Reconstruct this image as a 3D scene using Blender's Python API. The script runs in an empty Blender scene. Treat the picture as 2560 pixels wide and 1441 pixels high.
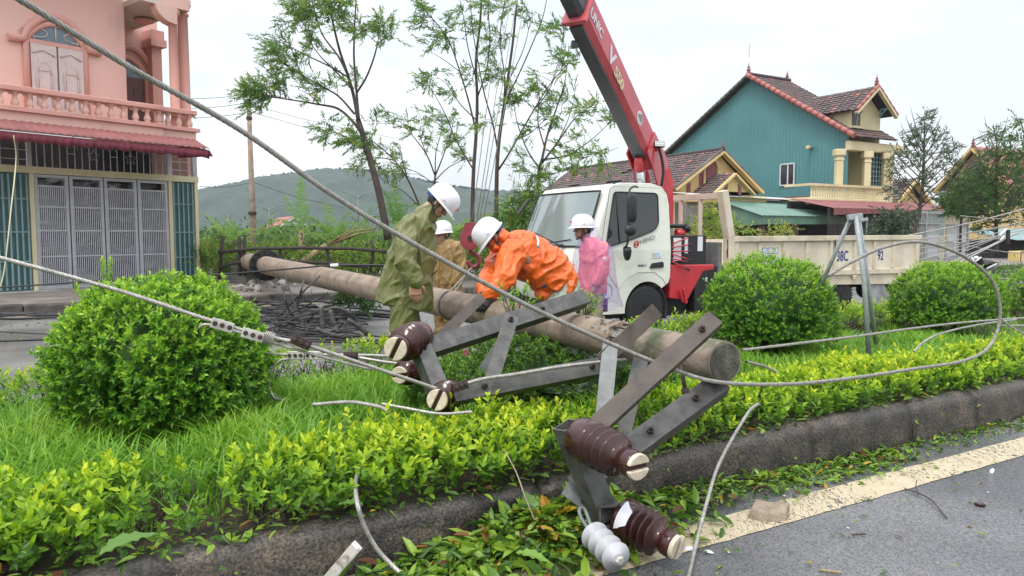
import bpy, bmesh, math, random
import numpy as np
from mathutils import Vector, Matrix, Euler, noise as mnoise
R_ = math.radians
rnd = random.Random(7)
rng = np.random.default_rng(7)
scene = bpy.context.scene
COL = scene.collection

FPX, CX, CY, HC = 1850.0, 1280.0, 720.5, 1.45
PITCH = math.atan((CY - 585.0) / FPX)
cd = bpy.data.cameras.new("camera"); cam = bpy.data.objects.new("camera", cd); COL.objects.link(cam)
cd.sensor_width = 36.0; cd.lens = 36.0 * FPX / 2560.0
cd.clip_start = 0.05; cd.clip_end = 6000
cam.location = (0, 0, HC); cam.rotation_euler = (math.pi / 2 - PITCH, 0, 0)
scene.camera = cam

SUN_EL, SUN_AZ = R_(58), R_(205)          # azimuth clockwise from +Y: behind the camera, a little to the left
world = bpy.data.worlds.new("World"); scene.world = world; world.use_nodes = True
wn, wl = world.node_tree.nodes, world.node_tree.links
wn.clear()
wout = wn.new("ShaderNodeOutputWorld"); bg = wn.new("ShaderNodeBackground"); bg.inputs[1].default_value = 1.0
sky = wn.new("ShaderNodeTexSky"); sky.sky_type = 'NISHITA'; sky.sun_disc = False
sky.sun_elevation = SUN_EL; sky.sun_rotation = SUN_AZ; sky.air_density = 1.5; sky.dust_density = 3.0
skym = wn.new("ShaderNodeVectorMath"); skym.operation = 'SCALE'; skym.inputs[3].default_value = 0.05
wl.new(sky.outputs[0], skym.inputs[0])
tc = wn.new("ShaderNodeTexCoord"); sep = wn.new("ShaderNodeSeparateXYZ"); wl.new(tc.outputs['Generated'], sep.inputs[0])
prof = wn.new("ShaderNodeValToRGB"); wl.new(sep.outputs[2], prof.inputs[0])
e = prof.color_ramp.elements
e[0].position = 0.0; e[0].color = (.66, .675, .70, 1)
e[1].position = 1.0; e[1].color = (1.9, 1.9, 1.92, 1)
for p_, c_ in ((.09, (.77, .78, .80)), (.30, (.84, .845, .855)), (.55, (1.5, 1.5, 1.51))):
    q = e.new(p_); q.color = (*c_, 1)
mp = wn.new("ShaderNodeMapping"); mp.inputs['Scale'].default_value = (1.6, 1.6, 5.0); wl.new(tc.outputs['Generated'], mp.inputs[0])
nz = wn.new("ShaderNodeTexNoise"); nz.inputs['Scale'].default_value = 1.7; nz.inputs['Detail'].default_value = 7; nz.inputs['Roughness'].default_value = .55
wl.new(mp.outputs[0], nz.inputs['Vector'])
cr = wn.new("ShaderNodeValToRGB"); wl.new(nz.outputs['Fac'], cr.inputs[0])
cr.color_ramp.elements[0].position = .43; cr.color_ramp.elements[0].color = (.78, .80, .87, 1)
cr.color_ramp.elements[1].position = .62; cr.color_ramp.elements[1].color = (1.02, 1.02, 1.02, 1)
mul = wn.new("ShaderNodeMix"); mul.data_type = 'RGBA'; mul.blend_type = 'MULTIPLY'; mul.inputs[0].default_value = 1.0
wl.new(prof.outputs[0], mul.inputs[6]); wl.new(cr.outputs[0], mul.inputs[7])
addn = wn.new("ShaderNodeVectorMath"); addn.operation = 'ADD'
wl.new(mul.outputs[2], addn.inputs[0]); wl.new(skym.outputs[0], addn.inputs[1])
wl.new(addn.outputs[0], bg.inputs[0]); wl.new(bg.outputs[0], wout.inputs[0])

sl = bpy.data.lights.new("sun", 'SUN'); sun = bpy.data.objects.new("sun", sl); COL.objects.link(sun)
sl.energy = 1.3; sl.angle = R_(12); sl.color = (1.0, .97, .92)
_sd = Vector((math.sin(SUN_AZ) * math.cos(SUN_EL), math.cos(SUN_AZ) * math.cos(SUN_EL), math.sin(SUN_EL)))
sun.rotation_euler = (-_sd).to_track_quat('-Z', 'Y').to_euler()

vs = scene.view_settings
scene.display_settings.display_device = 'sRGB'
vs.view_transform = 'Standard'; vs.look = 'None'; vs.exposure = 0.28; vs.gamma = 1.0; vs.use_curve_mapping = False
cy = scene.cycles
cy.use_denoising = True; cy.max_bounces = 6; cy.diffuse_bounces = 3; cy.glossy_bounces = 3
cy.transmission_bounces = 4; cy.transparent_max_bounces = 16; cy.volume_bounces = 1
cy.caustics_reflective = False; cy.caustics_refractive = False; cy.sample_clamp_indirect = 6.0

_cp, _sp = math.cos(PITCH), math.sin(PITCH)
def P(px, py, Y):
    """the point of the photo's sight line through (px, py) that lies Y metres in front of the photographer"""
    a, b = (px - CX) / FPX, -(py - CY) / FPX
    d = Vector((a, _cp + b * _sp, -_sp + b * _cp))
    k = Y / d.y
    return Vector((d.x * k, Y, HC + d.z * k))
def G(px, py, z=0.0):
    a, b = (px - CX) / FPX, -(py - CY) / FPX
    d = Vector((a, _cp + b * _sp, -_sp + b * _cp))
    k = (z - HC) / d.z
    return Vector((d.x * k, d.y * k, z))
RD = Vector((.8660254, .5, 0)); RN = Vector((-.5, .8660254, 0)); UP = Vector((0, 0, 1))
def RP(s, n, z=0.0): return RD * s + RN * n + UP * z          # along the road, across it, up
def Pn(px, n):                                               # point on the ground line n = const seen in column px
    k = (px - CX) / FPX
    Y = n / (.8660254 - .5 * k)
    return Vector((k * Y, Y, 0))

def ray(px, py):
    a, b = (px - CX) / FPX, -(py - CY) / FPX
    return Vector((a, _cp + b * _sp, -_sp + b * _cp))
def onplane(px, py, p0, nrm):
    d = ray(px, py); return CAMP + d * ((Vector(p0) - CAMP).dot(nrm) / d.dot(nrm))
def IN(px, py, n): return onplane(px, py, RN * n, RN)
def IS(px, py, s): return onplane(px, py, RD * s, RD)
def wloc(o):
    v = Vector((0, 0, 0))
    while o is not None:
        v += o.location; o = o.parent
    return v
def tag(o, label=None, cat=None, group=None, kind=None):
    if label: o['label'] = label
    if cat: o['category'] = cat
    if group: o['group'] = group
    if kind: o['kind'] = kind
    return o
def thing(name, label, cat, loc=(0, 0, 0), group=None):
    o = bpy.data.objects.new(name, None); COL.objects.link(o); o.location = loc; o.empty_display_size = .2
    return tag(o, label, cat, group)
def copy_tree(o, parent=None):
    c = o.copy(); COL.objects.link(c); c.parent = parent
    for ch in list(o.children): copy_tree(ch, c)
    return c
def link(name, me, mat, parent=None, loc=None):
    o = bpy.data.objects.new(name, me); COL.objects.link(o)
    for m in (mat if isinstance(mat, (list, tuple)) else [mat]): me.materials.append(m)
    off = Vector((0, 0, 0))
    if parent is not None:
        o.parent = parent; off = wloc(parent)
    elif loc is not None:
        o.location = loc; off = Vector(loc)
    if off.length > 1e-9: me.transform(Matrix.Translation(-off))
    return o
def np_mesh(name, V, F, mat, parent=None, loc=None, tint=None, smooth=False, mats=None):
    V = np.asarray(V, dtype=np.float32).reshape(-1, 3); F = np.asarray(F, dtype=np.int32)
    k = F.shape[1]
    me = bpy.data.meshes.new(name)
    me.vertices.add(len(V)); me.vertices.foreach_set("co", V.ravel())
    me.loops.add(F.size); me.loops.foreach_set("vertex_index", F.ravel())
    me.polygons.add(len(F)); me.polygons.foreach_set("loop_start", np.arange(0, F.size, k, dtype=np.int32))
    if mats is not None: me.polygons.foreach_set("material_index", np.asarray(mats, dtype=np.int32))
    me.polygons.foreach_set("use_smooth", np.full(len(F), smooth, dtype=bool))
    if tint is not None:
        a = me.attributes.new("tint", 'FLOAT', 'POINT'); a.data.foreach_set("value", np.asarray(tint, dtype=np.float32))
    me.update(calc_edges=True); me.validate()
    return link(name, me, mat, parent, loc)

class MB:
    """collects shapes in world space; build() links them as one mesh object"""
    def __init__(s): s.V = []; s.F = []; s.M = []; s.S = []; s.mi = 0; s.sm = False; s.X = None
    def add(s, V, F, sm=None):
        n = len(s.V)
        if s.X is not None: V = [s.X @ Vector(v) for v in V]
        s.V.extend([tuple(v) for v in V]); s.F.extend([tuple(i + n for i in f) for f in F])
        s.M.extend([s.mi] * len(F)); s.S.extend([s.sm if sm is None else sm] * len(F)); return s
    def box(s, c, size, rot=None):
        h = Vector(size) / 2; c = Vector(c)
        V = [Vector((x * h.x, y * h.y, z * h.z)) for x in (-1, 1) for y in (-1, 1) for z in (-1, 1)]
        if rot is not None: V = [rot @ v for v in V]
        return s.add([v + c for v in V], [(0, 1, 3, 2), (4, 6, 7, 5), (0, 4, 5, 1), (2, 3, 7, 6), (0, 2, 6, 4), (1, 5, 7, 3)], False)
    def box2(s, a, b): a, b = Vector(a), Vector(b); return s.box((a + b) / 2, [abs(x) for x in (b - a)])
    def frame(s, p0, p1, up=UP):
        z = (Vector(p1) - Vector(p0)).normalized(); x = Vector(up).cross(z)
        if x.length < 1e-4: x = Vector((1, 0, 0)).cross(z)
        if x.length < 1e-4: x = Vector((0, 1, 0)).cross(z)
        x.normalize(); return x, z.cross(x), z
    def bar(s, p0, p1, w, h, up=UP):
        p0, p1 = Vector(p0), Vector(p1); x, y, z = s.frame(p0, p1, up)
        V = [p + x * (a * w / 2) + y * (b * h / 2) for p in (p0, p1) for a, b in ((-1, -1), (1, -1), (1, 1), (-1, 1))]
        return s.add(V, [(3, 2, 1, 0), (4, 5, 6, 7), (0, 1, 5, 4), (1, 2, 6, 5), (2, 3, 7, 6), (3, 0, 4, 7)], False)
    def angle(s, p0, p1, w, h, t, up=UP):
        """an L profile: one leg across (w), one leg along y (h), thickness t"""
        p0, p1 = Vector(p0), Vector(p1); x, y, z = s.frame(p0, p1, up)
        pr = [(0, 0), (w, 0), (w, t), (t, t), (t, h), (0, h)]
        V = [p + x * (a - w / 2) + y * (b - h / 2) for p in (p0, p1) for a, b in pr]
        F = [(i, (i + 1) % 6, 6 + (i + 1) % 6, 6 + i) for i in range(6)]
        F += [(0, 3, 2, 1), (0, 5, 4, 3), (6, 7, 8, 9), (6, 9, 10, 11)]
        return s.add(V, F, False)
    def hollow(s, p0, p1, w, h, t, up=UP):
        p0, p1 = Vector(p0), Vector(p1); x, y, z = s.frame(p0, p1, up)
        V = []
        for p in (p0, p1):
            for k in (0, t):
                V += [p + x * (a * (w / 2 - k)) + y * (b * (h / 2 - k)) for a, b in ((-1, -1), (1, -1), (1, 1), (-1, 1))]
        F = []
        for i in range(4):
            j = (i + 1) % 4
            F += [(i, j, 8 + j, 8 + i), (4 + j, 4 + i, 12 + i, 12 + j), (j, i, 4 + i, 4 + j), (8 + i, 8 + j, 12 + j, 12 + i)]
        return s.add(V, F, False)
    def tube(s, path, r, n=8, cap=True, sm=True):
        pts = [Vector(p) for p in path]; m = len(pts)
        rs = list(r) if isinstance(r, (list, tuple)) else [r] * m
        ref = None; V = []
        for i, p in enumerate(pts):
            t = (pts[min(i + 1, m - 1)] - pts[max(i - 1, 0)])
            t = t.normalized() if t.length > 1e-9 else Vector((0, 0, 1))
            if ref is None: ref = UP if abs(t.z) < .9 else Vector((1, 0, 0))
            x = ref.cross(t)
            if x.length < 1e-6: x = Vector((1, 0, 0)).cross(t)
            x.normalize(); y = t.cross(x); ref = y
            V += [p + x * (rs[i] * math.cos(a)) + y * (rs[i] * math.sin(a)) for a in [2 * math.pi * k / n for k in range(n)]]
        F = [(i * n + k, i * n + (k + 1) % n, (i + 1) * n + (k + 1) % n, (i + 1) * n + k) for i in range(m - 1) for k in range(n)]
        s.add(V, F, sm)
        if cap: 
            b = len(s.V) - len(V)
            s.F += [tuple(b + k for k in reversed(range(n))), tuple(b + (m - 1) * n + k for k in range(n))]
            s.M += [s.mi] * 2; s.S += [False] * 2
        return s
    def lathe(s, p0, p1, prof, n=20, sm=True):
        """prof: (fraction along p0->p1, radius)"""
        p0, p1 = Vector(p0), Vector(p1); x, y, z = s.frame(p0, p1); d = p1 - p0; m = len(prof); V = []
        for f, r in prof: V += [p0 + d * f + x * (r * math.cos(a)) + y * (r * math.sin(a)) for a in [2 * math.pi * k / n for k in range(n)]]
        F = [(i * n + k, i * n + (k + 1) % n, (i + 1) * n + (k + 1) % n, (i + 1) * n + k) for i in range(m - 1) for k in range(n)]
        s.add(V, F, sm); b = len(s.V) - len(V)
        s.F += [tuple(b + k for k in reversed(range(n))), tuple(b + (m - 1) * n + k for k in range(n))]
        s.M += [s.mi] * 2; s.S += [False] * 2
        return s
    def ell(s, c, r, rot=None, nu=16, nv=10):
        c = Vector(c); V = [c + (rot @ Vector((0, 0, r[2])) if rot else Vector((0, 0, r[2])))]
        for j in range(1, nv):
            t = math.pi * j / nv
            for i in range(nu):
                a = 2 * math.pi * i / nu
                v = Vector((r[0] * math.sin(t) * math.cos(a), r[1] * math.sin(t) * math.sin(a), r[2] * math.cos(t)))
                V.append(c + (rot @ v if rot else v))
        V.append(c - (rot @ Vector((0, 0, r[2])) if rot else Vector((0, 0, r[2]))))
        F = [(0, 1 + i, 1 + (i + 1) % nu) for i in range(nu)]
        for j in range(nv - 2):
            F += [(1 + j * nu + i, 1 + (j + 1) * nu + i, 1 + (j + 1) * nu + (i + 1) % nu, 1 + j * nu + (i + 1) % nu) for i in range(nu)]
        l = len(V) - 1; b = 1 + (nv - 2) * nu
        F += [(b + i, l, b + (i + 1) % nu) for i in range(nu)]
        return s.add(V, F, True)
    def prism(s, poly, d):
        """poly: list of 3-D points (planar), extruded by vector d"""
        d = Vector(d); n = len(poly); V = [Vector(p) for p in poly] + [Vector(p) + d for p in poly]
        F = [tuple(reversed(range(n))), tuple(range(n, 2 * n))] + [(i, (i + 1) % n, n + (i + 1) % n, n + i) for i in range(n)]
        return s.add(V, F, False)
    def quad(s, a, b, c, d): return s.add([a, b, c, d], [(0, 1, 2, 3)], False)
    def build(s, name, mat, parent=None, loc=None, bevel=0.0, fixn=True):
        me = bpy.data.meshes.new(name); me.from_pydata(s.V, [], s.F)
        me.polygons.foreach_set("material_index", s.M); me.polygons.foreach_set("use_smooth", s.S)
        if fixn:
            bm = bmesh.new(); bm.from_mesh(me); bmesh.ops.recalc_face_normals(bm, faces=bm.faces); bm.to_mesh(me); bm.free()
        me.update(); o = link(name, me, mat, parent, loc)
        if bevel > 0:
            b = o.modifiers.new("bevel", 'BEVEL'); b.width = bevel; b.segments = 2; b.limit_method = 'ANGLE'; b.angle_limit = R_(40)
        return o
def spline(pts, n=8):
    """Catmull-Rom through the points"""
    p = [Vector(q) for q in pts]; p = [p[0] * 2 - p[1]] + p + [p[-1] * 2 - p[-2]]; out = []
    for i in range(1, len(p) - 2):
        for k in range(n):
            t = k / n; a, b, c, d = p[i - 1], p[i], p[i + 1], p[i + 2]
            out.append(.5 * ((2 * b) + (c - a) * t + (2 * a - 5 * b + 4 * c - d) * t * t + (3 * b - a - 3 * c + d) * t ** 3))
    out.append(p[-2]); return out

def _mat(name):
    m = bpy.data.materials.new(name); m.use_nodes = True; nt = m.node_tree
    b = nt.nodes.get("Principled BSDF"); return m, nt, b
def mat(name, c1, c2=None, rough=.6, metal=0.0, scale=6.0, detail=5, bump=0.0, bscale=None, lo=.35, hi=.65, rough2=None, spec=.5, stretch=None, coat=0.0):
    """noise-mottled surface: c1/c2 blended by noise in object space, optional bump"""
    m, nt, b = _mat(name); N, L = nt.nodes, nt.links
    b.inputs['Roughness'].default_value = rough; b.inputs['Metallic'].default_value = metal
    b.inputs['Specular IOR Level'].default_value = spec; b.inputs['Coat Weight'].default_value = coat
    tcn = N.new("ShaderNodeTexCoord"); src = tcn.outputs['Object']
    if stretch:
        mpn = N.new("ShaderNodeMapping"); mpn.inputs['Scale'].default_value = stretch; L.new(src, mpn.inputs[0]); src = mpn.outputs[0]
    c2 = c2 or tuple(x * .8 for x in c1)
    n1 = N.new("ShaderNodeTexNoise"); n1.inputs['Scale'].default_value = scale; n1.inputs['Detail'].default_value = detail; n1.inputs['Roughness'].default_value = .62
    L.new(src, n1.inputs['Vector'])
    r = N.new("ShaderNodeValToRGB"); r.color_ramp.elements[0].position = lo; r.color_ramp.elements[1].position = hi
    r.color_ramp.elements[0].color = (*c2, 1); r.color_ramp.elements[1].color = (*c1, 1)
    L.new(n1.outputs['Fac'], r.inputs[0]); L.new(r.outputs[0], b.inputs['Base Color'])
    if rough2 is not None:
        mr = N.new("ShaderNodeMapRange"); mr.inputs[1].default_value = .35; mr.inputs[2].default_value = .65
        mr.inputs[3].default_value = rough; mr.inputs[4].default_value = rough2; L.new(n1.outputs['Fac'], mr.inputs[0]); L.new(mr.outputs[0], b.inputs['Roughness'])
    if bump:
        n2 = N.new("ShaderNodeTexNoise"); n2.inputs['Scale'].default_value = bscale or scale * 4; n2.inputs['Detail'].default_value = 4
        L.new(src, n2.inputs['Vector'])
        bp = N.new("ShaderNodeBump"); bp.inputs['Strength'].default_value = bump; bp.inputs['Distance'].default_value = .02
        L.new(n2.outputs['Fac'], bp.inputs['Height']); L.new(bp.outputs[0], b.inputs['Normal'])
    return m
def leafmat(name, stops, transl=.35, rough=.45, spec=.4):
    """leaf colour by the leaf's own age (attribute tint), thin leaves let light through"""
    m, nt, b = _mat(name); N, L = nt.nodes, nt.links
    at = N.new("ShaderNodeAttribute"); at.attribute_name = "tint"
    r = N.new("ShaderNodeValToRGB"); L.new(at.outputs['Fac'], r.inputs[0]); el = r.color_ramp.elements
    el[0].position, el[1].position = stops[0][0], stops[-1][0]
    el[0].color, el[1].color = (*stops[0][1], 1), (*stops[-1][1], 1)
    for p_, c_ in stops[1:-1]:
        q = el.new(p_); q.color = (*c_, 1)
    b.inputs['Roughness'].default_value = rough; b.inputs['Specular IOR Level'].default_value = spec
    L.new(r.outputs[0], b.inputs['Base Color'])
    tr = N.new("ShaderNodeBsdfTranslucent"); L.new(r.outputs[0], tr.inputs[0])
    mx = N.new("ShaderNodeMixShader"); mx.inputs[0].default_value = transl
    L.new(b.outputs[0], mx.inputs[1]); L.new(tr.outputs[0], mx.inputs[2]); L.new(mx.outputs[0], N['Material Output'].inputs[0])
    return m
def glassmat(name, tint=(.03, .04, .04), rough=.03, spec=.8, alpha=1.0):
    m, nt, b = _mat(name); b.inputs['Base Color'].default_value = (*tint, 1); b.inputs['Roughness'].default_value = rough
    b.inputs['Specular IOR Level'].default_value = spec; b.inputs['Alpha'].default_value = alpha
    return m

M = {}
M['conc_pole'] = mat('pole concrete', (.31, .24, .175), (.16, .122, .09), .75, scale=5, bump=.25, bscale=60)
M['conc'] = mat('weathered concrete', (.36, .34, .31), (.22, .21, .19), .8, scale=4, bump=.3, bscale=40)
M['tube_grey'] = mat('matt grey tube', (.36, .39, .39), (.26, .29, .29), .55, .15, scale=20)
M['steel'] = mat('galvanised steel', (.125, .125, .115), (.06, .06, .054), .5, .25, scale=14, bump=.08, bscale=90, rough2=.6)
M['steel_rust'] = mat('stained steel', (.115, .095, .078), (.055, .045, .037), .5, .25, scale=9, bump=.1, bscale=60, rough2=.65)
M['galv'] = mat('bright galvanised tube', (.22, .235, .23), (.15, .16, .155), .5, .25, scale=20)
M['porcelain'] = mat('brown glazed porcelain', (.055, .017, .015), (.034, .011, .010), .16, 0, scale=5, coat=.12, spec=.4)
M['cream_cap'] = mat('unglazed cream end', (.66, .58, .44), (.50, .42, .31), .7, scale=30, bump=.1)
M['white_break'] = mat('broken white porcelain', (.78, .79, .80), (.66, .67, .70), .6, scale=10)
M['bolt'] = mat('rusty bolt', (.07, .045, .035), (.035, .025, .02), .6, .4, scale=60)
M['alu'] = mat('dull aluminium strand', (.46, .44, .40), (.28, .27, .24), .45, .55, scale=30)
M['alu_block'] = mat('aluminium clamp', (.55, .53, .48), (.40, .38, .34), .5, .4, scale=25)
M['rubber'] = mat('black rubber', (.018, .018, .02), (.012, .012, .013), .6, scale=20)
M['blackwire'] = mat('black cable sheath', (.022, .022, .024), (.012, .012, .013), .42, scale=20)
M['black'] = mat('black paint', (.02, .02, .023), (.014, .014, .016), .45, scale=8)
M['white_paint'] = mat('white paint', (.78, .78, .76), (.70, .70, .68), .4, scale=8)
M['bark'] = mat('grey brown bark', (.10, .075, .06), (.045, .035, .03), .9, scale=8, bump=.5, bscale=30, stretch=(3, 3, .6))
M['twig'] = mat('dark twig', (.085, .055, .038), (.045, .03, .022), .85, scale=12)
M['wood_dark'] = mat('old dark wood', (.055, .042, .035), (.03, .024, .02), .85, scale=10, bump=.3)
def struct(o): return tag(o, kind='structure')
def road_quad(s0, s1, n0, n1, z, name, m):
    mb = MB(); mb.quad(RP(s0, n0, z), RP(s1, n0, z), RP(s1, n1, z), RP(s0, n1, z)); return struct(mb.build(name, m))
M['field'] = mat('field and dirt', (.10, .12, .04), (.13, .11, .07), .95, scale=.35, detail=8, bump=.3, bscale=3)
mb = MB(); mb.quad((-2500, -300, -.06), (2500, -300, -.06), (2500, 3500, -.06), (-2500, 3500, -.06)); struct(mb.build('ground', M['field']))

def asphalt(name, base, wet, lo, hi):
    m, nt, b = _mat(name); N, L = nt.nodes, nt.links
    t = N.new("ShaderNodeTexCoord")
    v = N.new("ShaderNodeTexVoronoi"); v.inputs['Scale'].default_value = 110; L.new(t.outputs['Object'], v.inputs['Vector'])
    r = N.new("ShaderNodeValToRGB"); L.new(v.outputs['Color'], r.inputs[0])
    r.color_ramp.elements[0].color = (*[x * .45 for x in base], 1); r.color_ramp.elements[1].color = (*[x * 1.55 for x in base], 1)
    n = N.new("ShaderNodeTexNoise"); n.inputs['Scale'].default_value = .8; n.inputs['Detail'].default_value = 8; L.new(t.outputs['Object'], n.inputs['Vector'])
    mr = N.new("ShaderNodeMapRange"); mr.inputs[1].default_value = .4; mr.inputs[2].default_value = .62; mr.inputs[3].default_value = lo; mr.inputs[4].default_value = hi
    L.new(n.outputs['Fac'], mr.inputs[0]); L.new(mr.outputs[0], b.inputs['Roughness'])
    mx = N.new("ShaderNodeMix"); mx.data_type = 'RGBA'; mx.blend_type = 'MULTIPLY'; mx.inputs[0].default_value = 1
    r2 = N.new("ShaderNodeValToRGB"); L.new(n.outputs['Fac'], r2.inputs[0])
    r2.color_ramp.elements[0].position = .38; r2.color_ramp.elements[1].position = .62
    r2.color_ramp.elements[0].color = (*wet, 1); r2.color_ramp.elements[1].color = (1, 1, 1, 1)
    L.new(r.outputs[0], mx.inputs[6]); L.new(r2.outputs[0], mx.inputs[7]); L.new(mx.outputs[2], b.inputs['Base Color'])
    bp = N.new("ShaderNodeBump"); bp.inputs['Strength'].default_value = .6; bp.inputs['Distance'].default_value = .006
    L.new(v.outputs['Distance'], bp.inputs['Height']); L.new(bp.outputs[0], b.inputs['Normal'])
    b.inputs['Specular IOR Level'].default_value = .5
    return m
M['asphalt'] = asphalt('wet grey asphalt', (.15, .15, .152), (.58, .58, .60), .30, .55)
M['asphalt_far'] = asphalt('wet littered asphalt', (.17, .165, .155), (.72, .70, .66), .22, .5)
road_quad(-40, 160, -30, 2.99, 0, 'near_road', M['asphalt'])
road_quad(-60, 160, 6.2, 16.0, 0, 'far_road', M['asphalt_far'])
M['pave'] = mat('wet pavement', (.24, .20, .17), (.13, .11, .10), .35, scale=1.3, bump=.4, bscale=25, rough2=.6)
mb = MB(); mb.box2((0, 0, 0), (1, 1, 1)); mb = MB()
poly = [RP(-60, 16.28), RP(160, 16.28), RP(160, 30.5), RP(-60, 30.5)]
mb.prism([p + UP * -.05 for p in poly], UP * .17); struct(mb.build('pavement', M['pave']))

m, nt, b = _mat('worn cream road paint'); N, L = nt.nodes, nt.links
t = N.new("ShaderNodeTexCoord"); mpn = N.new("ShaderNodeMapping"); mpn.inputs['Rotation'].default_value = (0, 0, R_(-30)); mpn.inputs['Scale'].default_value = (30, 7, 1)
L.new(t.outputs['Object'], mpn.inputs[0])
v = N.new("ShaderNodeTexVoronoi"); v.feature = 'DISTANCE_TO_EDGE'; v.inputs['Scale'].default_value = 1.0; v.inputs['Randomness'].default_value = 1
n1 = N.new("ShaderNodeTexNoise"); n1.inputs['Scale'].default_value = 2.0; n1.inputs['Detail'].default_value = 6; L.new(t.outputs['Object'], n1.inputs['Vector'])
av = N.new("ShaderNodeVectorMath"); av.operation = 'ADD'; L.new(mpn.outputs[0], av.inputs[0])
n3 = N.new("ShaderNodeTexNoise"); n3.inputs['Scale'].default_value = 9.0; L.new(t.outputs['Object'], n3.inputs['Vector'])
sc3 = N.new("ShaderNodeVectorMath"); sc3.operation = 'SCALE'; sc3.inputs[3].default_value = 2.2; L.new(n3.outputs['Color'], sc3.inputs[0]); L.new(sc3.outputs[0], av.inputs[1])
L.new(av.outputs[0], v.inputs['Vector'])
th = N.new("ShaderNodeMath"); th.operation = 'LESS_THAN'; th.inputs[1].default_value = .035; L.new(v.outputs['Distance'], th.inputs[0])
n2 = N.new("ShaderNodeMapRange"); n2.inputs[1].default_value = .48; n2.inputs[2].default_value = .56; L.new(n1.outputs['Fac'], n2.inputs[0])
mm = N.new("ShaderNodeMath"); mm.operation = 'MULTIPLY'; L.new(th.outputs[0], mm.inputs[0]); L.new(n2.outputs[0], mm.inputs[1])
r = N.new("ShaderNodeValToRGB"); L.new(n3.outputs['Fac'], r.inputs[0])
r.color_ramp.elements[0].color = (.40, .33, .21, 1); r.color_ramp.elements[1].color = (.55, .47, .33, 1)
mx = N.new("ShaderNodeMix"); mx.data_type = 'RGBA'; L.new(mm.outputs[0], mx.inputs[0]); L.new(r.outputs[0], mx.inputs[6]); mx.inputs[7].default_value = (.07, .065, .06, 1)
L.new(mx.outputs[2], b.inputs['Base Color']); b.inputs['Roughness'].default_value = .6
bp = N.new("ShaderNodeBump"); bp.inputs['Strength'].default_value = .5; bp.inputs['Distance'].default_value = .006; L.new(v.outputs['Distance'], bp.inputs['Height']); L.new(bp.outputs[0], b.inputs['Normal'])
M['line'] = m
mb = MB(); ns = 500; edge = []
for i in range(ns + 1):
    s = -3 + 40 * i / ns
    edge.append((RP(s, 2.44 + .012 * mnoise.noise((s * 9, 0, 0)), .004), RP(s, 2.67 + .012 * mnoise.noise((s * 9, 5, 0)), .004)))
for a, b_ in zip(edge, edge[1:]): mb.quad(a[0], b_[0], b_[1], a[1])
struct(mb.build('road_marking', M['line']))
mb = MB()
for i in range(40): mb.quad(RP(-20 + i * 2, 15.35, .004), RP(-18 + i * 2, 15.35, .004), RP(-18 + i * 2, 15.5, .004), RP(-20 + i * 2, 15.5, .004))
struct(mb.build('road_marking', M['line']))

m, nt, b = _mat('stained kerb concrete'); N, L = nt.nodes, nt.links
t = N.new("ShaderNodeTexCoord")
n1 = N.new("ShaderNodeTexNoise"); n1.inputs['Scale'].default_value = 4.2; n1.inputs['Detail'].default_value = 11; n1.inputs['Roughness'].default_value = .68; L.new(t.outputs['Object'], n1.inputs['Vector'])
r = N.new("ShaderNodeValToRGB"); L.new(n1.outputs['Fac'], r.inputs[0]); el = r.color_ramp.elements
el[0].position = .36; el[0].color = (.022, .020, .019, 1); el[1].position = .70; el[1].color = (.115, .094, .074, 1)
q = el.new(.5); q.color = (.050, .045, .040, 1)
n2 = N.new("ShaderNodeTexNoise"); n2.inputs['Scale'].default_value = 80; n2.inputs['Detail'].default_value = 3; L.new(t.outputs['Object'], n2.inputs['Vector'])
r2 = N.new("ShaderNodeValToRGB"); L.new(n2.outputs['Fac'], r2.inputs[0]); r2.color_ramp.elements[0].position = .35; r2.color_ramp.elements[1].position = .68
r2.color_ramp.elements[0].color = (.42, .42, .42, 1); r2.color_ramp.elements[1].color = (1.9, 1.8, 1.65, 1)
mx = N.new("ShaderNodeMix"); mx.data_type = 'RGBA'; mx.blend_type = 'MULTIPLY'; mx.inputs[0].default_value = 1; L.new(r.outputs[0], mx.inputs[6]); L.new(r2.outputs[0], mx.inputs[7])
L.new(mx.outputs[2], b.inputs['Base Color'])
mr = N.new("ShaderNodeMapRange"); mr.inputs[1].default_value = .35; mr.inputs[2].default_value = .65; mr.inputs[3].default_value = .28; mr.inputs[4].default_value = .7; L.new(n1.outputs['Fac'], mr.inputs[0]); L.new(mr.outputs[0], b.inputs['Roughness'])
bp = N.new("ShaderNodeBump"); bp.inputs['Strength'].default_value = .7; bp.inputs['Distance'].default_value = .008; L.new(n2.outputs['Fac'], bp.inputs['Height']); L.new(bp.outputs[0], b.inputs['Normal'])
M['kerb'] = m
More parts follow.
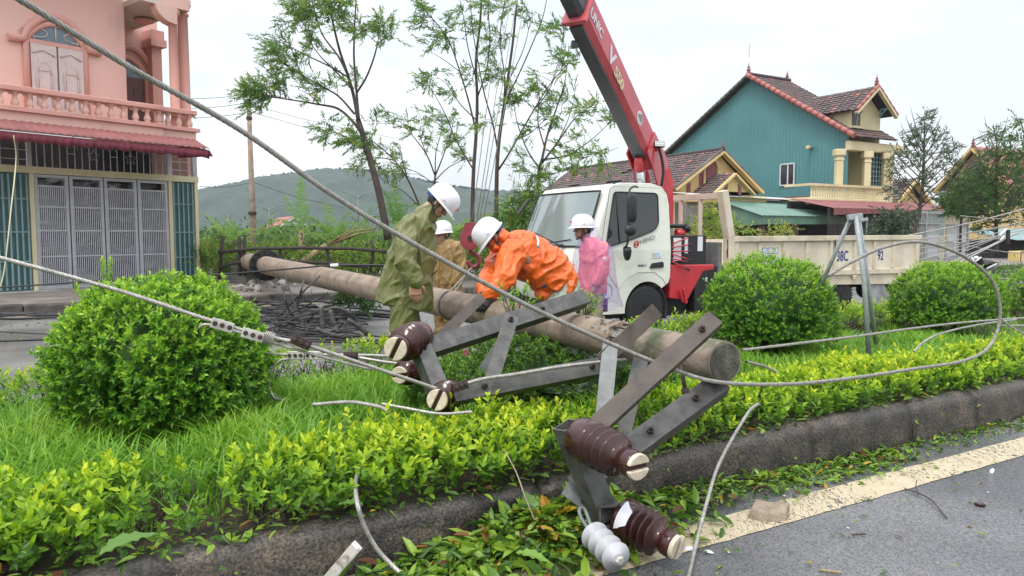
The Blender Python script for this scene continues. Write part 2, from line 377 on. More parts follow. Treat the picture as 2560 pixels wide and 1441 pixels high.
def kerb(n_face, sgn, hh, w, s0, s1, name, seg=1.05, rr=.09, cuts=None):
    mb = MB(); s = s0; k = 0
    while s < s1:
        e_ = min(cuts[k] if cuts and k < len(cuts) else s + seg, s1); g = .013; jn = rnd.uniform(-.008, .008); jz = rnd.uniform(-.006, .006)
        if callable(hh): hs_ = hh
        else: hs_ = lambda q: hh
        h = 1.0; prof = [(0.0, -.03)]
        prof += [(.012, .5)]
        for a in range(7):
            th_ = a / 6 * math.pi / 2
            prof.append((.02 + rr - rr * math.cos(th_), 1 - 3.2 * rr + 3.2 * rr * math.sin(th_)))
        prof += [(w, .985), (w, -.03)]
        nn = max(9, int((e_ - s) * 12)); rows = []
        for i in range(nn + 1):
            ss = s + g + (e_ - s - 2 * g) * i / nn
            ed = .012 if i in (0, nn) else 0
            rows.append([RP(ss, n_face + (.045 * (1 - min(1, max(0, (ss - 1.9) / 2))) if callable(hh) else 0) + sgn * (a + jn + (ed if 0 < j < len(prof) - 1 else 0) + (.006 * mnoise.noise((ss * 6, j, k)) if j < 9 else 0)), z * hs_(ss) + jz - (ed if z > .6 else 0) + (.005 * mnoise.noise((ss * 5, j + 9, k)) if z > 0 else 0)) for j, (a, z) in enumerate(prof)])
        m_ = len(prof); V = [p for row in rows for p in row]
        F = [(i * m_ + j, (i + 1) * m_ + j, (i + 1) * m_ + j + 1, i * m_ + j + 1) for i in range(nn) for j in range(m_ - 1)]
        F += [tuple(range(m_)), tuple(reversed(range(nn * m_, nn * m_ + m_)))]
        mb.add(V, F, True); s = e_; k += 1
    return struct(mb.build(name, M['kerb']))
kerb(2.965, 1, lambda q: .215 + .065 * min(1, max(0, (q - 2.0) / 1.9)), .17, -2.2, 40, 'kerb', .9, .085, (1.93, 3.92, 4.95, 5.73))
kerb(6.24, -1, .28, .22, -12, 40, 'kerb')
kerb(15.98, 1, .16, .32, -25, 60, 'kerb', 1.0, .04)
M['soil'] = mat('damp soil', (.075, .055, .038), (.035, .027, .02), .9, scale=7, bump=.8, bscale=50)
mb = MB(); nsx, nny = 160, 14; V = []; F = []
for i in range(nsx + 1):
    for j in range(nny + 1):
        s = -14 + 54 * i / nsx; n = 3.13 + 2.92 * j / nny
        V.append(RP(s, n, .235 + .03 * mnoise.noise((s * 2, n * 2, 0)) - (.03 if j in (0, nny) else 0) - (.035 if s < 3 and j < 2 else 0)))
for i in range(nsx):
    for j in range(nny):
        a = i * (nny + 1) + j; F.append((a, a + nny + 1, a + nny + 2, a + 1))
mb.add(V, F, True); struct(mb.build('median_ground', M['soil']))

M['hill'] = mat('wooded hillside', (.040, .070, .042), (.012, .028, .020), .95, scale=.07, detail=10, bump=1.0, bscale=.3, lo=.3, hi=.7)
prof = [(-300, 560), (100, 520), (330, 500), (500, 480), (600, 462), (700, 441), (800, 430), (880, 426), (960, 434), (1040, 450), (1120, 468), (1220, 482), (1400, 486), (1700, 500), (2100, 520), (2700, 545), (3200, 560)]
D = 650.0; cols = 520; rows = 26; V = []; F = []
xs = [a for a, _ in prof]; ys = [b for _, b in prof]
for i in range(cols + 1):
    px = -300 + 3500 * i / cols
    top = P(px, float(np.interp(px, xs, ys)), D)
    for j in range(rows + 1):
        f = j / rows; back = f * 150 if f < 1 else 150
        g = math.sin(f * math.pi / 2) ** .9
        z = -2 + (top.z + 2) * g + (mnoise.noise((px * .02, f * 6, 0)) * 3 + mnoise.noise((px * .09, f * 25, 3)) * 1.6) * min(1, f * 3)
        if j >= rows - 1: z += 1.2 * mnoise.noise((px * .21, 7, 1)) + 1.0 * abs(mnoise.noise((px * .5, 3, 1)))
        V.append((top.x, D - 150 + back, z))
for i in range(cols):
    for j in range(rows):
        a = i * (rows + 1) + j; F.append((a, a + rows + 1, a + rows + 2, a + 1))
mb = MB(); mb.add(V, F, True); struct(mb.build('hill', M['hill']))
V = []; F = []; T = []
for i in range(2600):
    px = rnd.uniform(450, 1500); ty = float(np.interp(px, xs, ys)); c = P(px, ty + rnd.uniform(-2, 14) ** 1 , D + rnd.uniform(-6, 0))
    h = rnd.uniform(1.2, 3.4) * (1.3 if rnd.random() < .2 else 1)
    for k in range(5):
        a = rnd.uniform(0, 6.28); d = Vector((math.cos(a), math.sin(a), rnd.uniform(-.3, .9))) * h * .5
        u = Vector((rnd.uniform(-1, 1), rnd.uniform(-1, 1), rnd.uniform(-1, 1))).normalized() * h * .35
        p = c + d * .6 + UP * (h * .3); n0 = len(V); w = d.cross(u).normalized() * h * .3
        V += [p - u, p + w, p + u, p - w]; F.append((n0, n0 + 1, n0 + 2, n0 + 3)); t_ = rnd.random(); T += [t_] * 4
M['farleaf'] = leafmat('distant leaves', [(0, (.022, .045, .026)), (1, (.06, .095, .045))], .2, .8, .1)
tag(np_mesh('hilltop_woods', V, F, M['farleaf'], tint=T), 'dark fringe of trees along the crest of the hill', 'woods', kind='stuff')
A0, A1 = P(1812, 906, 3.75), P(622, 655, 20.0)
def ax(t): return A0 + (A1 - A0) * t
def prad(t): return .108 + .128 * t
pole = thing('fallen_utility_pole', 'long grey concrete utility pole lying across the road and hedge, its steel crossarms bent', 'utility pole', ax(.03) * 1 + UP * -.1)
def pole_shell(t0, t1, n, name, jag0=0, jag1=0, matl=None, capn=False):
    mb = MB(); k = 40; x, y, z = mb.frame(A0, A1); V = []
    for i in range(n + 1):
        t = t0 + (t1 - t0) * i / n
        for j in range(k):
            a = 2 * math.pi * j / k; tt = t
            if i == 0 and jag0: tt += jag0 * mnoise.noise((math.cos(a) * 2.2, math.sin(a) * 2.2, 1)) + jag0 * .5 * mnoise.noise((math.cos(a) * 7, math.sin(a) * 7, 4))
            if i == n and jag1: tt += jag1 * mnoise.noise((math.cos(a) * 2.2, math.sin(a) * 2.2, 8)) + jag1 * .5 * mnoise.noise((math.cos(a) * 7, math.sin(a) * 7, 2))
            r = prad(tt) * (1 + .0025 * mnoise.noise((math.cos(a) * 2, math.sin(a) * 2, tt * 14)))
            if j in (2, 3, 22, 23): r += .005                                     # mould seam
            if capn and i == 0: r -= .006
            V.append(ax(tt) + x * (r * math.cos(a)) + y * (r * math.sin(a)))
    F = [(i * k + j, i * k + (j + 1) % k, (i + 1) * k + (j + 1) % k, (i + 1) * k + j) for i in range(n) for j in range(k)]
    mb.add(V, F, True); b = len(mb.V) - len(V)
    c0 = len(mb.V); mb.V.append(tuple(ax(t0))); mb.V.append(tuple(ax(t1)))
    mb.F += [(b + (j + 1) % k, b + j, c0) for j in range(k)] + [(b + n * k + j, b + n * k + (j + 1) % k, c0 + 1) for j in range(k)]
    mb.M += [0] * 2 * k; mb.S += [False] * 2 * k
    return mb.build(name, matl or M['conc_pole'], pole)
M['conc_tip'] = mat('mossy concrete', (.26, .20, .155), (.10, .115, .06), .8, scale=7, bump=.35, bscale=50, lo=.38, hi=.55)
pole_shell(0, .040, 8, 'pole_tip', 0, .0022, M['conc_tip'])['label'] = 'broken tip of the pole with mossy stains'
M['endface'] = mat('dark mossy end face', (.13, .12, .095), (.05, .052, .04), .9, scale=16, bump=.5, bscale=70)
mb = MB(); mb.lathe(ax(-.0004), ax(.0004), [(0, prad(0) - .012), (1, prad(0) - .006)], 40); mb.build('end_face', M['endface'], pole)
pole_shell(.0495, .84, 70, 'shaft', .003, 0)
pole_shell(.842, 1.075, 16, 'base_section')
M['rubble'] = mat('crushed concrete', (.30, .285, .26), (.13, .125, .115), .95, scale=26, bump=.9, bscale=60)
mb = MB(); x, y, z = mb.frame(A0, A1); k = 22; V = []; n = 8
for i in range(n + 1):
    t = .037 + .016 * i / n
    for j in range(k):
        a = 2 * math.pi * j / k
        r = (prad(t) - .022) * (1 + .16 * mnoise.noise((math.cos(a) * 3, math.sin(a) * 3, t * 500)) - .12 * math.sin(math.pi * i / n))
        V.append(ax(t) + x * (r * math.cos(a)) + y * (r * math.sin(a)))
mb.add(V, [(i * k + j, i * k + (j + 1) % k, (i + 1) * k + (j + 1) % k, (i + 1) * k + j) for i in range(n) for j in range(k)], False)
mb.build('broken_core', M['rubble'], pole)
mb = MB()
for a in (.3, 1.0, 1.7, 2.4, 3.6, 4.6, 5.4):
    o_ = x * (.095 * math.cos(a)) + y * (.095 * math.sin(a))
    mb.tube([ax(.034) + o_, ax(.045) + o_ * 1.12, ax(.056) + o_], .006, 6)
mb.build('reinforcing_bars', M['bolt'], pole)
mb = MB()
for i in range(26):
    a = rnd.uniform(.2, 2.6); t = .0495 + abs(rnd.gauss(0, .006)); r = prad(t) + .004
    c = ax(t) + x * (r * math.cos(a)) + y * (r * math.sin(a)); mb.ell(c, [rnd.uniform(.006, .02) for _ in range(2)] + [rnd.uniform(.004, .010)], Euler([rnd.uniform(0, 3) for _ in range(3)]).to_matrix(), 5, 4)
mb.build('spalled_fragments', M['rubble'], pole)
M['flange'] = mat('black tarred flange', (.035, .034, .036), (.02, .02, .022), .5, .3, scale=20)
mb = MB(); mb.lathe(ax(.836), ax(.8425), [(0, .365), (1, .365)], 36, False)
for a in range(12):
    d_ = x * math.cos(a * math.pi / 6) + y * math.sin(a * math.pi / 6)
    mb.bar(ax(.83) + d_ * .29, ax(.8365) + d_ * .29, .02, .12, d_)
    mb.lathe(ax(.8335) + d_ * .31, ax(.836) + d_ * .31, [(0, .022), (1, .022)], 8, False)
mb.build('steel_flange', M['flange'], pole)

def rod_bolt(mb, p, d, r=.016, l=.02):
    d = Vector(d).normalized(); mb.lathe(p, Vector(p) + d * l, [(0, r), (.9, r), (1, r * .7)], 8, False)
CAMP = Vector((0, 0, HC))
def toward(p, k=.05): return (CAMP - Vector(p)).normalized() * k
def steel_arm(p0, p1, w, h, t=.009, up=None, name='crossarm_bar', m='steel', flat=False, bolts=()):
    mb = MB(); up = up or (CAMP - (p0 + p1) / 2)
    mb.X = None
    if flat: mb.bar(p0, p1, w, t, up)
    else: mb.angle(p0, p1, w, h, t, up)
    x_, y_, z_ = mb.frame(p0, p1, up)
    o = mb.build(name, M[m], pole, bevel=.0015)
    if bolts:
        mb = MB(); nrm = y_ if y_.dot(CAMP - p0) > 0 else -y_
        for f in bolts:
            c = p0.lerp(p1, f) + nrm * (h / 2 if not flat else t / 2)
            rod_bolt(mb, c, nrm, .017, .018); rod_bolt(mb, c, nrm, .009, .036)
        mb.build('bolt', M['bolt'], o)
    return o
def arm_px(a, b, w, h, **k):
    p0, p1 = P(*a), P(*b); mid = (p0 + p1) / 2
    return steel_arm(p0, p1, w, h, up=(mid - CAMP).normalized() + UP * k.pop('tilt', 0), **k)
arm_px((1786, 800, 3.62), (1480, 1078, 3.34), .088, .07, m='steel_rust', bolts=(.12,), tilt=-.3)
arm_px((1800, 962, 3.86), (1436, 1226, 3.36), .115, .08, tilt=-.55, bolts=(.2, .52))
arm_px((1640, 776, 4.10), (1500, 905, 3.98), .085, .05, m='steel_rust', tilt=.2)
arm_px((1526, 862, 4.02), (1505, 1075, 3.82), .085, .07, m='galv', tilt=.1)
arm_px((1602, 900, 4.15), (1552, 1110, 3.92), .085, .06, tilt=0)
arm_px((1458, 748, 5.02), (1052, 878, 4.36), .105, .10, tilt=-.35, bolts=(.3,))
arm_px((1512, 916, 4.52), (1128, 988, 4.02), .105, .09, tilt=-.25, bolts=(.12, .82))
arm_px((1280, 790, 4.50), (1214, 998, 4.08), .085, .01, flat=True, bolts=(.06, .9))
arm_px((1203, 745, 5.42), (1096, 848, 4.95), .075, .05, m='steel_rust')
arm_px((1320, 780, 5.3), (1175, 826, 5.0), .08, .06)
arm_px((1292, 800, 5.2), (1172, 985, 4.7), .08, .06)
mb = MB(); F0, F1 = P(1416, 1062, 3.27), P(1512, 1292, 3.30); mb.hollow(F0, F1, .10, .10, .008, RD); mb.build('box_beam', M['steel'], pole, bevel=.0015)
mb = MB(); mb.hollow(P(1502, 1262, 3.42), P(1526, 1294, 3.22), .10, .10, .008, UP); mb.build('box_beam', M['steel'], pole, bevel=.0015)
mb = MB(); mb.hollow(P(1046, 858, 4.34), P(1100, 988, 4.12), .10, .10, .008, RD); mb.build('box_beam', M['steel'], pole, bevel=.0015)
mb = MB(); c = P(1450, 1218, 3.4); mb.bar(P(1425, 1200, 3.42), P(1480, 1240, 3.4), .16, .01, UP * .4 + toward(c, 1)); mb.build('gusset_plate', M['galv'], pole)
mb = MB(); mb.tube([P(1699, 893, 3.86), P(1714, 982, 3.78)], .011, 8); mb.lathe(P(1712, 972, 3.785), P(1714, 984, 3.775), [(0, .022), (1, .022)], 6, False); mb.build('through_bolt', M['bolt'], pole)

M['porc_wet'] = M['porcelain']
INS = [(0, .70), (.015, .90), (.05, .95), (.27, .97), (.30, .93), (.315, .68), (.35, .66), (.39, .97), (.405, 1.0), (.42, .96), (.445, .62), (.475, .60), (.515, .95), (.53, .98), (.545, .94), (.57, .59), (.60, .57), (.64, .91), (.655, .94), (.67, .89), (.70, .54), (.73, .50), (.76, .47), (.81, .46), (.835, .58), (.95, .60), (.97, .57), (1, .54)]
def insulator(parent, p0, p1, R, slot, m='porcelain', head=.6, chip=False, name='insulator'):
    p0, p1 = Vector(p0), Vector(p1); d = (p1 - p0); L_ = d.length; dz = d.normalized()
    prof = [(f, R * (r * (head / .6) if f > .82 else r)) for f, r in INS]
    mb = MB(); mb.lathe(p0, p1, prof, 32); o = mb.build(name, M[m], parent)
    slot = Vector(slot); slot = (slot - dz * slot.dot(dz)).normalized(); w_ = dz.cross(slot)
    for sg in (-1, 1):
        pts = []; rr = R * head * .93; g = R * .13
        a0 = math.asin(g / rr)
        for k_ in range(13):
            a = a0 + (math.pi - 2 * a0) * k_ / 12
            pts.append(p1 - dz * .004 + slot * (rr * math.cos(a)) + w_ * (sg * rr * math.sin(a)))
        q = MB(); q.prism(pts, dz * R * .22); c_ = q.build('end_cap', M['cream_cap'], o, bevel=.004)
    q = MB(); q.lathe(p0 - dz * .05, p0 + dz * .01, [(0, R * .28), (1, R * .28)], 10, False); q.build('mounting_pin', M['bolt'], o)
    return o
i1 = insulator(pole, P(1448, 1092, 3.26), P(1592, 1166, 2.93), .099, UP * .0 + RD * 1 - RN * .2)
i2 = insulator(pole, P(1553, 1292, 3.26), P(1688, 1366, 3.06), .099, UP * 1 + RD * .35, chip=True)
i3 = insulator(pole, P(1048, 842, 4.42), P(990, 872, 4.06), .106, UP * .8 + RD * .55, head=.66)
i4 = insulator(pole, P(1128, 986, 4.2), P(1094, 1000, 3.95), .092, UP * .8 + RD * .5, head=.68)
i5 = insulator(pole, P(1040, 920, 4.85), P(1000, 938, 4.6), .09, UP * .1 + RD * .9, head=.64)
i2['label'] = 'brown insulator with its glaze broken to white'
mb = MB(); b0, b1 = P(1553, 1292, 3.26), P(1688, 1366, 3.06); xx, yy, zz = mb.frame(b0, b1); pts = []
out = None; V = []
def ipt(f, a, r): return b0.lerp(b1, f) + xx * (r * math.cos(a)) + yy * (r * math.sin(a))
tocam = (CAMP - b0).normalized() * .8 + UP * .7 - RD * .3; a_c = math.atan2(tocam.dot(yy), tocam.dot(xx)); nA, nF = 9, 7
for i in range(nF):
    f = .11 + .20 * i / (nF - 1)
    for j in range(nA):
        wdt = .75 * (1 - .55 * i / (nF - 1)); a = a_c + .25 + (j / (nA - 1) - .5) * 2 * wdt + .08 * mnoise.noise((i * 1.3, j, 0))
        V.append(ipt(f, a, .099))
mb.add(V, [(i * nA + j, i * nA + j + 1, (i + 1) * nA + j + 1, (i + 1) * nA + j) for i in range(nF - 1) for j in range(nA - 1)], True)
mb.build('broken_patch', M['white_break'], i2)

def strand(path, r, name, label, cat='cable', group=None, pitch=.13, lobes=6, n=8, m='alu', k=24, extra=None, res=None):
    pts = spline(path, n); V = []; dist = 0; ref = None; rs = r if isinstance(r, (list, tuple)) else [r, r]
    seg = [0]
    for a, b_ in zip(pts, pts[1:]): seg.append(seg[-1] + (b_ - a).length)
    Ltot = seg[-1]; stepn = max(8, min(700, int(Ltot / (res or pitch / 9)))); q = []; j = 0
    for i in range(stepn + 1):
        d = Ltot * i / stepn
        while j < len(seg) - 2 and seg[j + 1] < d: j += 1
        f = (d - seg[j]) / max(1e-9, seg[j + 1] - seg[j]); q.append(pts[j].lerp(pts[j + 1], min(1, f)))
    for i, p in enumerate(q):
        t = (q[min(i + 1, stepn)] - q[max(i - 1, 0)]).normalized()
        if ref is None: ref = UP if abs(t.z) < .9 else Vector((1, 0, 0))
        x_ = ref.cross(t).normalized(); y_ = t.cross(x_); ref = y_
        tw = 2 * math.pi * (Ltot * i / stepn) / pitch; rr = rs[0] + (rs[-1] - rs[0]) * i / stepn
        for c_ in range(k):
            a = 2 * math.pi * c_ / k; rad = rr * (.76 + .26 * abs(math.sin((a * lobes) / 2)))
            V.append(p + x_ * (rad * math.cos(a + tw)) + y_ * (rad * math.sin(a + tw)))
    F = [(i * k + j_, i * k + (j_ + 1) % k, (i + 1) * k + (j_ + 1) % k, (i + 1) * k + j_) for i in range(stepn) for j_ in range(k)]
    b = q[0]
    if extra is not None:                   # cable with fittings: an Empty carries the conductor and its clamps
        root = thing(name, label, cat, b, group); np_mesh('conductor', V, F, M[m], parent=root, smooth=True); return root, q
    o = np_mesh(name, V, F, M[m], loc=b, smooth=True); tag(o, label, cat, group); return o, q
def wire(path, r, name, label, cat='wire', group=None, m='blackwire', n=6, k=6, parent=None):
    mb = MB(); pts = spline(path, n); mb.tube(pts, r, k); o = mb.build(name, M[m], parent, loc=None if parent else pts[0], fixn=False)
    if parent is None: tag(o, label, cat, group)
    return o
M['alu_dark'] = mat('weathered grey strand', (.36, .345, .31), (.22, .21, .185), .55, .25, scale=40)
c1 = [P(-120, -90, 2.05), P(50, 0, 2.2), P(330, 172, 2.45), P(600, 325, 2.7), P(820, 480, 2.9), P(1000, 590, 3.05), P(1300, 755, 3.3), P(1545, 868, 3.5), P(1700, 930, 3.56), P(1790, 955, 3.58), P(1900, 962, 3.75), P(2020, 958, 4.0), P(2160, 942, 4.35), P(2290, 922, 4.7), P(2400, 905, 5.0), P(2462, 878, 5.15), P(2492, 832, 5.2), P(2500, 770, 5.2), P(2478, 700, 5.15), P(2420, 648, 5.05), P(2350, 616, 4.95), P(2280, 605, 4.9), P(2200, 622, 4.85), P(2130, 655, 4.8), P(2070, 690, 4.8)]
strand(c1, (.0105, .0118), 'power_cable', 'thick twisted grey cable slanting down across the whole scene and looping up at the right', m='alu_dark')
def clamp(parent, pc, d, L_, w, h, nb, m='alu_block', nrm=None):
    d = Vector(d).normalized(); pc = Vector(pc); nrm = nrm or (CAMP - pc)
    nrm = (nrm - d * nrm.dot(d)).normalized(); mb = MB()
    mb.bar(pc - d * L_ / 2, pc + d * L_ / 2, h, w, nrm); o = mb.build('clamp', M[m], parent, bevel=.003)
    mb = MB()
    for i in range(nb):
        c_ = pc + d * (L_ * ((i + .5) / nb - .5)) + nrm * (w / 2); mb.lathe(c_, c_ + nrm * .014, [(0, .012), (.8, .012), (1, .008)], 8, False)
    mb.build('clamp_bolts', M['bolt'], o); return o
c2 = [P(-150, 610, 3.2), P(0, 645, 3.3), P(300, 728, 3.45), P(520, 800, 3.58), P(650, 838, 3.65), P(760, 862, 3.7), P(900, 908, 3.8), P(1090, 972, 3.98)]
cb, q2 = strand(c2, .0105, 'clamped_cable', 'grey stranded cable with bolted clamps, ending at the low brown insulator', extra=1)
wire([P(498, 820, 3.56), P(520, 812, 3.55), P(600, 832, 3.6), P(700, 862, 3.68), P(760, 880, 3.7), P(930, 925, 3.82)], .008, 'tail', '', m='alu', parent=cb)
d_ = (P(650, 838, 3.65) - P(520, 800, 3.58))
clamp(cb, P(556, 814, 3.57), d_, .105, .035, .05, 3); clamp(cb, P(632, 838, 3.6), d_, .105, .035, .05, 3)
clamp(cb, P(752, 856, 3.68), P(800, 878, 3.7) - P(700, 834, 3.65), .10, .045, .05, 3, m='bolt')
mb = MB(); cc = P(672, 846, 3.63)
for k_ in range(6): 
    pc = cc + d_.normalized() * (.008 * k_ - .02); xx, yy, zz = mb.frame(pc, pc + d_)
    mb.tube([pc + xx * (.02 * math.cos(a * .6)) + yy * (.032 * math.sin(a * .6)) for a in range(12)], .0035, 5)
mb.build('binding_wire', M['alu'], cb)
c3 = [P(640, 884, 4.85), P(720, 887, 4.85), P(870, 888, 4.85), P(990, 892, 4.9), P(1060, 900, 4.95)]
cb2, _ = strand(c3, .0105, 'clamped_cable', 'grey stranded cable lying level behind the low hedge gap with clamps and a drooping end', extra=1)
wire([P(726, 898, 4.82), P(700, 902, 4.8), P(680, 925, 4.78), P(672, 960, 4.75), P(685, 995, 4.7), P(712, 1002, 4.65)], .009, 'tail', '', m='alu', parent=cb2)
wire([P(890, 893, 4.8), P(960, 905, 4.78), P(1032, 914, 4.8)], .010, 'tail', '', m='alu', parent=cb2)
dd = RD * .5 + Vector((1, 0, 0)); clamp(cb2, P(740, 889, 4.8), Vector((1, 0, 0)), .11, .035, .055, 3); clamp(cb2, P(785, 889, 4.8), Vector((1, 0, 0)), .11, .035, .055, 3); clamp(cb2, P(877, 890, 4.8), Vector((1, 0, 0)), .09, .04, .05, 3, m='bolt')
c4 = [P(1135, 972, 3.95), P(1200, 950, 4.02), P(1300, 935, 4.12), P(1400, 918, 4.2), P(1500, 906, 4.28), P(1580, 899, 4.4)]
cb3, _ = strand(c4, .0115, 'jumper_cable', 'short twisted cable running from the low brown insulator to the pole along the steel bar', extra=1)
clamp(cb3, P(1150, 966, 3.93), P(1200, 950, 4.02) - P(1135, 972, 3.95), .085, .04, .05, 3, m='bolt')
strand([P(970, 1028, 3.78), P(950, 1018, 3.85), P(900, 1008, 3.9), P(860, 1006, 3.93), P(782, 1012, 3.95)], .0105, 'cut_cable', 'cut end of twisted cable lying on the long grass, its strands splayed', group=None)
strand([P(955, 1010, 3.7), P(1020, 1022, 3.68), P(1100, 1035, 3.66), P(1180, 1030, 3.66)], .008, 'cut_cable', 'short cable piece hidden among hedge leaves under the low brown insulator')
def Gz(px, py, z): return G(px, py, z)
k1 = [P(905, 1150, 3.36), P(890, 1205, 3.2), IN(893, 1255, 2.925), IN(908, 1310, 2.90), IN(940, 1370, 2.88), IN(978, 1412, 2.84), IN(1012, 1442, 2.78), IN(1080, 1500, 2.65)]
strand(k1, .0105, 'dangling_cable', 'pale twisted cable hanging out of the hedge over the kerb beside the white broken stick', m='alu')
k2 = [P(1895, 1010, 4.2), P(1868, 1036, 4.1), P(1800, 1155, 3.75), P(1765, 1265, 3.45), G(1738, 1370, .04), G(1722, 1440, .02), G(1690, 1530, .02)]
strand(k2, .0095, 'dangling_cable', 'pale twisted cable curving down over the kerb and the cream line, beside the dropped insulator', m='alu')
c5 = [P(1855, 876, 4.3), P(1990, 860, 4.6), P(2130, 843, 5.0), P(2280, 822, 5.45), P(2420, 806, 5.9), P(2640, 790, 6.5)]
strand(c5, .009, 'stretched_cable', 'straight pale cable stretched from the pole tip across the median past the slanting tube', m='alu', pitch=.12)
strand([P(2285, 880, 5.2), P(2310, 855, 5.25), P(2360, 832, 5.4), P(2450, 812, 5.8), P(2540, 800, 6.2)], .008, 'stretched_cable', 'pale cable curling up out of the hedge to join the stretched cable', m='alu', pitch=.12)
strand([P(2490, 812, 6.0), P(2530, 815, 6.1), P(2600, 812, 6.2)], .008, 'stretched_cable', 'upper of two short cable ends at the right picture edge, beside the last round bush', m='alu', pitch=.12)
strand([P(2505, 800, 6.0), P(2540, 825, 6.0), P(2600, 850, 6.0)], .008, 'stretched_cable', 'lower of two short cable ends at the right picture edge, beside the last round bush', m='alu', pitch=.12)
strand([P(1865, 905, 3.9), P(1910, 916, 4.1), P(1940, 930, 4.2)], .008, 'cut_cable', 'stub of cable sticking out behind the mossy pole tip', m='alu', pitch=.12)

af = thing('tube_frame', 'slanting grey galvanised two-legged tube frame standing among the round bushes', 'frame', P(2168, 880, 6.6))
top = P(2142, 545, 6.7)
mb = MB(); mb.tube([P(2140, 540, 6.7), P(2160, 700, 6.66), P(2172, 885, 6.6)], .022, 12); mb.build('leg', M['tube_grey'], af)
mb = MB(); mb.tube([P(2126, 548, 6.75), P(2076, 660, 7.0), P(2030, 770, 7.2)], .020, 12); mb.build('leg', M['tube_grey'], af)
mb = MB(); mb.tube([P(2146, 545, 6.78), P(2172, 720, 6.95), P(2190, 860, 7.05)], .020, 12); mb.build('leg', M['tube_grey'], af)
mb = MB(); mb.bar(P(2118, 545, 6.72), P(2156, 540, 6.7), .05, .05); mb.bar(P(2150, 552, 6.68), P(2170, 548, 6.66), .03, .03); mb.build('top_bracket', M['tube_grey'], af, bevel=.004)

M['polymer'] = mat('grey silicone sheds', (.48, .49, .50), (.40, .41, .42), .45, scale=12)
pi_ = thing('polymer_insulator', 'small grey ribbed insulator lying on the leaves in front of the kerb', 'insulator', G(1520, 1400))
a, b = P(1482, 1335, 3.12), P(1545, 1398, 2.9); mb = MB(); n = 4; prof = [(0, .02), (.02, .022)]
for i in range(n):
    f = .08 + .84 * i / (n - 1) * .98; prof += [(f - .02, .024), (f, .062), (f + .012, .063), (f + .05, .026)]
prof += [(1.02, .024)]
mb.lathe(a, b, prof, 28); mb.build('sheds', M['polymer'], pi_)
d = (b - a).normalized(); mb = MB(); mb.lathe(b, b + d * .025, [(0, .02), (.7, .02), (1, .014)], 6, False); mb.build('end_fitting', M['alu_block'], pi_)
mb = MB(); q = [P(1476, 1330, 3.14), P(1455, 1300, 3.17), P(1448, 1276, 3.2), P(1458, 1270, 3.22), P(1468, 1290, 3.2), P(1480, 1325, 3.14)]
mb.tube(spline(q, 6), .009, 8); mb.tube([P(1476, 1328, 3.14), a], .016, 8); mb.build('shackle', M['galv'], pi_)
M['cab'] = mat('cream white truck paint', (.72, .74, .64), (.66, .68, .59), .25, scale=2.5, coat=.4, rough2=.32)
M['bed'] = mat('grimy cream paint', (.64, .57, .43), (.44, .38, .27), .6, scale=3.2, detail=8, bump=.12, bscale=30, lo=.32, hi=.56)
M['bed_panel'] = mat('scuffed cream panel', (.70, .64, .51), (.54, .47, .35), .55, scale=2.2, detail=9, lo=.35, hi=.6)
M['red'] = mat('red crane paint', (.55, .035, .05), (.44, .03, .04), .35, scale=4, coat=.3)
M['red_hazed'] = mat('red crane paint with haze glare', (.60, .10, .12), (.48, .07, .085), .45, scale=3, coat=.15)  # boom red lightened so the colour itself holds the haze glare
M['greybelly'] = mat('dark underside of the boom', (.14, .05, .06), (.07, .05, .055), .5, scale=2)  # darker, greyer tone of the boom red, for its underside
M['inner_boom'] = mat('dark grey inner boom', (.08, .085, .10), (.05, .052, .06), .45, scale=3)
M['chrome'] = mat('bright chrome rod', (.62, .64, .66), (.5, .52, .54), .18, .9, scale=10)
M['ws'] = glassmat('windscreen with painted sky reflection', (.19, .24, .23), .06, .9)  # pale base colour stands for the sky mirrored in the glass
M['ws'].node_tree.nodes['Principled BSDF'].inputs['Coat Weight'].default_value = .6
M['glass_dark'] = glassmat('dark side window', (.030, .036, .036), .06, .8)
M['flapgrey'] = mat('muddy grey mud flap', (.30, .31, .31), (.12, .115, .11), .6, scale=4, lo=.3, hi=.55)
M['blue_num'] = mat('dark blue lettering', (.035, .04, .22), (.03, .035, .18), .5, scale=30)
M['label_white'] = mat('white sticker', (.72, .74, .76), (.66, .68, .70), .45, scale=20)
M['label_blue'] = mat('blue sticker ink', (.05, .10, .35), (.04, .08, .30), .5)
M['sky_blue'] = mat('light blue ink', (.12, .42, .70), (.10, .36, .62), .5)
M['letter_grey'] = mat('grey outlined letters', (.30, .30, .31), (.26, .26, .27), .5)
M['letter_red'] = mat('red emblem', (.60, .06, .05), (.52, .05, .045), .45)
M['letter_orange'] = mat('orange lettering', (.62, .20, .08), (.55, .16, .07), .5)
M['teal'] = mat('teal figure', (.04, .32, .36), (.03, .28, .3), .5)
M['yellow'] = mat('yellow ink', (.75, .50, .05), (.68, .44, .04), .5)
def text(s, origin, xdir, ydir, size, m, parent, name='lettering', ext=.0015, bold=0, sx=1.0):
    cu = bpy.data.curves.new(name, 'FONT'); cu.body = s; cu.size = 1.0; cu.extrude = ext / size; cu.offset = bold; cu.resolution_u = 3
    to = bpy.data.objects.new(name, cu); COL.objects.link(to)
    dg = bpy.context.evaluated_depsgraph_get(); me = bpy.data.meshes.new_from_object(to.evaluated_get(dg))
    bpy.data.objects.remove(to); bpy.data.curves.remove(cu)
    x_ = Vector(xdir).normalized(); y_ = Vector(ydir); y_ = (y_ - x_ * y_.dot(x_)).normalized(); z_ = x_.cross(y_)
    Mx = Matrix((x_ * size * sx, y_ * size, z_ * size)).transposed().to_4x4(); Mx.translation = Vector(origin)
    me.transform(Mx); me.materials.clear(); return link(name, me, m, parent)
TN = 8.2
truck = thing('crane_truck', 'cream white crane truck with a raised red boom parked beyond the median', 'truck', RP(9.5, 9.15, 0))
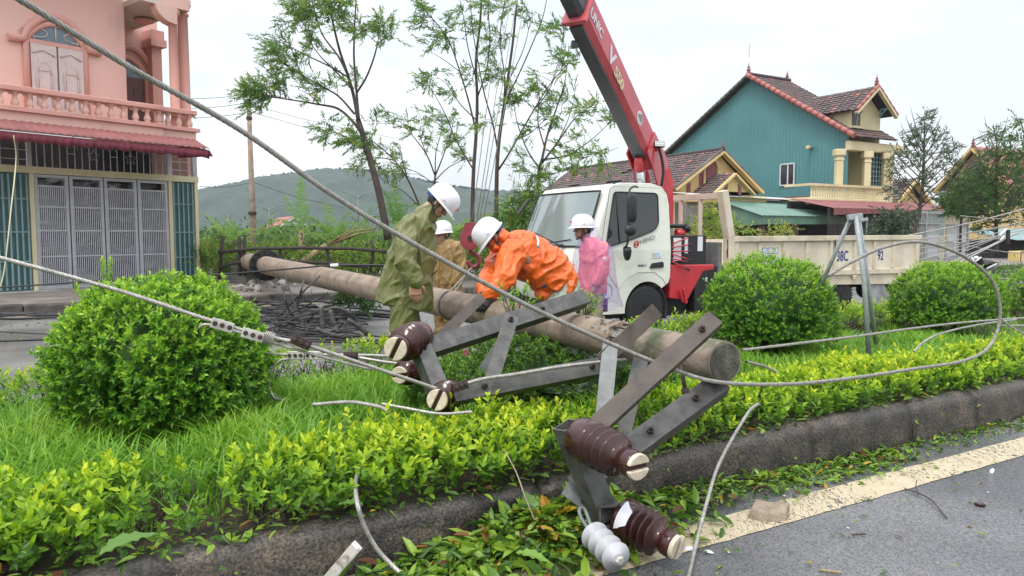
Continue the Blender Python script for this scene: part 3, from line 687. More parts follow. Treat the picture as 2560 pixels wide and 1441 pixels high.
arc = [(6.98 + .41 * math.cos(a), .36 + .41 * math.sin(a)) for a in [R_(48 + (178 - 48) * i / 14) for i in range(15)]]
low = [(5.90, 1.22), (5.83, .98), (5.82, .62), (5.88, .36), (5.93, .33), (6.57, .33)] + arc[::-1] + [(7.38, .74), (7.41, .82), (7.42, 1.22)]
upp = [(7.42, 1.22), (7.41, 1.88), (7.38, 2.03), (7.29, 2.13), (7.10, 2.175), (6.55, 2.165), (6.38, 2.13), (6.26, 2.06)]
upp = upp + [(6.26 - .36 * i / 4 * 1.0, 2.06 - .84 * i / 4) for i in range(1, 5)]
prof = low[:-1] + upp[:-1]; npf = len(prof)
def lean(z): return .075 * max(0, z - 1.22)
cxs, czs = 6.6, 1.2
def ring(n, ins, side):
    out = []
    for (s, z) in prof:
        s2 = s + (cxs - s) * ins; z2 = z + (czs - z) * ins if z > .9 else z
        bulge = 0
        if s < 6.3 and z > .4: bulge = -.10 * (1 - ((n - 9.15) / .95) ** 2) + .10 * abs((n - 9.15) / .95) ** 6 * .9
        out.append(RP(s2 + bulge, n + side * lean(z), z2))
    return out
mb = MB(); rings = [ring(TN, .012, 1), ring(TN + .03, 0, 1)] + [ring(TN + .03 + (1.84) * i / 8, 0, 1 - 2 * i / 8) for i in range(1, 8)] + [ring(TN + 1.87, 0, -1), ring(TN + 1.9, .012, -1)]
V = [p for r in rings for p in r]; F = [(i * npf + j, i * npf + (j + 1) % npf, (i + 1) * npf + (j + 1) % npf, (i + 1) * npf + j) for i in range(len(rings) - 1) for j in range(npf)]
mb.add(V, F, True)
nl = len(low)
def capfaces(base, flip):
    lo = list(range(0, nl - 1)) + [nl - 1]; up_ = list(range(nl - 1, npf)) + [0]
    for f in (lo, up_):
        f = [base + i for i in f]
        mb.F.append(tuple(reversed(f)) if flip else tuple(f)); mb.M.append(0); mb.S.append(False)
capfaces(0, False); capfaces((len(rings) - 1) * npf, True)
cabo = mb.build('cab', M['cab'], truck, fixn=True)
def SP(s, z, out=.004): return RP(s, TN + lean(z) - out, z)
mb = MB(); nz_, nn = 8, 14; V = []
for i in range(nz_ + 1):
    f = i / nz_; z = 1.27 + .77 * f; s = 5.90 + .36 * (z - 1.22) / .84
    for j in range(nn + 1):
        g = j / nn; n = 8.29 + lean(z) + (1.72 - 2 * lean(z)) * g; q_ = (n - 9.15) / .95
        V.append(RP(s - .10 * (1 - q_ ** 2) + .09 * abs(q_) ** 6 - .012, n, z + .006))
mb.add(V, [(i * (nn + 1) + j, i * (nn + 1) + j + 1, (i + 1) * (nn + 1) + j + 1, (i + 1) * (nn + 1) + j) for i in range(nz_) for j in range(nn)], True)
wso = mb.build('windscreen', M['ws'], truck)
edge = [Vector(V[j]) for j in range(nn + 1)] + [Vector(V[i * (nn + 1) + nn]) for i in range(1, nz_ + 1)] + [Vector(V[nz_ * (nn + 1) + j]) for j in range(nn - 1, -1, -1)] + [Vector(V[i * (nn + 1)]) for i in range(nz_ - 1, -1, -1)]
mb = MB(); mb.tube(edge, .014, 6, cap=False); mb.build('seal', M['rubber'], wso)
mb = MB(); w0 = Vector(V[3]) - RD * .03; w1 = Vector(V[2 * (nn + 1) + 10]) - RD * .02
mb.tube([w0, w0.lerp(w1, .5) + UP * .0, w1], .008, 6); mb.tube([Vector(V[9]) - RD * .03, Vector(V[1 * (nn + 1) + 2]) - RD * .025], .007, 6); mb.bar(w0 - UP * .02, w0 + UP * .03, .04, .04); mb.build('wiper', M['black'], wso)
def rpoly(pts, r=.05, n=4):
    out = []
    for i, p in enumerate(pts):
        a = Vector(pts[i - 1]); b = Vector(p); c = Vector(pts[(i + 1) % len(pts)])
        rr = r if not isinstance(r, (list, tuple)) else r[i]
        d1 = (a - b).normalized(); d2 = (c - b).normalized(); p1 = b + d1 * rr; p2 = b + d2 * rr
        for k_ in range(n + 1):
            t = k_ / n; out.append(p1 * (1 - t) ** 2 + b * 2 * t * (1 - t) + p2 * t * t)
    return out
def sidepanel(pts, out0, out1, name, m, parent, r=.05):
    pl = rpoly([Vector((s, z)) for s, z in pts], r); mb = MB()
    lower = [SP(p.x, p.y, out0) for p in pl]; upper = [SP(p.x, p.y, out1) for p in pl]; n_ = len(pl)
    c = sum(upper, Vector()) / n_
    mb.add(lower + upper, [(i, (i + 1) % n_, n_ + (i + 1) % n_, n_ + i) for i in range(n_)] + [tuple(range(n_, 2 * n_))], False)
    return mb.build(name, m, parent), upper
dpts = [(6.14, 1.24), (6.30, .86), (6.46, .66), (6.56, .80), (6.78, .90), (7.10, .90), (7.26, .80), (7.33, .70), (7.335, 2.02), (7.24, 2.105), (6.42, 2.105), (6.34, 2.08)]
door, up_ = sidepanel(dpts, 0, .006, 'door', M['cab'], truck, .03)
mb = MB(); mb.tube([p + RN * .006 for p in up_] + [up_[0] + RN * .006], .0055, 5, cap=False); mb.build('door_gap', M['black'], door)
wpts = [(6.225, 1.265), (6.70, 1.375), (7.10, 1.50), (7.185, 1.60), (7.185, 2.03), (6.40, 2.03)]
win, up_ = sidepanel(wpts, 0, .010, 'window', M['glass_dark'], door, [.02, .02, .06, .06, .07, .05])
mb = MB(); mb.tube(up_ + [up_[0]], .011, 6, cap=False); mb.build('window_seal', M['rubber'], door)
mb = MB(); mb.tube([SP(6.46, 1.325, .013), SP(6.43, 2.03, .013)], .009, 6); mb.build('quarter_bar', M['rubber'], door)
mb = MB(); hp = rpoly([Vector(q) for q in [(7.0, .955), (7.04, 1.03), (7.25, 1.05), (7.265, .965)]], .025)
mb.prism([SP(p.x, p.y, .006) for p in hp], RN * -.022); mb.build('handle', M['black'], door, bevel=.005)
sl_ = Vector(RD) + UP * .27
text('HINO', SP(6.835, 1.305, .0085), sl_, UP, .088, M['letter_grey'], truck, 'lettering', bold=.012, sx=1.28)
mb = MB(); ec = SP(6.765, 1.305, .0085)
mb.tube([ec + RD * (.043 * math.cos(a)) + UP * (.045 * math.sin(a) + .27 * .043 * math.cos(a)) for a in [R_(15 * i) for i in range(25)]], .0058, 5, cap=False)
mb.tube([ec - RD * .02 - UP * .036, ec - RD * .02 + UP * .026], .005, 5); mb.tube([ec + RD * .02 - UP * .026, ec + RD * .02 + UP * .036], .005, 5)
mb.tube([ec - RD * .036 - UP * .012, ec + RD * .036 + UP * .012], .005, 5); mb.build('emblem', M['letter_red'], truck)
text('EURO', SP(6.80, .985, .0085), RD, UP, .042, M['black'], truck, 'lettering', bold=.02); text('3', SP(6.923, .985, .0085), RD, UP, .052, M['teal'], truck, 'lettering', bold=.02)
mb = MB(); mb.prism([SP(7.045, 1.10, .006), SP(7.225, 1.105, .006), SP(7.225, 1.20, .006), SP(7.045, 1.195, .006)], RN * -.002); stk = mb.build('sticker', M['label_white'], truck)
mb = MB(); ec = SP(7.085, 1.148, .0095); mb.tube([ec + RD * (.026 * math.cos(a)) + UP * (.026 * math.sin(a)) for a in [R_(20 * i) for i in range(19)]], .003, 5, cap=False); mb.build('ring', M['sky_blue'], stk)
mb = MB(); mb.box(ec, (.04, .004, .008), Matrix.Rotation(R_(30), 3, 'Z')); mb.box(ec, (.008, .005, .04), Matrix.Rotation(R_(30), 3, 'Z')); mb.build('cross_mark', M['yellow'], stk)
text('EVN', SP(7.122, 1.152, .0085), RD, UP, .034, M['sky_blue'], stk, 'lettering', bold=.01); text('HÀ TĨNH', SP(7.12, 1.122, .0085), RD, UP, .02, M['sky_blue'], stk, 'lettering')
mb = MB(); ec = SP(6.235, .665, .005)
mb.tube([ec + RD * (.105 * math.cos(a)) + UP * (.105 * math.sin(a)) for a in [R_(15 * i) for i in range(25)]], .006, 5, cap=False)
em = mb.build('round_emblem', M['sky_blue'], truck)
for k_ in range(3):
    mb = MB(); mb.box(ec + UP * (.05 - .05 * k_) - RD * .01, (.06, .004, .035), Matrix.Rotation(R_(30), 3, 'Z')); mb.build('emblem_bar', M['sky_blue'], em, bevel=.006)
mb = MB(); ec = RP(5.90, 8.195, .98)
mb.tube([ec + RD * (.07 * math.cos(a)) + UP * (.07 * math.sin(a)) for a in [R_(15 * i) for i in range(25)]], .008, 5, cap=False); mb.build('round_emblem', M['letter_orange'], truck)
text('Nº', RP(5.9, 8.19, .80), RD, UP, .08, M['black'], truck, 'lettering')
mb = MB(); arm = [RP(6.72, 8.14, 2.10), RP(6.60, 8.06, 2.10), RP(6.46, 7.98, 2.05), RP(6.41, 7.94, 1.9), RP(6.40, 7.94, 1.5), RP(6.42, 7.97, 1.32), RP(6.46, 8.1, 1.25)]
mb.tube(spline(arm, 5), .015, 8); mi = mb.build('mirror', M['black'], truck)
mb = MB(); mb.ell(RP(6.46, 7.93, 1.80), (.085, .045, .20), Matrix.Rotation(R_(30), 3, 'Z'), 16, 12)
for i, v in enumerate(mb.V):
    c = RP(6.46, 7.93, 1.80); d = Vector(v) - c; u, w_ = d.dot(RD) / .085, d.z / .20
    f = 1 / max(.0001, (abs(u) ** 4 + abs(w_) ** 4) ** .25) if (abs(u) > .01 or abs(w_) > .01) else 1
    r_ = math.sqrt(u * u + w_ * w_); k_ = min(1.28, f * r_) if r_ > .01 else 1
    mb.V[i] = tuple(c + RD * (u * .085 * k_) + UP * (w_ * .20 * k_) + RN * d.dot(RN))
mb.build('mirror_head', M['black'], mi)
mb = MB(); mb.ell(RP(6.45, 7.94, 1.50), (.095, .05, .085), Matrix.Rotation(R_(30), 3, 'Z'), 16, 10); mb.build('convex_mirror_head', M['black'], mi)
mb = MB(); mb.lathe(RP(6.46, 8.02, 1.26), RP(6.49, 8.06, 1.08), [(0, .05), (.2, .06), (.6, .055), (.9, .035), (1, .01)], 14); mb.build('mirror_foot', M['black'], mi)
mb = MB(); mb.bar(RP(6.20, 10.2, 2.0), RP(6.02, 10.25, 1.75), .10, .04); mb.build('mirror', M['black'], truck, bevel=.02)
mb = MB(); mb.ell(RP(6.50, 8.36, 2.155), (.055, .025, .02), Matrix.Rotation(R_(60), 3, 'Z'), 10, 6); mb.build('marker_lamp', M['black'], truck)
mb = MB(); mb.box(RP(6.05, 9.15, .46), (.5, 1.9, .24), Matrix.Rotation(R_(30), 3, 'Z')); mb.box(RP(6.3, 9.15, .30), (.7, 1.6, .12), Matrix.Rotation(R_(30), 3, 'Z')); mb.build('bumper', M['black'], truck, bevel=.03)
def wheel(s, n, r=.36, w=.22, dual=False):
    c = RP(s, n, r); ax_ = RN
    mb = MB(); prf = [(-.5, .62), (-.48, .66), (-.5, .80), (-.46, .93), (-.38, .985), (-.30, 1.0), (-.29, .965), (-.26, .965), (-.25, 1.0), (-.08, 1.0), (-.07, .965), (-.03, .965), (-.02, 1.0), (.15, 1.0), (.2, .97), (.3, 1.0), (.42, .97), (.5, .8), (.48, .62)]
    p0 = c - ax_ * (w / 2); mb.lathe(p0, c + ax_ * (w / 2), [(f + .5, q_ * r) for f, q_ in prf], 40, True)
    for k_ in range(48):
        a = 2 * math.pi * k_ / 48; d = RD * math.cos(a) + UP * math.sin(a); mb.box(p0 + ax_ * .018 + d * (r * .965), (.022, .03, .02), (Matrix.Rotation(R_(30), 3, 'Z') @ Matrix.Rotation(-a, 3, 'Y')))
    whl = mb.build('wheel', M['rubber'], truck)
    mb = MB(); mb.lathe(p0 + ax_ * .02, p0 + ax_ * .09, [(0, r * .62), (.1, r * .58), (.5, r * .52), (.9, r * .5), (1, r * .3)], 28); mb.lathe(p0 + ax_ * .0, p0 + ax_ * .09, [(0, r * .20), (.2, r * .26), (1, r * .30)], 18)
    for k_ in range(5):
        a = 2 * math.pi * k_ / 5; d = RD * math.cos(a) + UP * math.sin(a); mb.lathe(p0 + d * r * .4 + ax_ * .03, p0 + d * r * .4 + ax_ * .08, [(0, .014), (1, .014)], 6)
    mb.build('rim', M['steel'], whl)
wheel(6.98, 8.34); wheel(6.98, 9.95); wheel(11.32, 8.36, .37, .24); wheel(11.32, 9.95, .37, .24)
mb = MB(); q = [RP(6.98 + .40 * math.cos(a), 8.22, .36 + .40 * math.sin(a)) for a in [R_(48 - 70 * i / 8) for i in range(9)]]
V = []; 
for p in q: V += [p, p + RN * .3]
mb.add(V, [(2 * i, 2 * i + 1, 2 * i + 3, 2 * i + 2) for i in range(8)], True); mf = mb.build('mudguard', M['rubber'], truck); sm_ = mf.modifiers.new('thick', 'SOLIDIFY'); sm_.thickness = .02
rot30 = Matrix.Rotation(R_(30), 3, 'Z')
mb = MB()
for n in (8.75, 9.55): mb.bar(RP(6.2, n, .56), RP(13.4, n, .56), .08, .2)
mb.box(RP(11.32, 9.15, .40), (.22, 1.5, .2), rot30); mb.box(RP(6.98, 9.15, .40), (.15, 1.5, .15), rot30); mb.build('chassis', M['black'], truck)
mb = MB(); mb.box(RP(8.62, 8.50, .62), (1.35, .5, .66), rot30); mb.build('side_box', M['black'], truck, bevel=.015)
mb = MB(); mb.box(RP(8.1, 8.62, .40), (1.1, .4, .36), rot30); mb.build('side_box', M['black'], truck, bevel=.015)
mb = MB(); mb.box(RP(9.9, 8.55, .5), (1.0, .45, .36), rot30); mb.build('fuel_tank', M['black'], truck, bevel=.05)
for s_ in (8.17, 8.62): 
    mb = MB(); mb.box(RP(s_, 8.245, .76), (.022, .01, .06), rot30 @ Matrix.Rotation(R_(12), 3, 'Y')); mb.build('reflector', M['label_white'], truck)
mb = MB(); fl = [RP(11.98, 8.24, .68), RP(12.42, 8.24, .68), RP(12.74, 8.20, .30), RP(12.72, 8.20, .12), RP(12.02, 8.2, .12)]
mb.prism(fl, RN * .02); mb.build('mud_flap', M['flapgrey'], truck)
mb = MB(); mb.lathe(RP(12.55, 8.65, .42), RP(13.25, 8.65, .42), [(0, .14), (.05, .17), (.95, .17), (1, .14)], 20); mb.build('air_tank', M['black'], truck)
mb = MB(); mb.bar(RP(13.35, 8.35, .46), RP(13.35, 9.95, .46), .1, .14); mb.build('rear_bumper', M['bed'], truck)
BS0, BS1 = 8.66, 13.5
bz0, bz1 = .74, 1.35
side = MB(); side.prism([RP(BS0, TN, bz0 + .06), RP(BS1, TN, bz0), RP(BS1, TN, bz1), RP(BS0, TN, bz1)], RN * .03); bed = side.build('bed_side', M['bed_panel'], truck)
mb = MB(); mb.prism([RP(BS0, 10.1, bz0), RP(BS1, 10.1, bz0), RP(BS1, 10.1, bz1), RP(BS0, 10.1, bz1)], RN * .03); mb.build('bed_side', M['bed_panel'], truck)
mb = MB(); mb.prism([RP(BS1 - .03, TN + .03, bz0), RP(BS1 - .03, 10.1, bz0), RP(BS1 - .03, 10.1, bz1), RP(BS1 - .03, TN + .03, bz1)], RD * .03); mb.build('tailgate', M['bed_panel'], truck)
mb = MB(); mb.box(RP((BS0 + BS1) / 2, 9.15, bz0 + .02), (BS1 - BS0 - .1, 1.86, .08), rot30); mb.build('bed_floor', M['bed'], truck)
mb = MB(); mb.bar(RP(BS0 - .04, TN - .012, bz1 + .02), RP(BS1 + .03, TN - .012, bz1 + .035), .085, .085); mb.build('top_rail', M['bed'], bed, bevel=.006)
mb = MB(); mb.bar(RP(BS0, TN - .013, bz0 + .07), RP(BS1, TN - .013, bz0 + .03), .05, .085); mb.build('bottom_rail', M['bed'], bed, bevel=.004)
for k_, s_ in enumerate((9.25, 9.82, 10.38, 11.62, 12.17, 12.72)):
    mb = MB(); mb.bar(RP(s_, TN - .012, bz0 + .10), RP(s_, TN - .012, bz1 - .03), .03, .075, RD); mb.build('rib', M['bed'], bed, bevel=.004)
for s_, w_ in ((8.72, .09), (10.98, .07), (11.08, .07), (13.44, .10)):
    mb = MB(); mb.bar(RP(s_, TN - .014, bz0 + .02), RP(s_, TN - .014, bz1 + .04), .045, w_, RD); mb.build('stanchion', M['bed'], bed, bevel=.004)
mb = MB(); sub = [RP(8.66, TN, .64), RP(10.50, TN, .60), RP(10.75, TN, .47), RP(10.95, TN, .47), RP(11.12, TN, .58), RP(13.5, TN, .52), RP(13.5, TN, .735), RP(8.66, TN, .795)]
sub = [p - RN * .002 for p in sub]; mb.prism(sub, RN * .06); mb.build('side_skirt', M['bed'], truck, bevel=.004)
mb = MB(); mb.prism([RP(13.42, TN - .016, .36), RP(13.56, TN - .016, .36), RP(13.56, TN - .016, .74), RP(13.42, TN - .016, .74)], RN * .08); mb.build('corner_post', M['bed'], truck, bevel=.004)
for s_ in (10.55, 11.6, 12.9):
    mb = MB(); mb.bar(RP(s_ - .05, TN - .03, .715), RP(s_ + .07, TN - .03, .715), .02, .03); mb.bar(RP(s_, TN - .03, .66), RP(s_, TN - .03, .72), .02, .05); mb.build('latch', M['bed'], truck, bevel=.004)
for s_ in (8.50, 11.03):
    mb = MB(); mb.tube([RP(s_, TN - .05, 1.36), RP(s_ + .01, TN - .06, 1.25), RP(s_, TN - .05, 1.18), RP(s_ + .015, TN - .05, 1.08)], .012, 6); mb.build('latch_chain', M['bolt'], truck)
for t_, s_ in (('38C', 11.15), ('106', 11.73), ('92', 12.28)):
    text(t_, RP(s_, TN - .004, .985), RD, UP, .235 if t_ != '38C' else .25, M['blue_num'], truck, 'plate_number', bold=.012, sx=.74)
mb = MB(); mb.prism([RP(9.32, TN - .003, .955), RP(9.68, TN - .003, .955), RP(9.68, TN - .003, 1.225), RP(9.32, TN - .003, 1.225)], RN * -.003); sg_ = mb.build('sticker_sheet', M['label_blue'], truck)
for i in range(3):
    for j in range(3):
        o_ = RP(9.332 + .116 * i, TN - .0065, .966 + .087 * j); mb = MB(); mb.prism([o_, o_ + RD * .105, o_ + RD * .105 + UP * .076, o_ + UP * .076], RN * -.002); mb.build('sticker', M['label_white'], sg_)
        mb = MB(); q_ = o_ - RN * .0025
        for k_ in range(2): mb.bar(q_ + RD * (.015 + .01 * i) + UP * (.02 + .016 * k_), q_ + RD * (.085 - .012 * k_) + UP * (.02 + .016 * k_), .003, .006)
        mb.lathe(q_ + RD * (.02 + .03 * ((i + j) % 3)) + UP * .056, q_ + RD * (.02 + .03 * ((i + j) % 3)) + UP * .056 - RN * .002, [(0, .010), (1, .010)], 10); mb.build('sticker_mark', M['label_blue'] if (i + j) % 3 else M['letter_red'], sg_)
M['post'] = mat('pale pinkish cream paint', (.62, .52, .43), (.50, .41, .33), .6, scale=4, detail=7)
mb = MB(); mb.bar(RP(8.40, TN - .02, 2.10), RP(8.56, TN - .02, 1.40), .13, .13, RD); mb.build('headboard_post', M['bed_panel'], truck, bevel=.006)
mb = MB(); mb.bar(RP(8.56, TN - .02, 1.40), RP(8.58, TN - .02, .74), .125, .125, RD); mb.build('headboard_post', M['bed'], truck, bevel=.006)
mb = MB(); mb.bar(RP(8.42, TN + .05, 2.03), RP(8.42, 10.1, 2.03), .07, .09); mb.build('headboard_rail', M['post'], truck, bevel=.004)
for n in (8.66, 9.10, 9.52, 10.06):
    mb = MB(); mb.bar(RP(8.42, n, .9), RP(8.42, n, 1.985), .075, .06); mb.build('headboard_upright', M['post'], truck, bevel=.004)
mb = MB(); mb.box(RP(8.44, 8.45, 1.07), (.08, .42, .50), rot30); mb.build('plate', M['galv'], truck)
mb = MB(); mb.box(RP(7.80, 8.56, 1.20), (.74, .6, .46), rot30); cbx = mb.build('control_box', M['black'], truck, bevel=.012)
mb = MB(); mb.box(RP(7.585, 8.255, 1.22), (.15, .006, .34), rot30); mb.build('label_plate', M['label_white'], cbx)
mb = MB(); mb.box(RP(7.76, 8.255, 1.28), (.06, .006, .24), rot30); mb.build('label_plate', M['label_white'], cbx)
mb = MB(); mb.box(RP(8.04, 8.255, 1.30), (.10, .006, .22), rot30); mb.build('label_plate', M['label_white'], cbx)
for k_, (z0, z1) in enumerate(((1.30, 1.40), (1.25, 1.29), (1.20, 1.19), (1.16, 1.07), (1.09, 1.04), (1.05, .94))):
    a = RP(7.46, 8.24, z0); b = RP(7.74 - .05 * (k_ > 3), 8.18, z1); mb = MB(); mb.tube([a, b], .010, 6); lv = mb.build('control_lever', M['red'], cbx)
    mb = MB(); mb.tube([b, b + (b - a).normalized() * .06], .017, 8); mb.build('grip', M['black'], lv)
mb = MB(); mb.prism([RP(7.44, 8.24, 1.0), RP(8.33, 8.24, .985), RP(8.33, 8.24, .90), RP(8.10, 8.24, .88), RP(7.80, 8.24, .46), RP(7.44, 8.24, .50)], RN * 1.75); mb.build('outrigger_beam', M['red'], truck, bevel=.02)
mb = MB(); mb.bar(RP(7.66, 8.2, .64), RP(7.72, 8.2, .42), .05, .04); mb.bar(RP(7.60, 8.2, .62), RP(7.66, 8.2, .44), .03, .03); mb.build('outrigger_leg', M['red'], truck, bevel=.006)
mb = MB(); mb.tube(spline([RP(7.42, 8.6, 1.56), RP(7.7, 8.55, 1.57), RP(7.98, 8.5, 1.565)], 4), .035, 10); mb.tube([RP(7.95, 8.5, 1.565), RP(8.02, 8.48, 1.50)], .05, 10); mb.build('air_hose', M['black'], truck)
mb = MB(); mb.lathe(RP(7.82, 8.55, 1.46), RP(7.96, 8.52, 1.46), [(0, .06), (.5, .07), (1, .06)], 12); mb.build('hydraulic_valve', M['red'], truck)
B0, BT = P(1624, 404, 11.55), P(1327, -227, 8.3)
bx = (BT - B0).normalized(); bside = bx.cross(UP).normalized(); bup = bside.cross(bx).normalized()
if bside.dot(CAMP - B0) < 0: bside = -bside
def BP(u, s_=0, v=0): return B0 + bx * u + bside * s_ + bup * v
def usolve(y):
    best = None
    for i in range(2000):
        u = i * .004; p = BP(u); dz = p.z - HC; yy = CY - FPX * ((dz * _cp + p.y * _sp) / (p.y * _cp - dz * _sp))
        if best is None or abs(yy - y) < best[0]: best = (abs(yy - y), u)
    return best[1]
uR = usolve(22); uT = (BT - B0).length
BW, BH = .30, .41
def boomsec(u0, u1, w, h, name, m, parent, chm=.05):
    mb = MB(); V = []
    for u in (u0, u1):
        V += [BP(u, a * w / 2, b * h / 2) for a, b in ((-1, 1), (1, 1), (1, -.55), (.62, -1), (-.62, -1), (-1, -.55))]
    mb.add(V, [(i, (i + 1) % 6, 6 + (i + 1) % 6, 6 + i) for i in range(6)] + [(5, 4, 3, 2, 1, 0), (6, 7, 8, 9, 10, 11)], False); return mb.build(name, m, parent, bevel=.008)
boom = boomsec(.05, uR, BW, BH, 'boom', M['red_hazed'], truck)
boomsec(uR - .02, uT * .97, BW * .78, BH * .8, 'inner_boom', M['inner_boom'], truck)
mb = MB(); V = []
for u in (uR - .05, uR + .01): V += [BP(u, a * BW * .55, b * BH * .56) for a, b in ((-1, 1), (1, 1), (1, -1), (-1, -1))]
mb.add(V, [(0, 1, 5, 4), (1, 2, 6, 5), (2, 3, 7, 6), (3, 0, 4, 7), (3, 2, 1, 0), (4, 5, 6, 7)], False); mb.build('boom_collar', M['red_hazed'], boom, bevel=.01)
mb = MB()
V = []
for u in (.35, uR - .08): V += [BP(u, a * BW * .30, -BH * .5 - b) for a, b in ((-1, 0), (1, 0), (1, .025), (-1, .025))]
mb.add(V, [(0, 1, 5, 4), (1, 2, 6, 5), (2, 3, 7, 6), (3, 0, 4, 7), (3, 2, 1, 0), (4, 5, 6, 7)], False); mb.build('belly_plate', M['inner_boom'], boom)
mb = MB(); mb.box(BP(usolve(75), -BW * .4, -BH * .56), (.09, .09, .09)); mb.build('guide_bracket', M['inner_boom'], boom, bevel=.01)
mb = MB(); V = []
for sd in (-1, 1):
    pl = [(-.42, .05), (-.30, .20), (-.05, .225), (.45, .20), (.50, -.22), (.10, -.30), (-.25, -.42), (-.40, -.34)]
    mb.prism([BP(u, sd * (BW / 2 + .004), v) for u, v in pl], bside * (sd * .02))
mb.build('boom_heel', M['red'], truck)
wid = usolve(215)
td = -bx; 
text('UNIC', BP(usolve(31), BW / 2 + .006, -.055), td, bup, .175, M['label_white'], boom, 'lettering', bold=.02, sx=1.0)
text('V', BP(usolve(132), BW / 2 + .006, -.10), td, bup, .30, M['label_white'], boom, 'lettering', bold=.03, sx=1.2)
text('550', BP(usolve(168), BW / 2 + .007, -.13), td, bup, .20, M['label_white'], boom, 'lettering', bold=.045, sx=1.15)
text('550', BP(usolve(168), BW / 2 + .009, -.13), td, bup, .20, M['yellow'], boom, 'lettering', bold=.0, sx=1.15)
mb = MB(); ec = BP(usolve(298), BW / 2 + .004, 0)
mb.lathe(ec, ec + bside * .004, [(0, .105), (1, .105)], 28, False); dec = mb.build('round_decal', M['label_white'], boom)
mb = MB()
for k_ in range(5): 
    r_ = .028 + .016 * k_; mb.tube([ec + bside * .006 + bx * (.07 - .023 * k_ - r_ * math.cos(a) * .6 + .01) + bup * (r_ * math.sin(a)) for a in [R_(-70 + 14 * i) for i in range(11)]], .004, 4)
mb.tube([ec + bside * .006 + bx * .08, ec + bside * .006 - bx * .085], .004, 4); mb.build('decal_arcs', M['black'], dec)
colx = RP(7.92, 9.15, 0)
foot = B0 + bx * -.30 + bup * -.05
mb = MB(); mb.lathe(Vector((foot.x, foot.y, .95)), Vector((foot.x, foot.y, 1.75)), [(0, .24), (.3, .22), (1, .19)], 24); mb.build('crane_column', M['red'], truck)
mb = MB()
for sd in (-1, 1):
    c = foot + bside * (sd * .17); mb.prism([c + RD * .16 + UP * -.75, c - RD * .14 + UP * -.75, c - RD * .05 + UP * .05, c + RD * .06 + UP * .12, c + RD * .14 + UP * -.1], bside * (sd * .025))
mb.build('crane_yoke', M['red'], truck)
hx = -Vector((bx.x, bx.y, 0)).normalized()
c0 = Vector((foot.x, foot.y, 1.35)) - hx * .24; c1_ = BP(.42, 0, -.24)
mb = MB(); mb.tube([c0, c0.lerp(c1_, .55)], .085, 16); mb.build('lift_cylinder', M['inner_boom'], truck)
mb = MB(); mb.tube([c0.lerp(c1_, .42), c0.lerp(c1_, .92)], .062, 16); mb.build('cylinder_rod', M['chrome'], truck)
mb = MB(); mb.lathe(c0.lerp(c1_, .84), c1_, [(0, .075), (.5, .08), (1, .06)], 16); mb.build('rod_end', M['red'], truck)
lp = P(1648, 361, 11.25); lrot = Matrix.Rotation(R_(8), 3, 'Z') @ Matrix.Rotation(R_(-12), 3, 'X')
mb = MB(); mb.box(lp, (.165, .05, .095), lrot); lamp = mb.build('work_lamp', M['black'], truck, bevel=.006)
mb = MB(); mb.box(lp + lrot @ Vector((0, -.027, 0)), (.145, .006, .077), lrot); mb.build('lens', M['label_white'], lamp)
mb = MB()
for i in range(4):
    for j in range(2): c = lp + lrot @ Vector((-.052 + .035 * i, -.031, -.018 + .036 * j)); mb.lathe(c, c + lrot @ Vector((0, -.003, 0)), [(0, .008), (1, .008)], 8)
mb.build('led_dots', M['galv'], lamp)
mb = MB(); mb.tube(spline([lp + Vector((.0, .03, -.05)), lp + Vector((.05, .05, -.2)), lp + Vector((.08, .06, -.4)), lp + Vector((.06, .08, -.62))], 5), .022, 8); mb.build('hose', M['black'], truck)
mb = MB(); mb.box(lp + Vector((0, .05, -.07)), (.06, .05, .06)); mb.build('lamp_bracket', M['red'], truck)

hook_at = P(1176, 596, 7.2)
hk = thing('hook_block', 'worn red crane hook block hanging between the tan and the orange worker', 'crane hook', hook_at)
ct = (CAMP - hook_at).normalized(); hxr = ct.cross(UP).normalized() * -1
if hxr.x < 0: hxr = -hxr
M['red_worn'] = mat('scraped red paint', (.36, .05, .065), (.14, .03, .035), .5, scale=9, lo=.3, hi=.62)
for sg, off in ((1, .055), (-1, -.055)):
    mb = MB(); pts = []
    for a in range(0, 21):
        th_ = R_(200 + 140 * a / 20 + 0); pts.append(hook_at + hxr * (.105 * math.cos(th_)) + UP * (.105 * math.sin(th_)) - UP * .01)
    pts += [hook_at + hxr * .098 + UP * .03, hook_at + hxr * .06 + UP * .12, hook_at + hxr * .05 + UP * .15, hook_at - hxr * .05 + UP * .15, hook_at - hxr * .06 + UP * .12, hook_at - hxr * .098 + UP * .03]
    mb.prism([p + ct * off for p in pts], ct * .014); mb.build('cheek_plate', M['red_worn'], hk, bevel=.004)
mb = MB(); mb.lathe(hook_at - ct * .045, hook_at + ct * .05, [(0, .10), (.3, .085), (.7, .085), (1, .10)], 28); mb.build('pulley', M['black'], hk)
mb = MB(); mb.lathe(hook_at - ct * .08, hook_at + ct * .082, [(0, .026), (1, .026)], 14); mb.build('axle', M['bolt'], hk)
mb = MB(); hc = hook_at - UP * .215 + hxr * .03
pth = [hook_at - UP * .10, hook_at - UP * .14] + [hc + hxr * (.055 * math.cos(a)) + UP * (.065 * math.sin(a)) for a in [R_(70 - 25 * i) for i in range(0, 11)]]
mb.tube(spline(pth, 3), [.024] * 6 + [.026] * 24 + [.012] * 7, 10) if False else mb.tube(spline(pth, 3), .021, 10); mb.build('hook', M['red_worn'], hk)
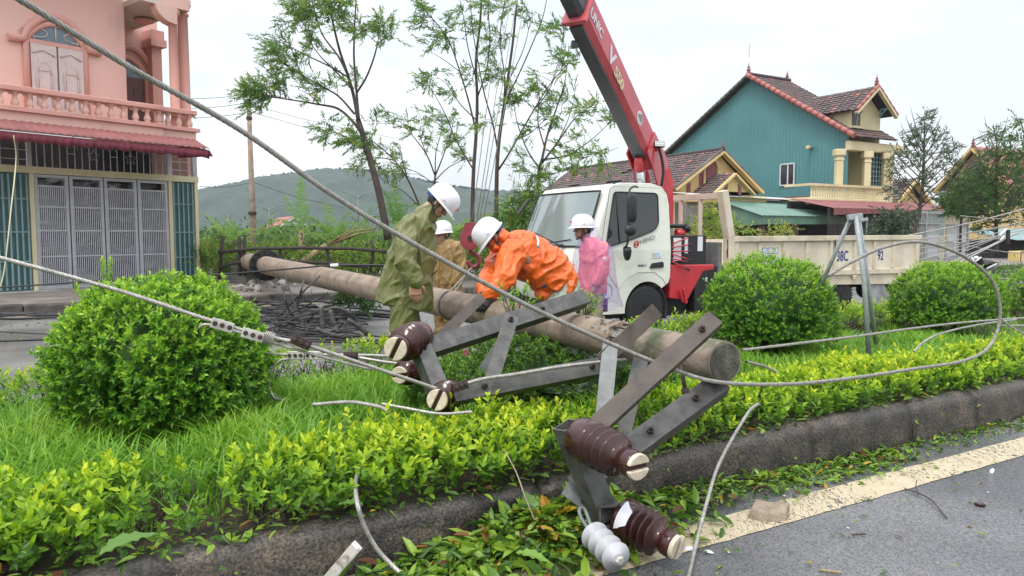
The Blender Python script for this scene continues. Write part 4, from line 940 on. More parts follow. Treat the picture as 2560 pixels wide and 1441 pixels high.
for k_, (xa, xb) in enumerate(((1186, 1282), (1203, 1310), (1212, 1330), (1224, 1356))):
    mb = MB(); mb.tube([hook_at + hxr * ((xa - 1180) / FPX * 7.2 * .7 - .01) + UP * .1, P(xb, -227, 8.2)], .0045, 6); mb.build('hoist_rope', M['alu_dark'], hk)
def polehug(t, a, dr=.012):
    x_, y_, z_ = MB().frame(A0, A1); r = prad(t) + dr; return ax(t) + x_ * (r * math.cos(a)) + y_ * (r * math.sin(a))
ts = .2015
xx, yy, zz = MB().frame(A0, A1); 
def ang(v): return math.atan2(v.dot(yy), v.dot(xx))
hookend = hc - UP * .055
loop = [hookend, hookend.lerp(polehug(ts, ang(UP) ), .5) ]
a_up = ang(UP + (CAMP - ax(ts)).normalized() * .5)
a_dn = a_up
side_ = 1 if Vector(polehug(ts, a_up + .6)).dot(CAMP - ax(ts)) > Vector(polehug(ts, a_up - .6)).dot(CAMP - ax(ts)) else -1
loop = [hookend] + [polehug(ts + .002 * i / 14, a_up + side_ * (2 * math.pi - .5) * i / 22 - side_ * .1) for i in range(23)] + [hookend]
strand(loop, .010, 'sling_rope', 'steel rope sling looped round the fallen pole and hung on the crane hook', 'rope', m='alu_dark', n=4)
wire([hookend - UP * .02, hookend - UP * .2 + hxr * .01, hookend - UP * .42], .007, 'sling_rope', 'loose straight end of steel rope hanging below the crane hook', 'rope', m='alu_dark')
M['skin'] = mat('weathered skin', (.52, .29, .20), (.43, .22, .15), .5, scale=14, bump=.08)
M['skin_dark'] = mat('tanned skin', (.40, .215, .15), (.32, .165, .115), .5, scale=14, bump=.08)
def cloth(name, c1, c2, rough=.5, sheen=.0, bump=.55):
    m, nt, b = _mat(name); N, L = nt.nodes, nt.links
    t = N.new("ShaderNodeTexCoord")
    n1 = N.new("ShaderNodeTexNoise"); n1.inputs['Scale'].default_value = 9; n1.inputs['Detail'].default_value = 5; n1.inputs['Distortion'].default_value = 1.6; L.new(t.outputs['Object'], n1.inputs['Vector'])
    r = N.new("ShaderNodeValToRGB"); L.new(n1.outputs['Fac'], r.inputs[0]); r.color_ramp.elements[0].position = .3; r.color_ramp.elements[1].position = .7
    r.color_ramp.elements[0].color = (*c2, 1); r.color_ramp.elements[1].color = (*c1, 1); L.new(r.outputs[0], b.inputs['Base Color'])
    mpn = N.new("ShaderNodeMapping"); mpn.inputs['Scale'].default_value = (1.3, 1.3, .6); L.new(t.outputs['Object'], mpn.inputs[0])
    w = N.new("ShaderNodeTexNoise"); w.inputs['Scale'].default_value = 5; w.inputs['Detail'].default_value = 2; w.inputs['Distortion'].default_value = 1.2; L.new(mpn.outputs[0], w.inputs['Vector'])
    sb = N.new("ShaderNodeMath"); sb.operation = 'SUBTRACT'; sb.inputs[1].default_value = .5; L.new(w.outputs['Fac'], sb.inputs[0])
    ab = N.new("ShaderNodeMath"); ab.operation = 'ABSOLUTE'; L.new(sb.outputs[0], ab.inputs[0])
    bp = N.new("ShaderNodeBump"); bp.inputs['Strength'].default_value = bump; bp.inputs['Distance'].default_value = .05; L.new(ab.outputs[0], bp.inputs['Height']); L.new(bp.outputs[0], b.inputs['Normal'])
    b.inputs['Roughness'].default_value = rough; b.inputs['Sheen Weight'].default_value = sheen
    return m
M['olive'] = cloth('olive rain jacket', (.165, .175, .055), (.12, .13, .038), .42)
M['tan'] = cloth('tan rain jacket', (.27, .175, .06), (.20, .125, .04), .45)
M['orange'] = cloth('orange rain jacket', (.78, .15, .018), (.66, .105, .012), .42)
M['pink'] = cloth('coral pink jacket', (.80, .21, .18), (.70, .15, .14), .5)
M['mint'] = cloth('pale mint trousers', (.50, .62, .50), (.40, .52, .41), .6)
M['navy'] = cloth('dark trousers', (.12, .12, .13), (.08, .08, .09), .7)
M['sand'] = cloth('sand trousers', (.42, .36, .24), (.34, .28, .18), .7)
M['glove'] = cloth('black work glove', (.025, .025, .028), (.015, .015, .017), .6, bump=.3)
M['boot'] = mat('dark boot', (.03, .03, .03), (.02, .02, .02), .5)
M['helmet'] = mat('white helmet plastic', (.76, .76, .79), (.72, .72, .75), .28, scale=6, coat=.3)
M['strap'] = mat('dark strap', (.03, .045, .045), (.02, .03, .03), .6)
M['hb_blue'] = mat('blue headband', (.06, .16, .45), (.05, .13, .38), .5)
M['hair'] = mat('black hair', (.018, .015, .013), (.01, .009, .008), .55, scale=60, bump=.4)
M['eye'] = mat('dark eye', (.03, .02, .015), (.02, .015, .01), .3)
M['side_ink'] = mat('faint printed mark', (.55, .25, .30), (.5, .22, .3), .4)
M['lip'] = mat('lips', (.32, .13, .10), (.27, .10, .08), .5)
M['reflect'] = mat('silver reflective tape', (.55, .58, .58), (.45, .48, .48), .35, .3)
m, nt, b = _mat('purple plastic poncho'); b.inputs['Base Color'].default_value = (.50, .27, .80, 1); b.inputs['Roughness'].default_value = .18; b.inputs['Alpha'].default_value = .23; b.inputs['Specular IOR Level'].default_value = .8
N, L = nt.nodes, nt.links; t = N.new("ShaderNodeTexCoord"); w = N.new("ShaderNodeTexNoise"); w.inputs['Scale'].default_value = 14; w.inputs['Distortion'].default_value = 2.5; L.new(t.outputs['Object'], w.inputs['Vector'])
bp = N.new("ShaderNodeBump"); bp.inputs['Strength'].default_value = .9; bp.inputs['Distance'].default_value = .08; L.new(w.outputs['Fac'], bp.inputs['Height']); L.new(bp.outputs[0], b.inputs['Normal'])
M['poncho'] = m

def capsule(mb, a, b_, ra, rb, n=12):
    a, b_ = Vector(a), Vector(b_); prof = []; L_ = (b_ - a).length
    if L_ < 1e-6: return mb.ell(a, (ra, ra, ra), None, n, 8)
    x, y, z = mb.frame(a, b_); rows = []
    for i in range(5): th_ = -math.pi / 2 + i * math.pi / 8; rows.append((ra * math.sin(th_), max(1e-4, ra * math.cos(th_))))
    for i in range(5): th_ = i * math.pi / 8; rows.append((L_ + rb * math.sin(th_), max(1e-4, rb * math.cos(th_))))
    V = [a + z * d + x * (r * math.cos(t_)) + y * (r * math.sin(t_)) for d, r in rows for t_ in [2 * math.pi * k / n for k in range(n)]]
    F = [(i * n + k, i * n + (k + 1) % n, (i + 1) * n + (k + 1) % n, (i + 1) * n + k) for i in range(len(rows) - 1) for k in range(n)]
    F += [tuple(reversed(range(n))), tuple(range((len(rows) - 1) * n, len(rows) * n))]
    return mb.add(V, F, True)
def limb(mb, pts, rs):
    for i in range(len(pts) - 1): capsule(mb, pts[i], pts[i + 1], rs[i], rs[i + 1])
def loft(mb, secs, n=28, sq=2.3):
    """secs: (centre, half-axis vector, half-axis vector)"""
    V = []
    for c, a, b_ in secs:
        for k in range(n):
            t_ = 2 * math.pi * k / n; cs, sn_ = math.cos(t_), math.sin(t_)
            ex = 2 / sq; V.append(Vector(c) + Vector(a) * (math.copysign(abs(cs) ** ex, cs)) + Vector(b_) * (math.copysign(abs(sn_) ** ex, sn_)))
    m_ = len(secs); F = [(i * n + k, i * n + (k + 1) % n, (i + 1) * n + (k + 1) % n, (i + 1) * n + k) for i in range(m_ - 1) for k in range(n)]
    F += [tuple(reversed(range(n))), tuple(range((m_ - 1) * n, m_ * n))]
    return mb.add(V, F, True)
def fuse(name, mb, m, parent, vox=.008, it=4, wrinkle=0.0, wf=9.0, seed=0, stretch=(1, 1, .6)):
    """one continuous surface grown over the joined shapes"""
    me = bpy.data.meshes.new(name); me.from_pydata(mb.V, [], mb.F)
    bm = bmesh.new(); bm.from_mesh(me); bmesh.ops.recalc_face_normals(bm, faces=bm.faces); bm.to_mesh(me); bm.free()
    o = bpy.data.objects.new(name, me); COL.objects.link(o)
    r = o.modifiers.new("r", 'REMESH'); r.mode = 'VOXEL'; r.voxel_size = vox; r.use_smooth_shade = True
    s_ = o.modifiers.new("s", 'SMOOTH'); s_.iterations = it; s_.factor = .5
    dg = bpy.context.evaluated_depsgraph_get(); ne = bpy.data.meshes.new_from_object(o.evaluated_get(dg))
    bpy.data.objects.remove(o); bpy.data.meshes.remove(me); ne.name = name
    if wrinkle:
        nvt = len(ne.vertices); co = np.empty(nvt * 3); no = np.empty(nvt * 3); ne.vertices.foreach_get("co", co); ne.vertices.foreach_get("normal", no); dsp = np.empty(nvt)
        for i, p in enumerate(co.reshape(-1, 3).tolist()):
            q = Vector((p[0] * stretch[0], p[1] * stretch[1], p[2] * stretch[2])) * wf
            q = Vector((q.x * .8 + q.z * .6, q.y, (q.z * .8 - q.x * .6) * 1.9)) * .62; w1 = mnoise.noise(q + Vector((seed, 0, 0)) + .45 * mnoise.noise_vector(q * .7)); w2 = mnoise.noise(q * 2.1 + Vector((0, seed, 3)))
            dsp[i] = wrinkle * 1.5 * ((1 - min(1, abs(w1) * 2.6)) ** 1.5 - .4 + .35 * ((1 - min(1, abs(w2) * 2.4)) ** 1.5 - .3))
        ne.vertices.foreach_set("co", (co.reshape(-1, 3) + no.reshape(-1, 3) * dsp[:, None]).ravel())
    ne.materials.clear(); ne.update(); return link(name, ne, m, parent)
def hand(mb, w, d, side, back, s_=1.0, curl=.6, fat=1.0):
    """w wrist, d towards the fingers, side towards the thumb, back out of the back of the hand"""
    w, d, side, back = Vector(w), Vector(d).normalized(), Vector(side), Vector(back)
    side = (side - d * side.dot(d)).normalized(); back = d.cross(side) if d.cross(side).dot(back) > 0 else -d.cross(side)
    pc = w + d * .05 * s_
    loft(mb, [(w - d * .005, side * .026 * s_ * fat, back * .020 * s_ * fat), (w + d * .03 * s_, side * .038 * s_ * fat, back * .017 * s_ * fat), (w + d * .085 * s_, side * .042 * s_ * fat, back * .014 * s_ * fat)], 16, 2.4)
    for k_, (off, ln) in enumerate(((.031, .070), (.0105, .080), (-.0105, .073), (-.031, .058))):
        a = w + d * (.082 - .004 * abs(k_ - 1)) * s_ + side * off * s_; ca = curl * (1 + .12 * k_); dirs = []
        p = a; pts = [p]
        for j, fr in enumerate((.45, .30, .25)):
            ang_ = ca * (.55 + .75 * j); dv = d * math.cos(ang_) - back * math.sin(ang_) + side * off * .9; p = p + dv.normalized() * ln * fr * s_; pts.append(p)
        limb(mb, pts, [.0100 * s_ * fat, .0092 * s_ * fat, .0084 * s_ * fat, .0072 * s_ * fat])
    a = w + d * .022 * s_ + side * .030 * s_; p1 = a + (d * .55 + side * .75 - back * .25).normalized() * .035 * s_; p2 = p1 + (d * .85 + side * .25 - back * .35).normalized() * .030 * s_; p3 = p2 + (d * .9 - side * .05 - back * .4).normalized() * .024 * s_
    limb(mb, [a, p1, p2, p3], [.015 * s_ * fat, .0125 * s_ * fat, .0105 * s_ * fat, .0085 * s_ * fat])
class Head:
    def __init__(s, c, f, u, k=1.0):
        s.c = Vector(c); s.f = Vector(f).normalized(); u = Vector(u); s.u = (u - s.f * u.dot(s.f)).normalized(); s.r = s.f.cross(s.u); s.k = k
    def p(s, x, y, z): return s.c + (s.r * x + s.f * y + s.u * z) * s.k
    def rot(s): return Matrix((s.r, s.f, s.u)).transposed()
    def ell(s, mb, c, r): mb.ell(s.p(*c), [q * s.k for q in r], s.rot(), 18, 12)
    def grow(s, mb, neck):
        k = s.k
        s.ell(mb, (0, -.008, .025), (.076, .097, .100)); s.ell(mb, (0, .030, -.058), (.060, .062, .060)); s.ell(mb, (0, .070, -.098), (.026, .020, .018))
        for sg in (-1, 1):
            s.ell(mb, (sg * .040, .058, -.022), (.026, .024, .026)); s.ell(mb, (sg * .044, .030, -.075), (.022, .03, .024))
            s.ell(mb, (sg * .079, -.006, -.012), (.010, .019, .031)); limb(mb, [s.p(sg * .012, .088, .022), s.p(sg * .045, .076, .026)], [.012 * k, .009 * k])
        limb(mb, [s.p(0, .086, .016), s.p(0, .104, -.022), s.p(0, .108, -.030)], [.009 * k, .0115 * k, .0125 * k])
        for sg in (-1, 1): s.ell(mb, (sg * .012, .095, -.032), (.009, .010, .008))
        limb(mb, [s.p(-.018, .088, -.060), s.p(0, .094, -.058), s.p(.018, .088, -.060)], [.006 * k, .0085 * k, .006 * k])
        limb(mb, [s.p(-.016, .086, -.070), s.p(0, .091, -.071), s.p(.016, .086, -.070)], [.006 * k, .009 * k, .006 * k])
        limb(mb, [s.p(0, -.02, -.04), s.p(0, -.022, -.10), Vector(neck)], [.058 * k, .056 * k, .062 * k])
    def details(s, parent):
        k = s.k
        for sg in (-1, 1):
            mb = MB(); mb.ell(s.p(sg * .030, .083, .002), (.0135 * k, .006 * k, .0058 * k), s.rot(), 10, 6); mb.build('eye', M['eye'], parent)
            mb = MB(); mb.tube([s.p(sg * .014, .0995, .024), s.p(sg * .032, .096, .030), s.p(sg * .048, .083, .026)], [.0035 * k, .0045 * k, .003 * k], 6); mb.build('eyebrow', M['hair'], parent)
        mb = MB(); mb.tube([s.p(-.019, .094, -.065), s.p(0, .0995, -.0645), s.p(.019, .094, -.065)], [.002 * k, .0035 * k, .002 * k], 6); mb.build('mouth', M['lip'], parent)
        mb = MB(); mb.ell(s.p(0, -.030, .018), (.081 * k, .084 * k, .098 * k), s.rot(), 20, 14)
        mb.V = [tuple(Vector(v)) for v in mb.V]; mb.build('hair', M['hair'], parent)
    def helmet(s, parent, strap=True, emblem=True, band=None, drop=0.0):
        k = s.k; c0 = s.p(0, .004, .038 - drop); nu, nv = 40, 12; V = []; F = []
        for j in range(nv + 1):
            ph = (math.pi / 2) * j / nv
            for i in range(nu):
                t_ = 2 * math.pi * i / nu; rx, ry, rz = .120, .143, .132
                rib = .006 * math.exp(-((math.sin(t_)) * math.cos(ph) * 0 + (math.cos(t_) * math.cos(ph) / .13) ** 2)) + .004 * sum(math.exp(-(((math.cos(t_) * math.cos(ph)) - q_) / .06) ** 2) for q_ in (-.38, .38))
                w_ = 1 + rib / .12 * (1 if ph > .35 else max(0, (ph - .1) / .25))
                x, y, z = rx * math.cos(t_) * math.cos(ph) ** .72 * w_, ry * math.sin(t_) * math.cos(ph) ** .72 * w_, rz * math.sin(ph) * w_
                V.append(c0 + (s.r * x + s.f * y + s.u * z) * k)
        rows = [(1.00, -.004), (1.03, -.016), (1.09, -.020), (1.09, -.026), (.985, -.020), (.95, 0.0)]
        V2 = []
        for sc, dz in rows:
            for i in range(nu):
                t_ = 2 * math.pi * i / nu; pk = max(0, math.sin(t_)) ** 3; ext = 1 + (sc - 1) * (1 + (3.2 * pk if sc > 1.02 else 0))
                V2.append(c0 + (s.r * (.120 * math.cos(t_) * ext) + s.f * (.143 * math.sin(t_) * ext) + s.u * (dz - (.016 * pk if sc > 1.02 else 0))) * k)
        mb = MB(); mb.add(V, [(j * nu + i, j * nu + (i + 1) % nu, (j + 1) * nu + (i + 1) % nu, (j + 1) * nu + i) for j in range(nv) for i in range(nu)], True)
        b0 = len(mb.V); mb.add(V2, [(j * nu + i, (j + 1) * nu + i, (j + 1) * nu + (i + 1) % nu, j * nu + (i + 1) % nu) for j in range(len(rows) - 1) for i in range(nu)], True)
        h = mb.build('helmet', M['helmet'], parent, fixn=False)
        if emblem:
            mb = MB(); ec = c0 + (s.f * .149 + s.u * .045) * k; en = (s.f * .93 + s.u * .37).normalized(); er = s.r; eu = er.cross(en)
            mb.tube([ec + er * (.016 * math.cos(a)) + eu * (.016 * math.sin(a)) for a in [R_(30 * i) for i in range(13)]], .0025, 5, cap=False); mb.tube([ec - er * .02, ec + er * .02], .003, 5); mb.tube([ec - eu * .02, ec + eu * .02], .003, 5); mb.build('emblem', M['letter_red'], h)
        for sg in (-1, 1):
            mb = MB(); ec = c0 + (s.r * sg * .124 + s.f * .03 + s.u * .018) * k; mb.ell(ec, (.003, .014, .004), s.rot(), 8, 6); mb.build('side_mark', M['side_ink'], h)
        if strap:
            for sg in (-1, 1):
                mb = MB(); mb.tube(spline([s.p(sg * .088, .03, .02), s.p(sg * .082, .026, -.03), s.p(sg * .066, .045, -.085), s.p(sg * .02, .066, -.122), s.p(0, .07, -.124)], 5), .0065, 6)
                mb.tube(spline([s.p(sg * .084, -.05, .02), s.p(sg * .084, -.01, -.045), s.p(sg * .074, .032, -.07)], 4), .006, 6); mb.build('chin_strap', M['strap'], h)
        if band:
            mb = MB(); mb.tube([s.p(.088 * math.cos(a), -.01 + .108 * math.sin(a), .005) for a in [R_(200 + 14 * i) for i in range(11)]], .013, 8); mb.build('headband', M[band], h)
            mb = MB(); mb.box(s.p(0, -.122, .0), (.04, .02, .04), s.rot()); mb.build('adjuster', M[band], h, bevel=.006)
        return h

def px2m(n, Y): return n * Y / FPX
Y = 6.3; q = px2m(1, Y); X_ = Vector((1, 0, 0)); Yv = Vector((0, 1, 0))
man = thing('person', 'man in olive green rain suit and white helmet standing with his head bowed', 'person', Vector((P(1008, 900, Y).x, Y, .24)), 'line workers in white helmets')
hd = Head(P(1097, 508, Y), (.66, -.06, -.75), (.75, 0, .66))
nb = P(1068, 546, Y)
mb = MB(); hd.grow(mb, nb)
loft(mb, [(P(1054, 538, Y), X_ * .045, Yv * .06), (P(1036, 572, Y), X_ * .09, Yv * .13), (P(1028, 640, Y), X_ * .10, Yv * .15), (P(1012, 730, Y), X_ * .10, Yv * .15)])
sh = P(1022, 568, Y - .20); el = P(1011, 652, Y - .31); wr = P(1036, 708, Y - .33)
limb(mb, [sh, el, wr], [.05, .042, .030]); hand(mb, wr, P(1043, 770, Y - .32) - wr, Vector((1, .1, 0)), Vector((.1, -1, 0)), 1.15, .38, 1.1)
sh2, el2, wr2 = P(1030, 566, Y + .20), P(1040, 640, Y + .25), P(1060, 700, Y + .15)
limb(mb, [sh2, el2, wr2], [.05, .042, .03]); hand(mb, wr2, Vector((.4, -.2, -1)), Vector((1, 0, 0)), Vector((0, 1, 0)), 1.0, .6)
for sg in (-1, 1): limb(mb, [P(1008, 720, Y + sg * .09), P(1012 + 6 * sg, 835, Y + sg * .10), Vector((P(1005 + 8 * sg, 900, Y).x, Y + sg * .10, .30))], [.08, .055, .045])
body = fuse('body', mb, M['skin'], man, .0052, 3); hd.details(body); hd.helmet(man, band='hb_blue')
mb = MB(); secs = []
for (y, xl, xr, dp) in ((512, 1046, 1082, .075), (528, 1036, 1085, .10), (545, 1012, 1085, .165), (570, 992, 1088, .20), (610, 979, 1089, .19), (660, 967, 1088, .185), (705, 955, 1084, .19), (745, 946, 1081, .20), (764, 944, 1079, .205)):
    c = P((xl + xr) / 2, y, Y); secs.append((c + (UP * .012 * 0), X_ * px2m((xr - xl) / 2, Y) - UP * (px2m((xr - xl) / 2, Y) * (.17 if y > 740 else .08 if y > 700 else (-.35 if y < 530 else 0))), Yv * dp))
loft(mb, secs, 32, 2.4)
limb(mb, [sh + Vector((0, .04, .0)), sh.lerp(el, .5) + Vector((-.005, -.01, 0)), el, el.lerp(wr, .55), wr + UP * .012], [.105, .098, .088, .080, .066])
limb(mb, [sh2, el2, wr2], [.10, .085, .06])
fuse('rain_jacket', mb, M['olive'], man, .0085, 3, .016, 7.5, 1)
mb = MB(); cuff = wr + UP * .018; loft(mb, [(cuff + (el - wr).normalized() * .03, X_ * .062, Yv * .058), (cuff, X_ * .066, Yv * .062), (cuff - (el - wr).normalized() * .012, X_ * .062, Yv * .058)], 18, 2); fuse('cuff', mb, M['olive'], man, .007, 2, .006, 14, 3)
mb = MB(); loft(mb, [(P(1072, 548, Y), X_ * .055 - UP * .035, Yv * .075), (P(1082, 532, Y), X_ * .05 - UP * .035, Yv * .07), (P(1088, 522, Y), X_ * .045 - UP * .03, Yv * .066)], 20, 2); fuse('collar', mb, M['olive'], man, .007, 2, .006, 10, 5)
mb = MB()
for sg in (-1, 1):
    cx = 1010 + 3 * sg; loft(mb, [(P(1010, 700, Y + sg * .07), X_ * .115, Yv * .12), (P(cx, 770, Y + sg * .10), X_ * .118, Yv * .11), (P(cx + 4, 840, Y + sg * .11), X_ * .112, Yv * .105), (Vector((P(cx, 900, Y).x, Y + sg * .11, .36)), X_ * .10, Yv * .095), (Vector((P(cx, 900, Y).x, Y + sg * .11, .27)), X_ * .105, Yv * .10)], 24, 2.2)
fuse('rain_trousers', mb, M['olive'], man, .009, 3, .013, 8, 9)
for sg in (-1, 1): mb = MB(); limb(mb, [Vector((P(1000, 900, Y).x, Y + sg * .11, .285)), Vector((P(1055, 900, Y).x, Y + sg * .11, .275))], [.05, .042]); fuse('boot', mb, M['boot'], man, .008, 2)
mb = MB(); mb.tube([P(1078, 690, Y - .17), P(1090, 680, Y - .19), P(1096, 675, Y - .2)], .004, 6); mb.build('pen', M['black'], man)
mb = MB(); mb.box(P(1056, 700, Y - .235), (.10, .004, .006), Matrix.Rotation(R_(12), 3, 'Y')); mb.build('pocket_edge', M['olive'], man)

Y = 9.7; f2 = Vector((-.70, -.71, 0)); r2 = f2.cross(UP)
man = thing('person', 'man in tan rain suit and white helmet standing behind the pole, looking to the left', 'person', Vector((P(1118, 800, Y).x, Y, 0)), 'line workers in white helmets')
hd = Head(P(1107, 585, Y), f2 + UP * -.05, UP)
cx = P(1118, 640, Y).x
def B2(z, fw=0, rt=0): return Vector((cx, Y, z)) + f2 * fw + r2 * rt
mb = MB(); hd.grow(mb, B2(1.34, .0))
loft(mb, [(B2(1.36), f2 * .06, r2 * .08), (B2(1.28), f2 * .09, r2 * .18), (B2(1.0), f2 * .10, r2 * .15), (B2(.82), f2 * .10, r2 * .15)])
for sg in (-1, 1):
    limb(mb, [B2(1.28, 0, sg * .19), B2(1.0, -.03, sg * .26), B2(.80, .05, sg * .25)], [.05, .042, .03]); hand(mb, B2(.79, .05, sg * .25), Vector((0, 0, -1)) + f2 * .15, f2, r2 * sg, 1.0, .6)
    limb(mb, [B2(.85, 0, sg * .09), B2(.47, .02, sg * .11), B2(.06, 0, sg * .12)], [.08, .055, .045])
body = fuse('body', mb, M['skin'], man, .0055, 3); hd.details(body); hd.helmet(man, drop=.0)
mb = MB(); loft(mb, [(B2(1.385, .02), f2 * .075, r2 * .085), (B2(1.34), f2 * .10, r2 * .12), (B2(1.28), f2 * .13, r2 * .205), (B2(1.15), f2 * .15, r2 * .225), (B2(.95), f2 * .155, r2 * .225), (B2(.68), f2 * .165, r2 * .24)], 28, 2.4)
for sg in (-1, 1): limb(mb, [B2(1.27, 0, sg * .19), B2(1.0, -.03, sg * .265), B2(.82, .05, sg * .255)], [.092, .082, .065])
fuse('rain_jacket', mb, M['tan'], man, .010, 3, .013, 7, 21)
mb = MB()
for sg in (-1, 1): loft(mb, [(B2(.80, 0, sg * .07), f2 * .13, r2 * .12), (B2(.45, .02, sg * .11), f2 * .105, r2 * .10), (B2(.05, 0, sg * .12), f2 * .095, r2 * .09)], 20, 2.2)
fuse('rain_trousers', mb, M['tan'], man, .010, 3, .012, 8, 23)
mb = MB(); mb.bar(B2(1.33, .128), B2(.72, .172), .025, .006, f2); mb.build('zip_flap', M['tan'], man)
for sg in (-1, 1):
    mb = MB(); mb.bar(B2(.83, .168, sg * .12 - .06), B2(.83, .168, sg * .12 + .06), .05, .008, f2); mb.build('pocket_flap', M['tan'], man)
    mb = MB(); limb(mb, [B2(.05, -.04, sg * .12), B2(.045, .16, sg * .13)], [.05, .042]); fuse('boot', mb, M['boot'], man, .009, 2)

Y = 6.55
man = thing('person', 'man in bright orange jacket and white helmet bending over the pole with black gloves', 'person', Vector((P(1400, 880, Y).x, Y + .1, .24)), 'line workers in white helmets')
hd = Head(P(1231, 592, Y - .12), (-.60, -.22, -.77), (-.72, -.10, .66))
hip = P(1392, 708, Y + .12); chest = P(1300, 640, Y - .02); nk = P(1262, 612, Y - .06)
sp = (nk - hip).normalized(); side_v = Vector((sp.y, -sp.x, 0)).normalized()
if side_v.y > 0: side_v = -side_v                       # towards the camera: his left
nv_ = side_v.cross(sp).normalized(); nv_ = nv_ if nv_.z > 0 else -nv_
mb = MB(); hd.grow(mb, nk)
loft(mb, [(nk, nv_ * .06, side_v * .07), (chest, nv_ * .10, side_v * .17), (hip.lerp(chest, .4), nv_ * .11, side_v * .16), (hip, nv_ * .11, side_v * .16)])
shL, elL, wrL = P(1283, 632, Y - .22), P(1262, 695, Y - .38), P(1221, 738, Y - .48)
shR, elR, wrR = P(1255, 640, Y + .15), P(1225, 690, Y - .1), P(1205, 736, Y - .36)
for a, b_, c in ((shL, elL, wrL), (shR, elR, wrR)): limb(mb, [a, b_, c], [.05, .042, .03])
hand(mb, wrL, P(1188, 785, Y - .52) - wrL, Vector((-1, .2, .3)), Vector((.3, -1, .4)), .95, .5); hand(mb, wrR, P(1183, 762, Y - .45) - wrR, Vector((.3, -.6, .6)), Vector((-1, -.2, .3)), .95, .8)
kn = [P(1375, 850, Y - .02), P(1390, 850, Y + .2)]
for sg, k_ in zip((-1, 1), kn): limb(mb, [hip - side_v * .09 * sg, k_, Vector((P(1405, 900, Y).x, Y + .1 + .13 * sg, .30))], [.09, .06, .045])
body = fuse('body', mb, M['skin_dark'], man, .0055, 3); hd.details(body); hd.helmet(man, band='hb_blue')
mb = MB(); pts_ = [(1256, 606, .075, .085), (1275, 608, .125, .14), (1298, 622, .17, .21), (1328, 648, .205, .225), (1360, 672, .21, .225), (1388, 694, .20, .22), (1402, 712, .185, .225), (1410, 722, .17, .225)]
loft(mb, [(P(x, y, Y - .03 + .15 * i / 6), nv_ * a, side_v * b_) for i, (x, y, a, b_) in enumerate(pts_)], 30, 2.25)
limb(mb, [shL + nv_ * -.02, shL.lerp(elL, .5), elL, elL.lerp(wrL, .6), wrL], [.125, .11, .098, .075, .052]); limb(mb, [shR, shR.lerp(elR, .5), elR, wrR], [.115, .105, .09, .055])
limb(mb, [P(1395, 735, Y), P(1350, 738, Y - .02)], [.07, .05])
fuse('rain_jacket', mb, M['orange'], man, .0085, 3, .017, 7.5, 31, (1, 1, 1))
mb = MB(); loft(mb, [(hd.p(0, -.055, -.10), hd.r * .075, hd.f * .07), (hd.p(0, -.03, -.05), hd.r * .082, hd.f * .085), (hd.p(0, -.012, -.015), hd.r * .088, hd.f * .10)], 22, 2); limb(mb, [hd.p(-.05, .06, -.075), hd.p(0, .085, -.08), hd.p(.05, .06, -.075)], [.03, .03, .03]); fuse('hood', mb, M['orange'], man, .007, 3, .008, 12, 37)
mb = MB(); hand(mb, wrL, P(1188, 785, Y - .52) - wrL, Vector((-1, .2, .3)), Vector((.3, -1, .4)), 1.12, .5, 1.3); capsule(mb, wrL + (elL - wrL).normalized() * .05, wrL, .045, .036); fuse('glove', mb, M['glove'], man, .0055, 2)
mb = MB(); hand(mb, wrR, P(1183, 762, Y - .45) - wrR, Vector((.3, -.6, .6)), Vector((-1, -.2, .3)), 1.12, .8, 1.3); capsule(mb, wrR + (elR - wrR).normalized() * .05, wrR, .045, .036); fuse('glove', mb, M['glove'], man, .0055, 2)
mb = MB()
for sg, k_ in zip((-1, 1), kn): limb(mb, [hip + Vector((.03, 0, -.02)) - side_v * .08 * sg, k_, Vector((P(1405, 900, Y).x, Y + .1 + .13 * sg, .33))], [.14, .115, .10])
limb(mb, [P(1412, 735, Y + .05), P(1416, 775, Y + .05)], [.095, .10])
fuse('trousers', mb, M['mint'], man, .009, 3, .010, 8, 41)
for sg in (-1, 1): mb = MB(); fp = Vector((P(1405, 900, Y).x, Y + .1 + .13 * sg, .285)); limb(mb, [fp + X_ * .03, fp - X_ * .17], [.052, .044]); fuse('boot', mb, M['boot'], man, .008, 2)
mb = MB(); r0 = P(1343, 592, Y); mb.tube([P(1341, 591, Y - .08), P(1346, 603, Y - .17), P(1345, 618, Y - .225)], .012, 6); mb.build('reflective_strip', M['reflect'], man)
mb = MB(); mb.box(P(1361, 716, Y - .19), (.045, .012, .03), Matrix.Rotation(R_(-25), 3, 'Y')); mb.build('buckle', M['black'], man, bevel=.004)

Y = 8.7; f4 = Vector((-.96, -.28, 0)).normalized(); r4 = f4.cross(UP)
man = thing('person', 'man in pink jacket under a transparent purple rain poncho standing beside the truck cab', 'person', Vector((P(1482, 800, Y).x, Y, 0)), 'line workers in white helmets')
hd = Head(P(1457, 573, Y), f4 + UP * .02, UP)
cx = P(1482, 640, Y).x
def B4(z, fw=0, rt=0): return Vector((cx, Y, z)) + f4 * fw + r4 * rt
mb = MB(); hd.grow(mb, B4(1.36, .06))
loft(mb, [(B4(1.38, .05), f4 * .06, r4 * .08), (B4(1.30), f4 * .09, r4 * .18), (B4(1.0), f4 * .10, r4 * .15), (B4(.82), f4 * .10, r4 * .15)])
near = -1 if (r4 * -1).y < 0 else 1
for sg in (-1, 1):
    limb(mb, [B4(1.30, -.02, sg * .19), B4(1.02, -.02, sg * .25), B4(.80, .09, sg * .24)], [.05, .042, .032]); hand(mb, B4(.79, .09, sg * .24), Vector((0, 0, -1)) + f4 * .1, f4, r4 * sg, 1.0, .5)
    limb(mb, [B4(.85, 0, sg * .09), B4(.47, .02, sg * .10), B4(.06, 0, sg * .11)], [.08, .055, .045])
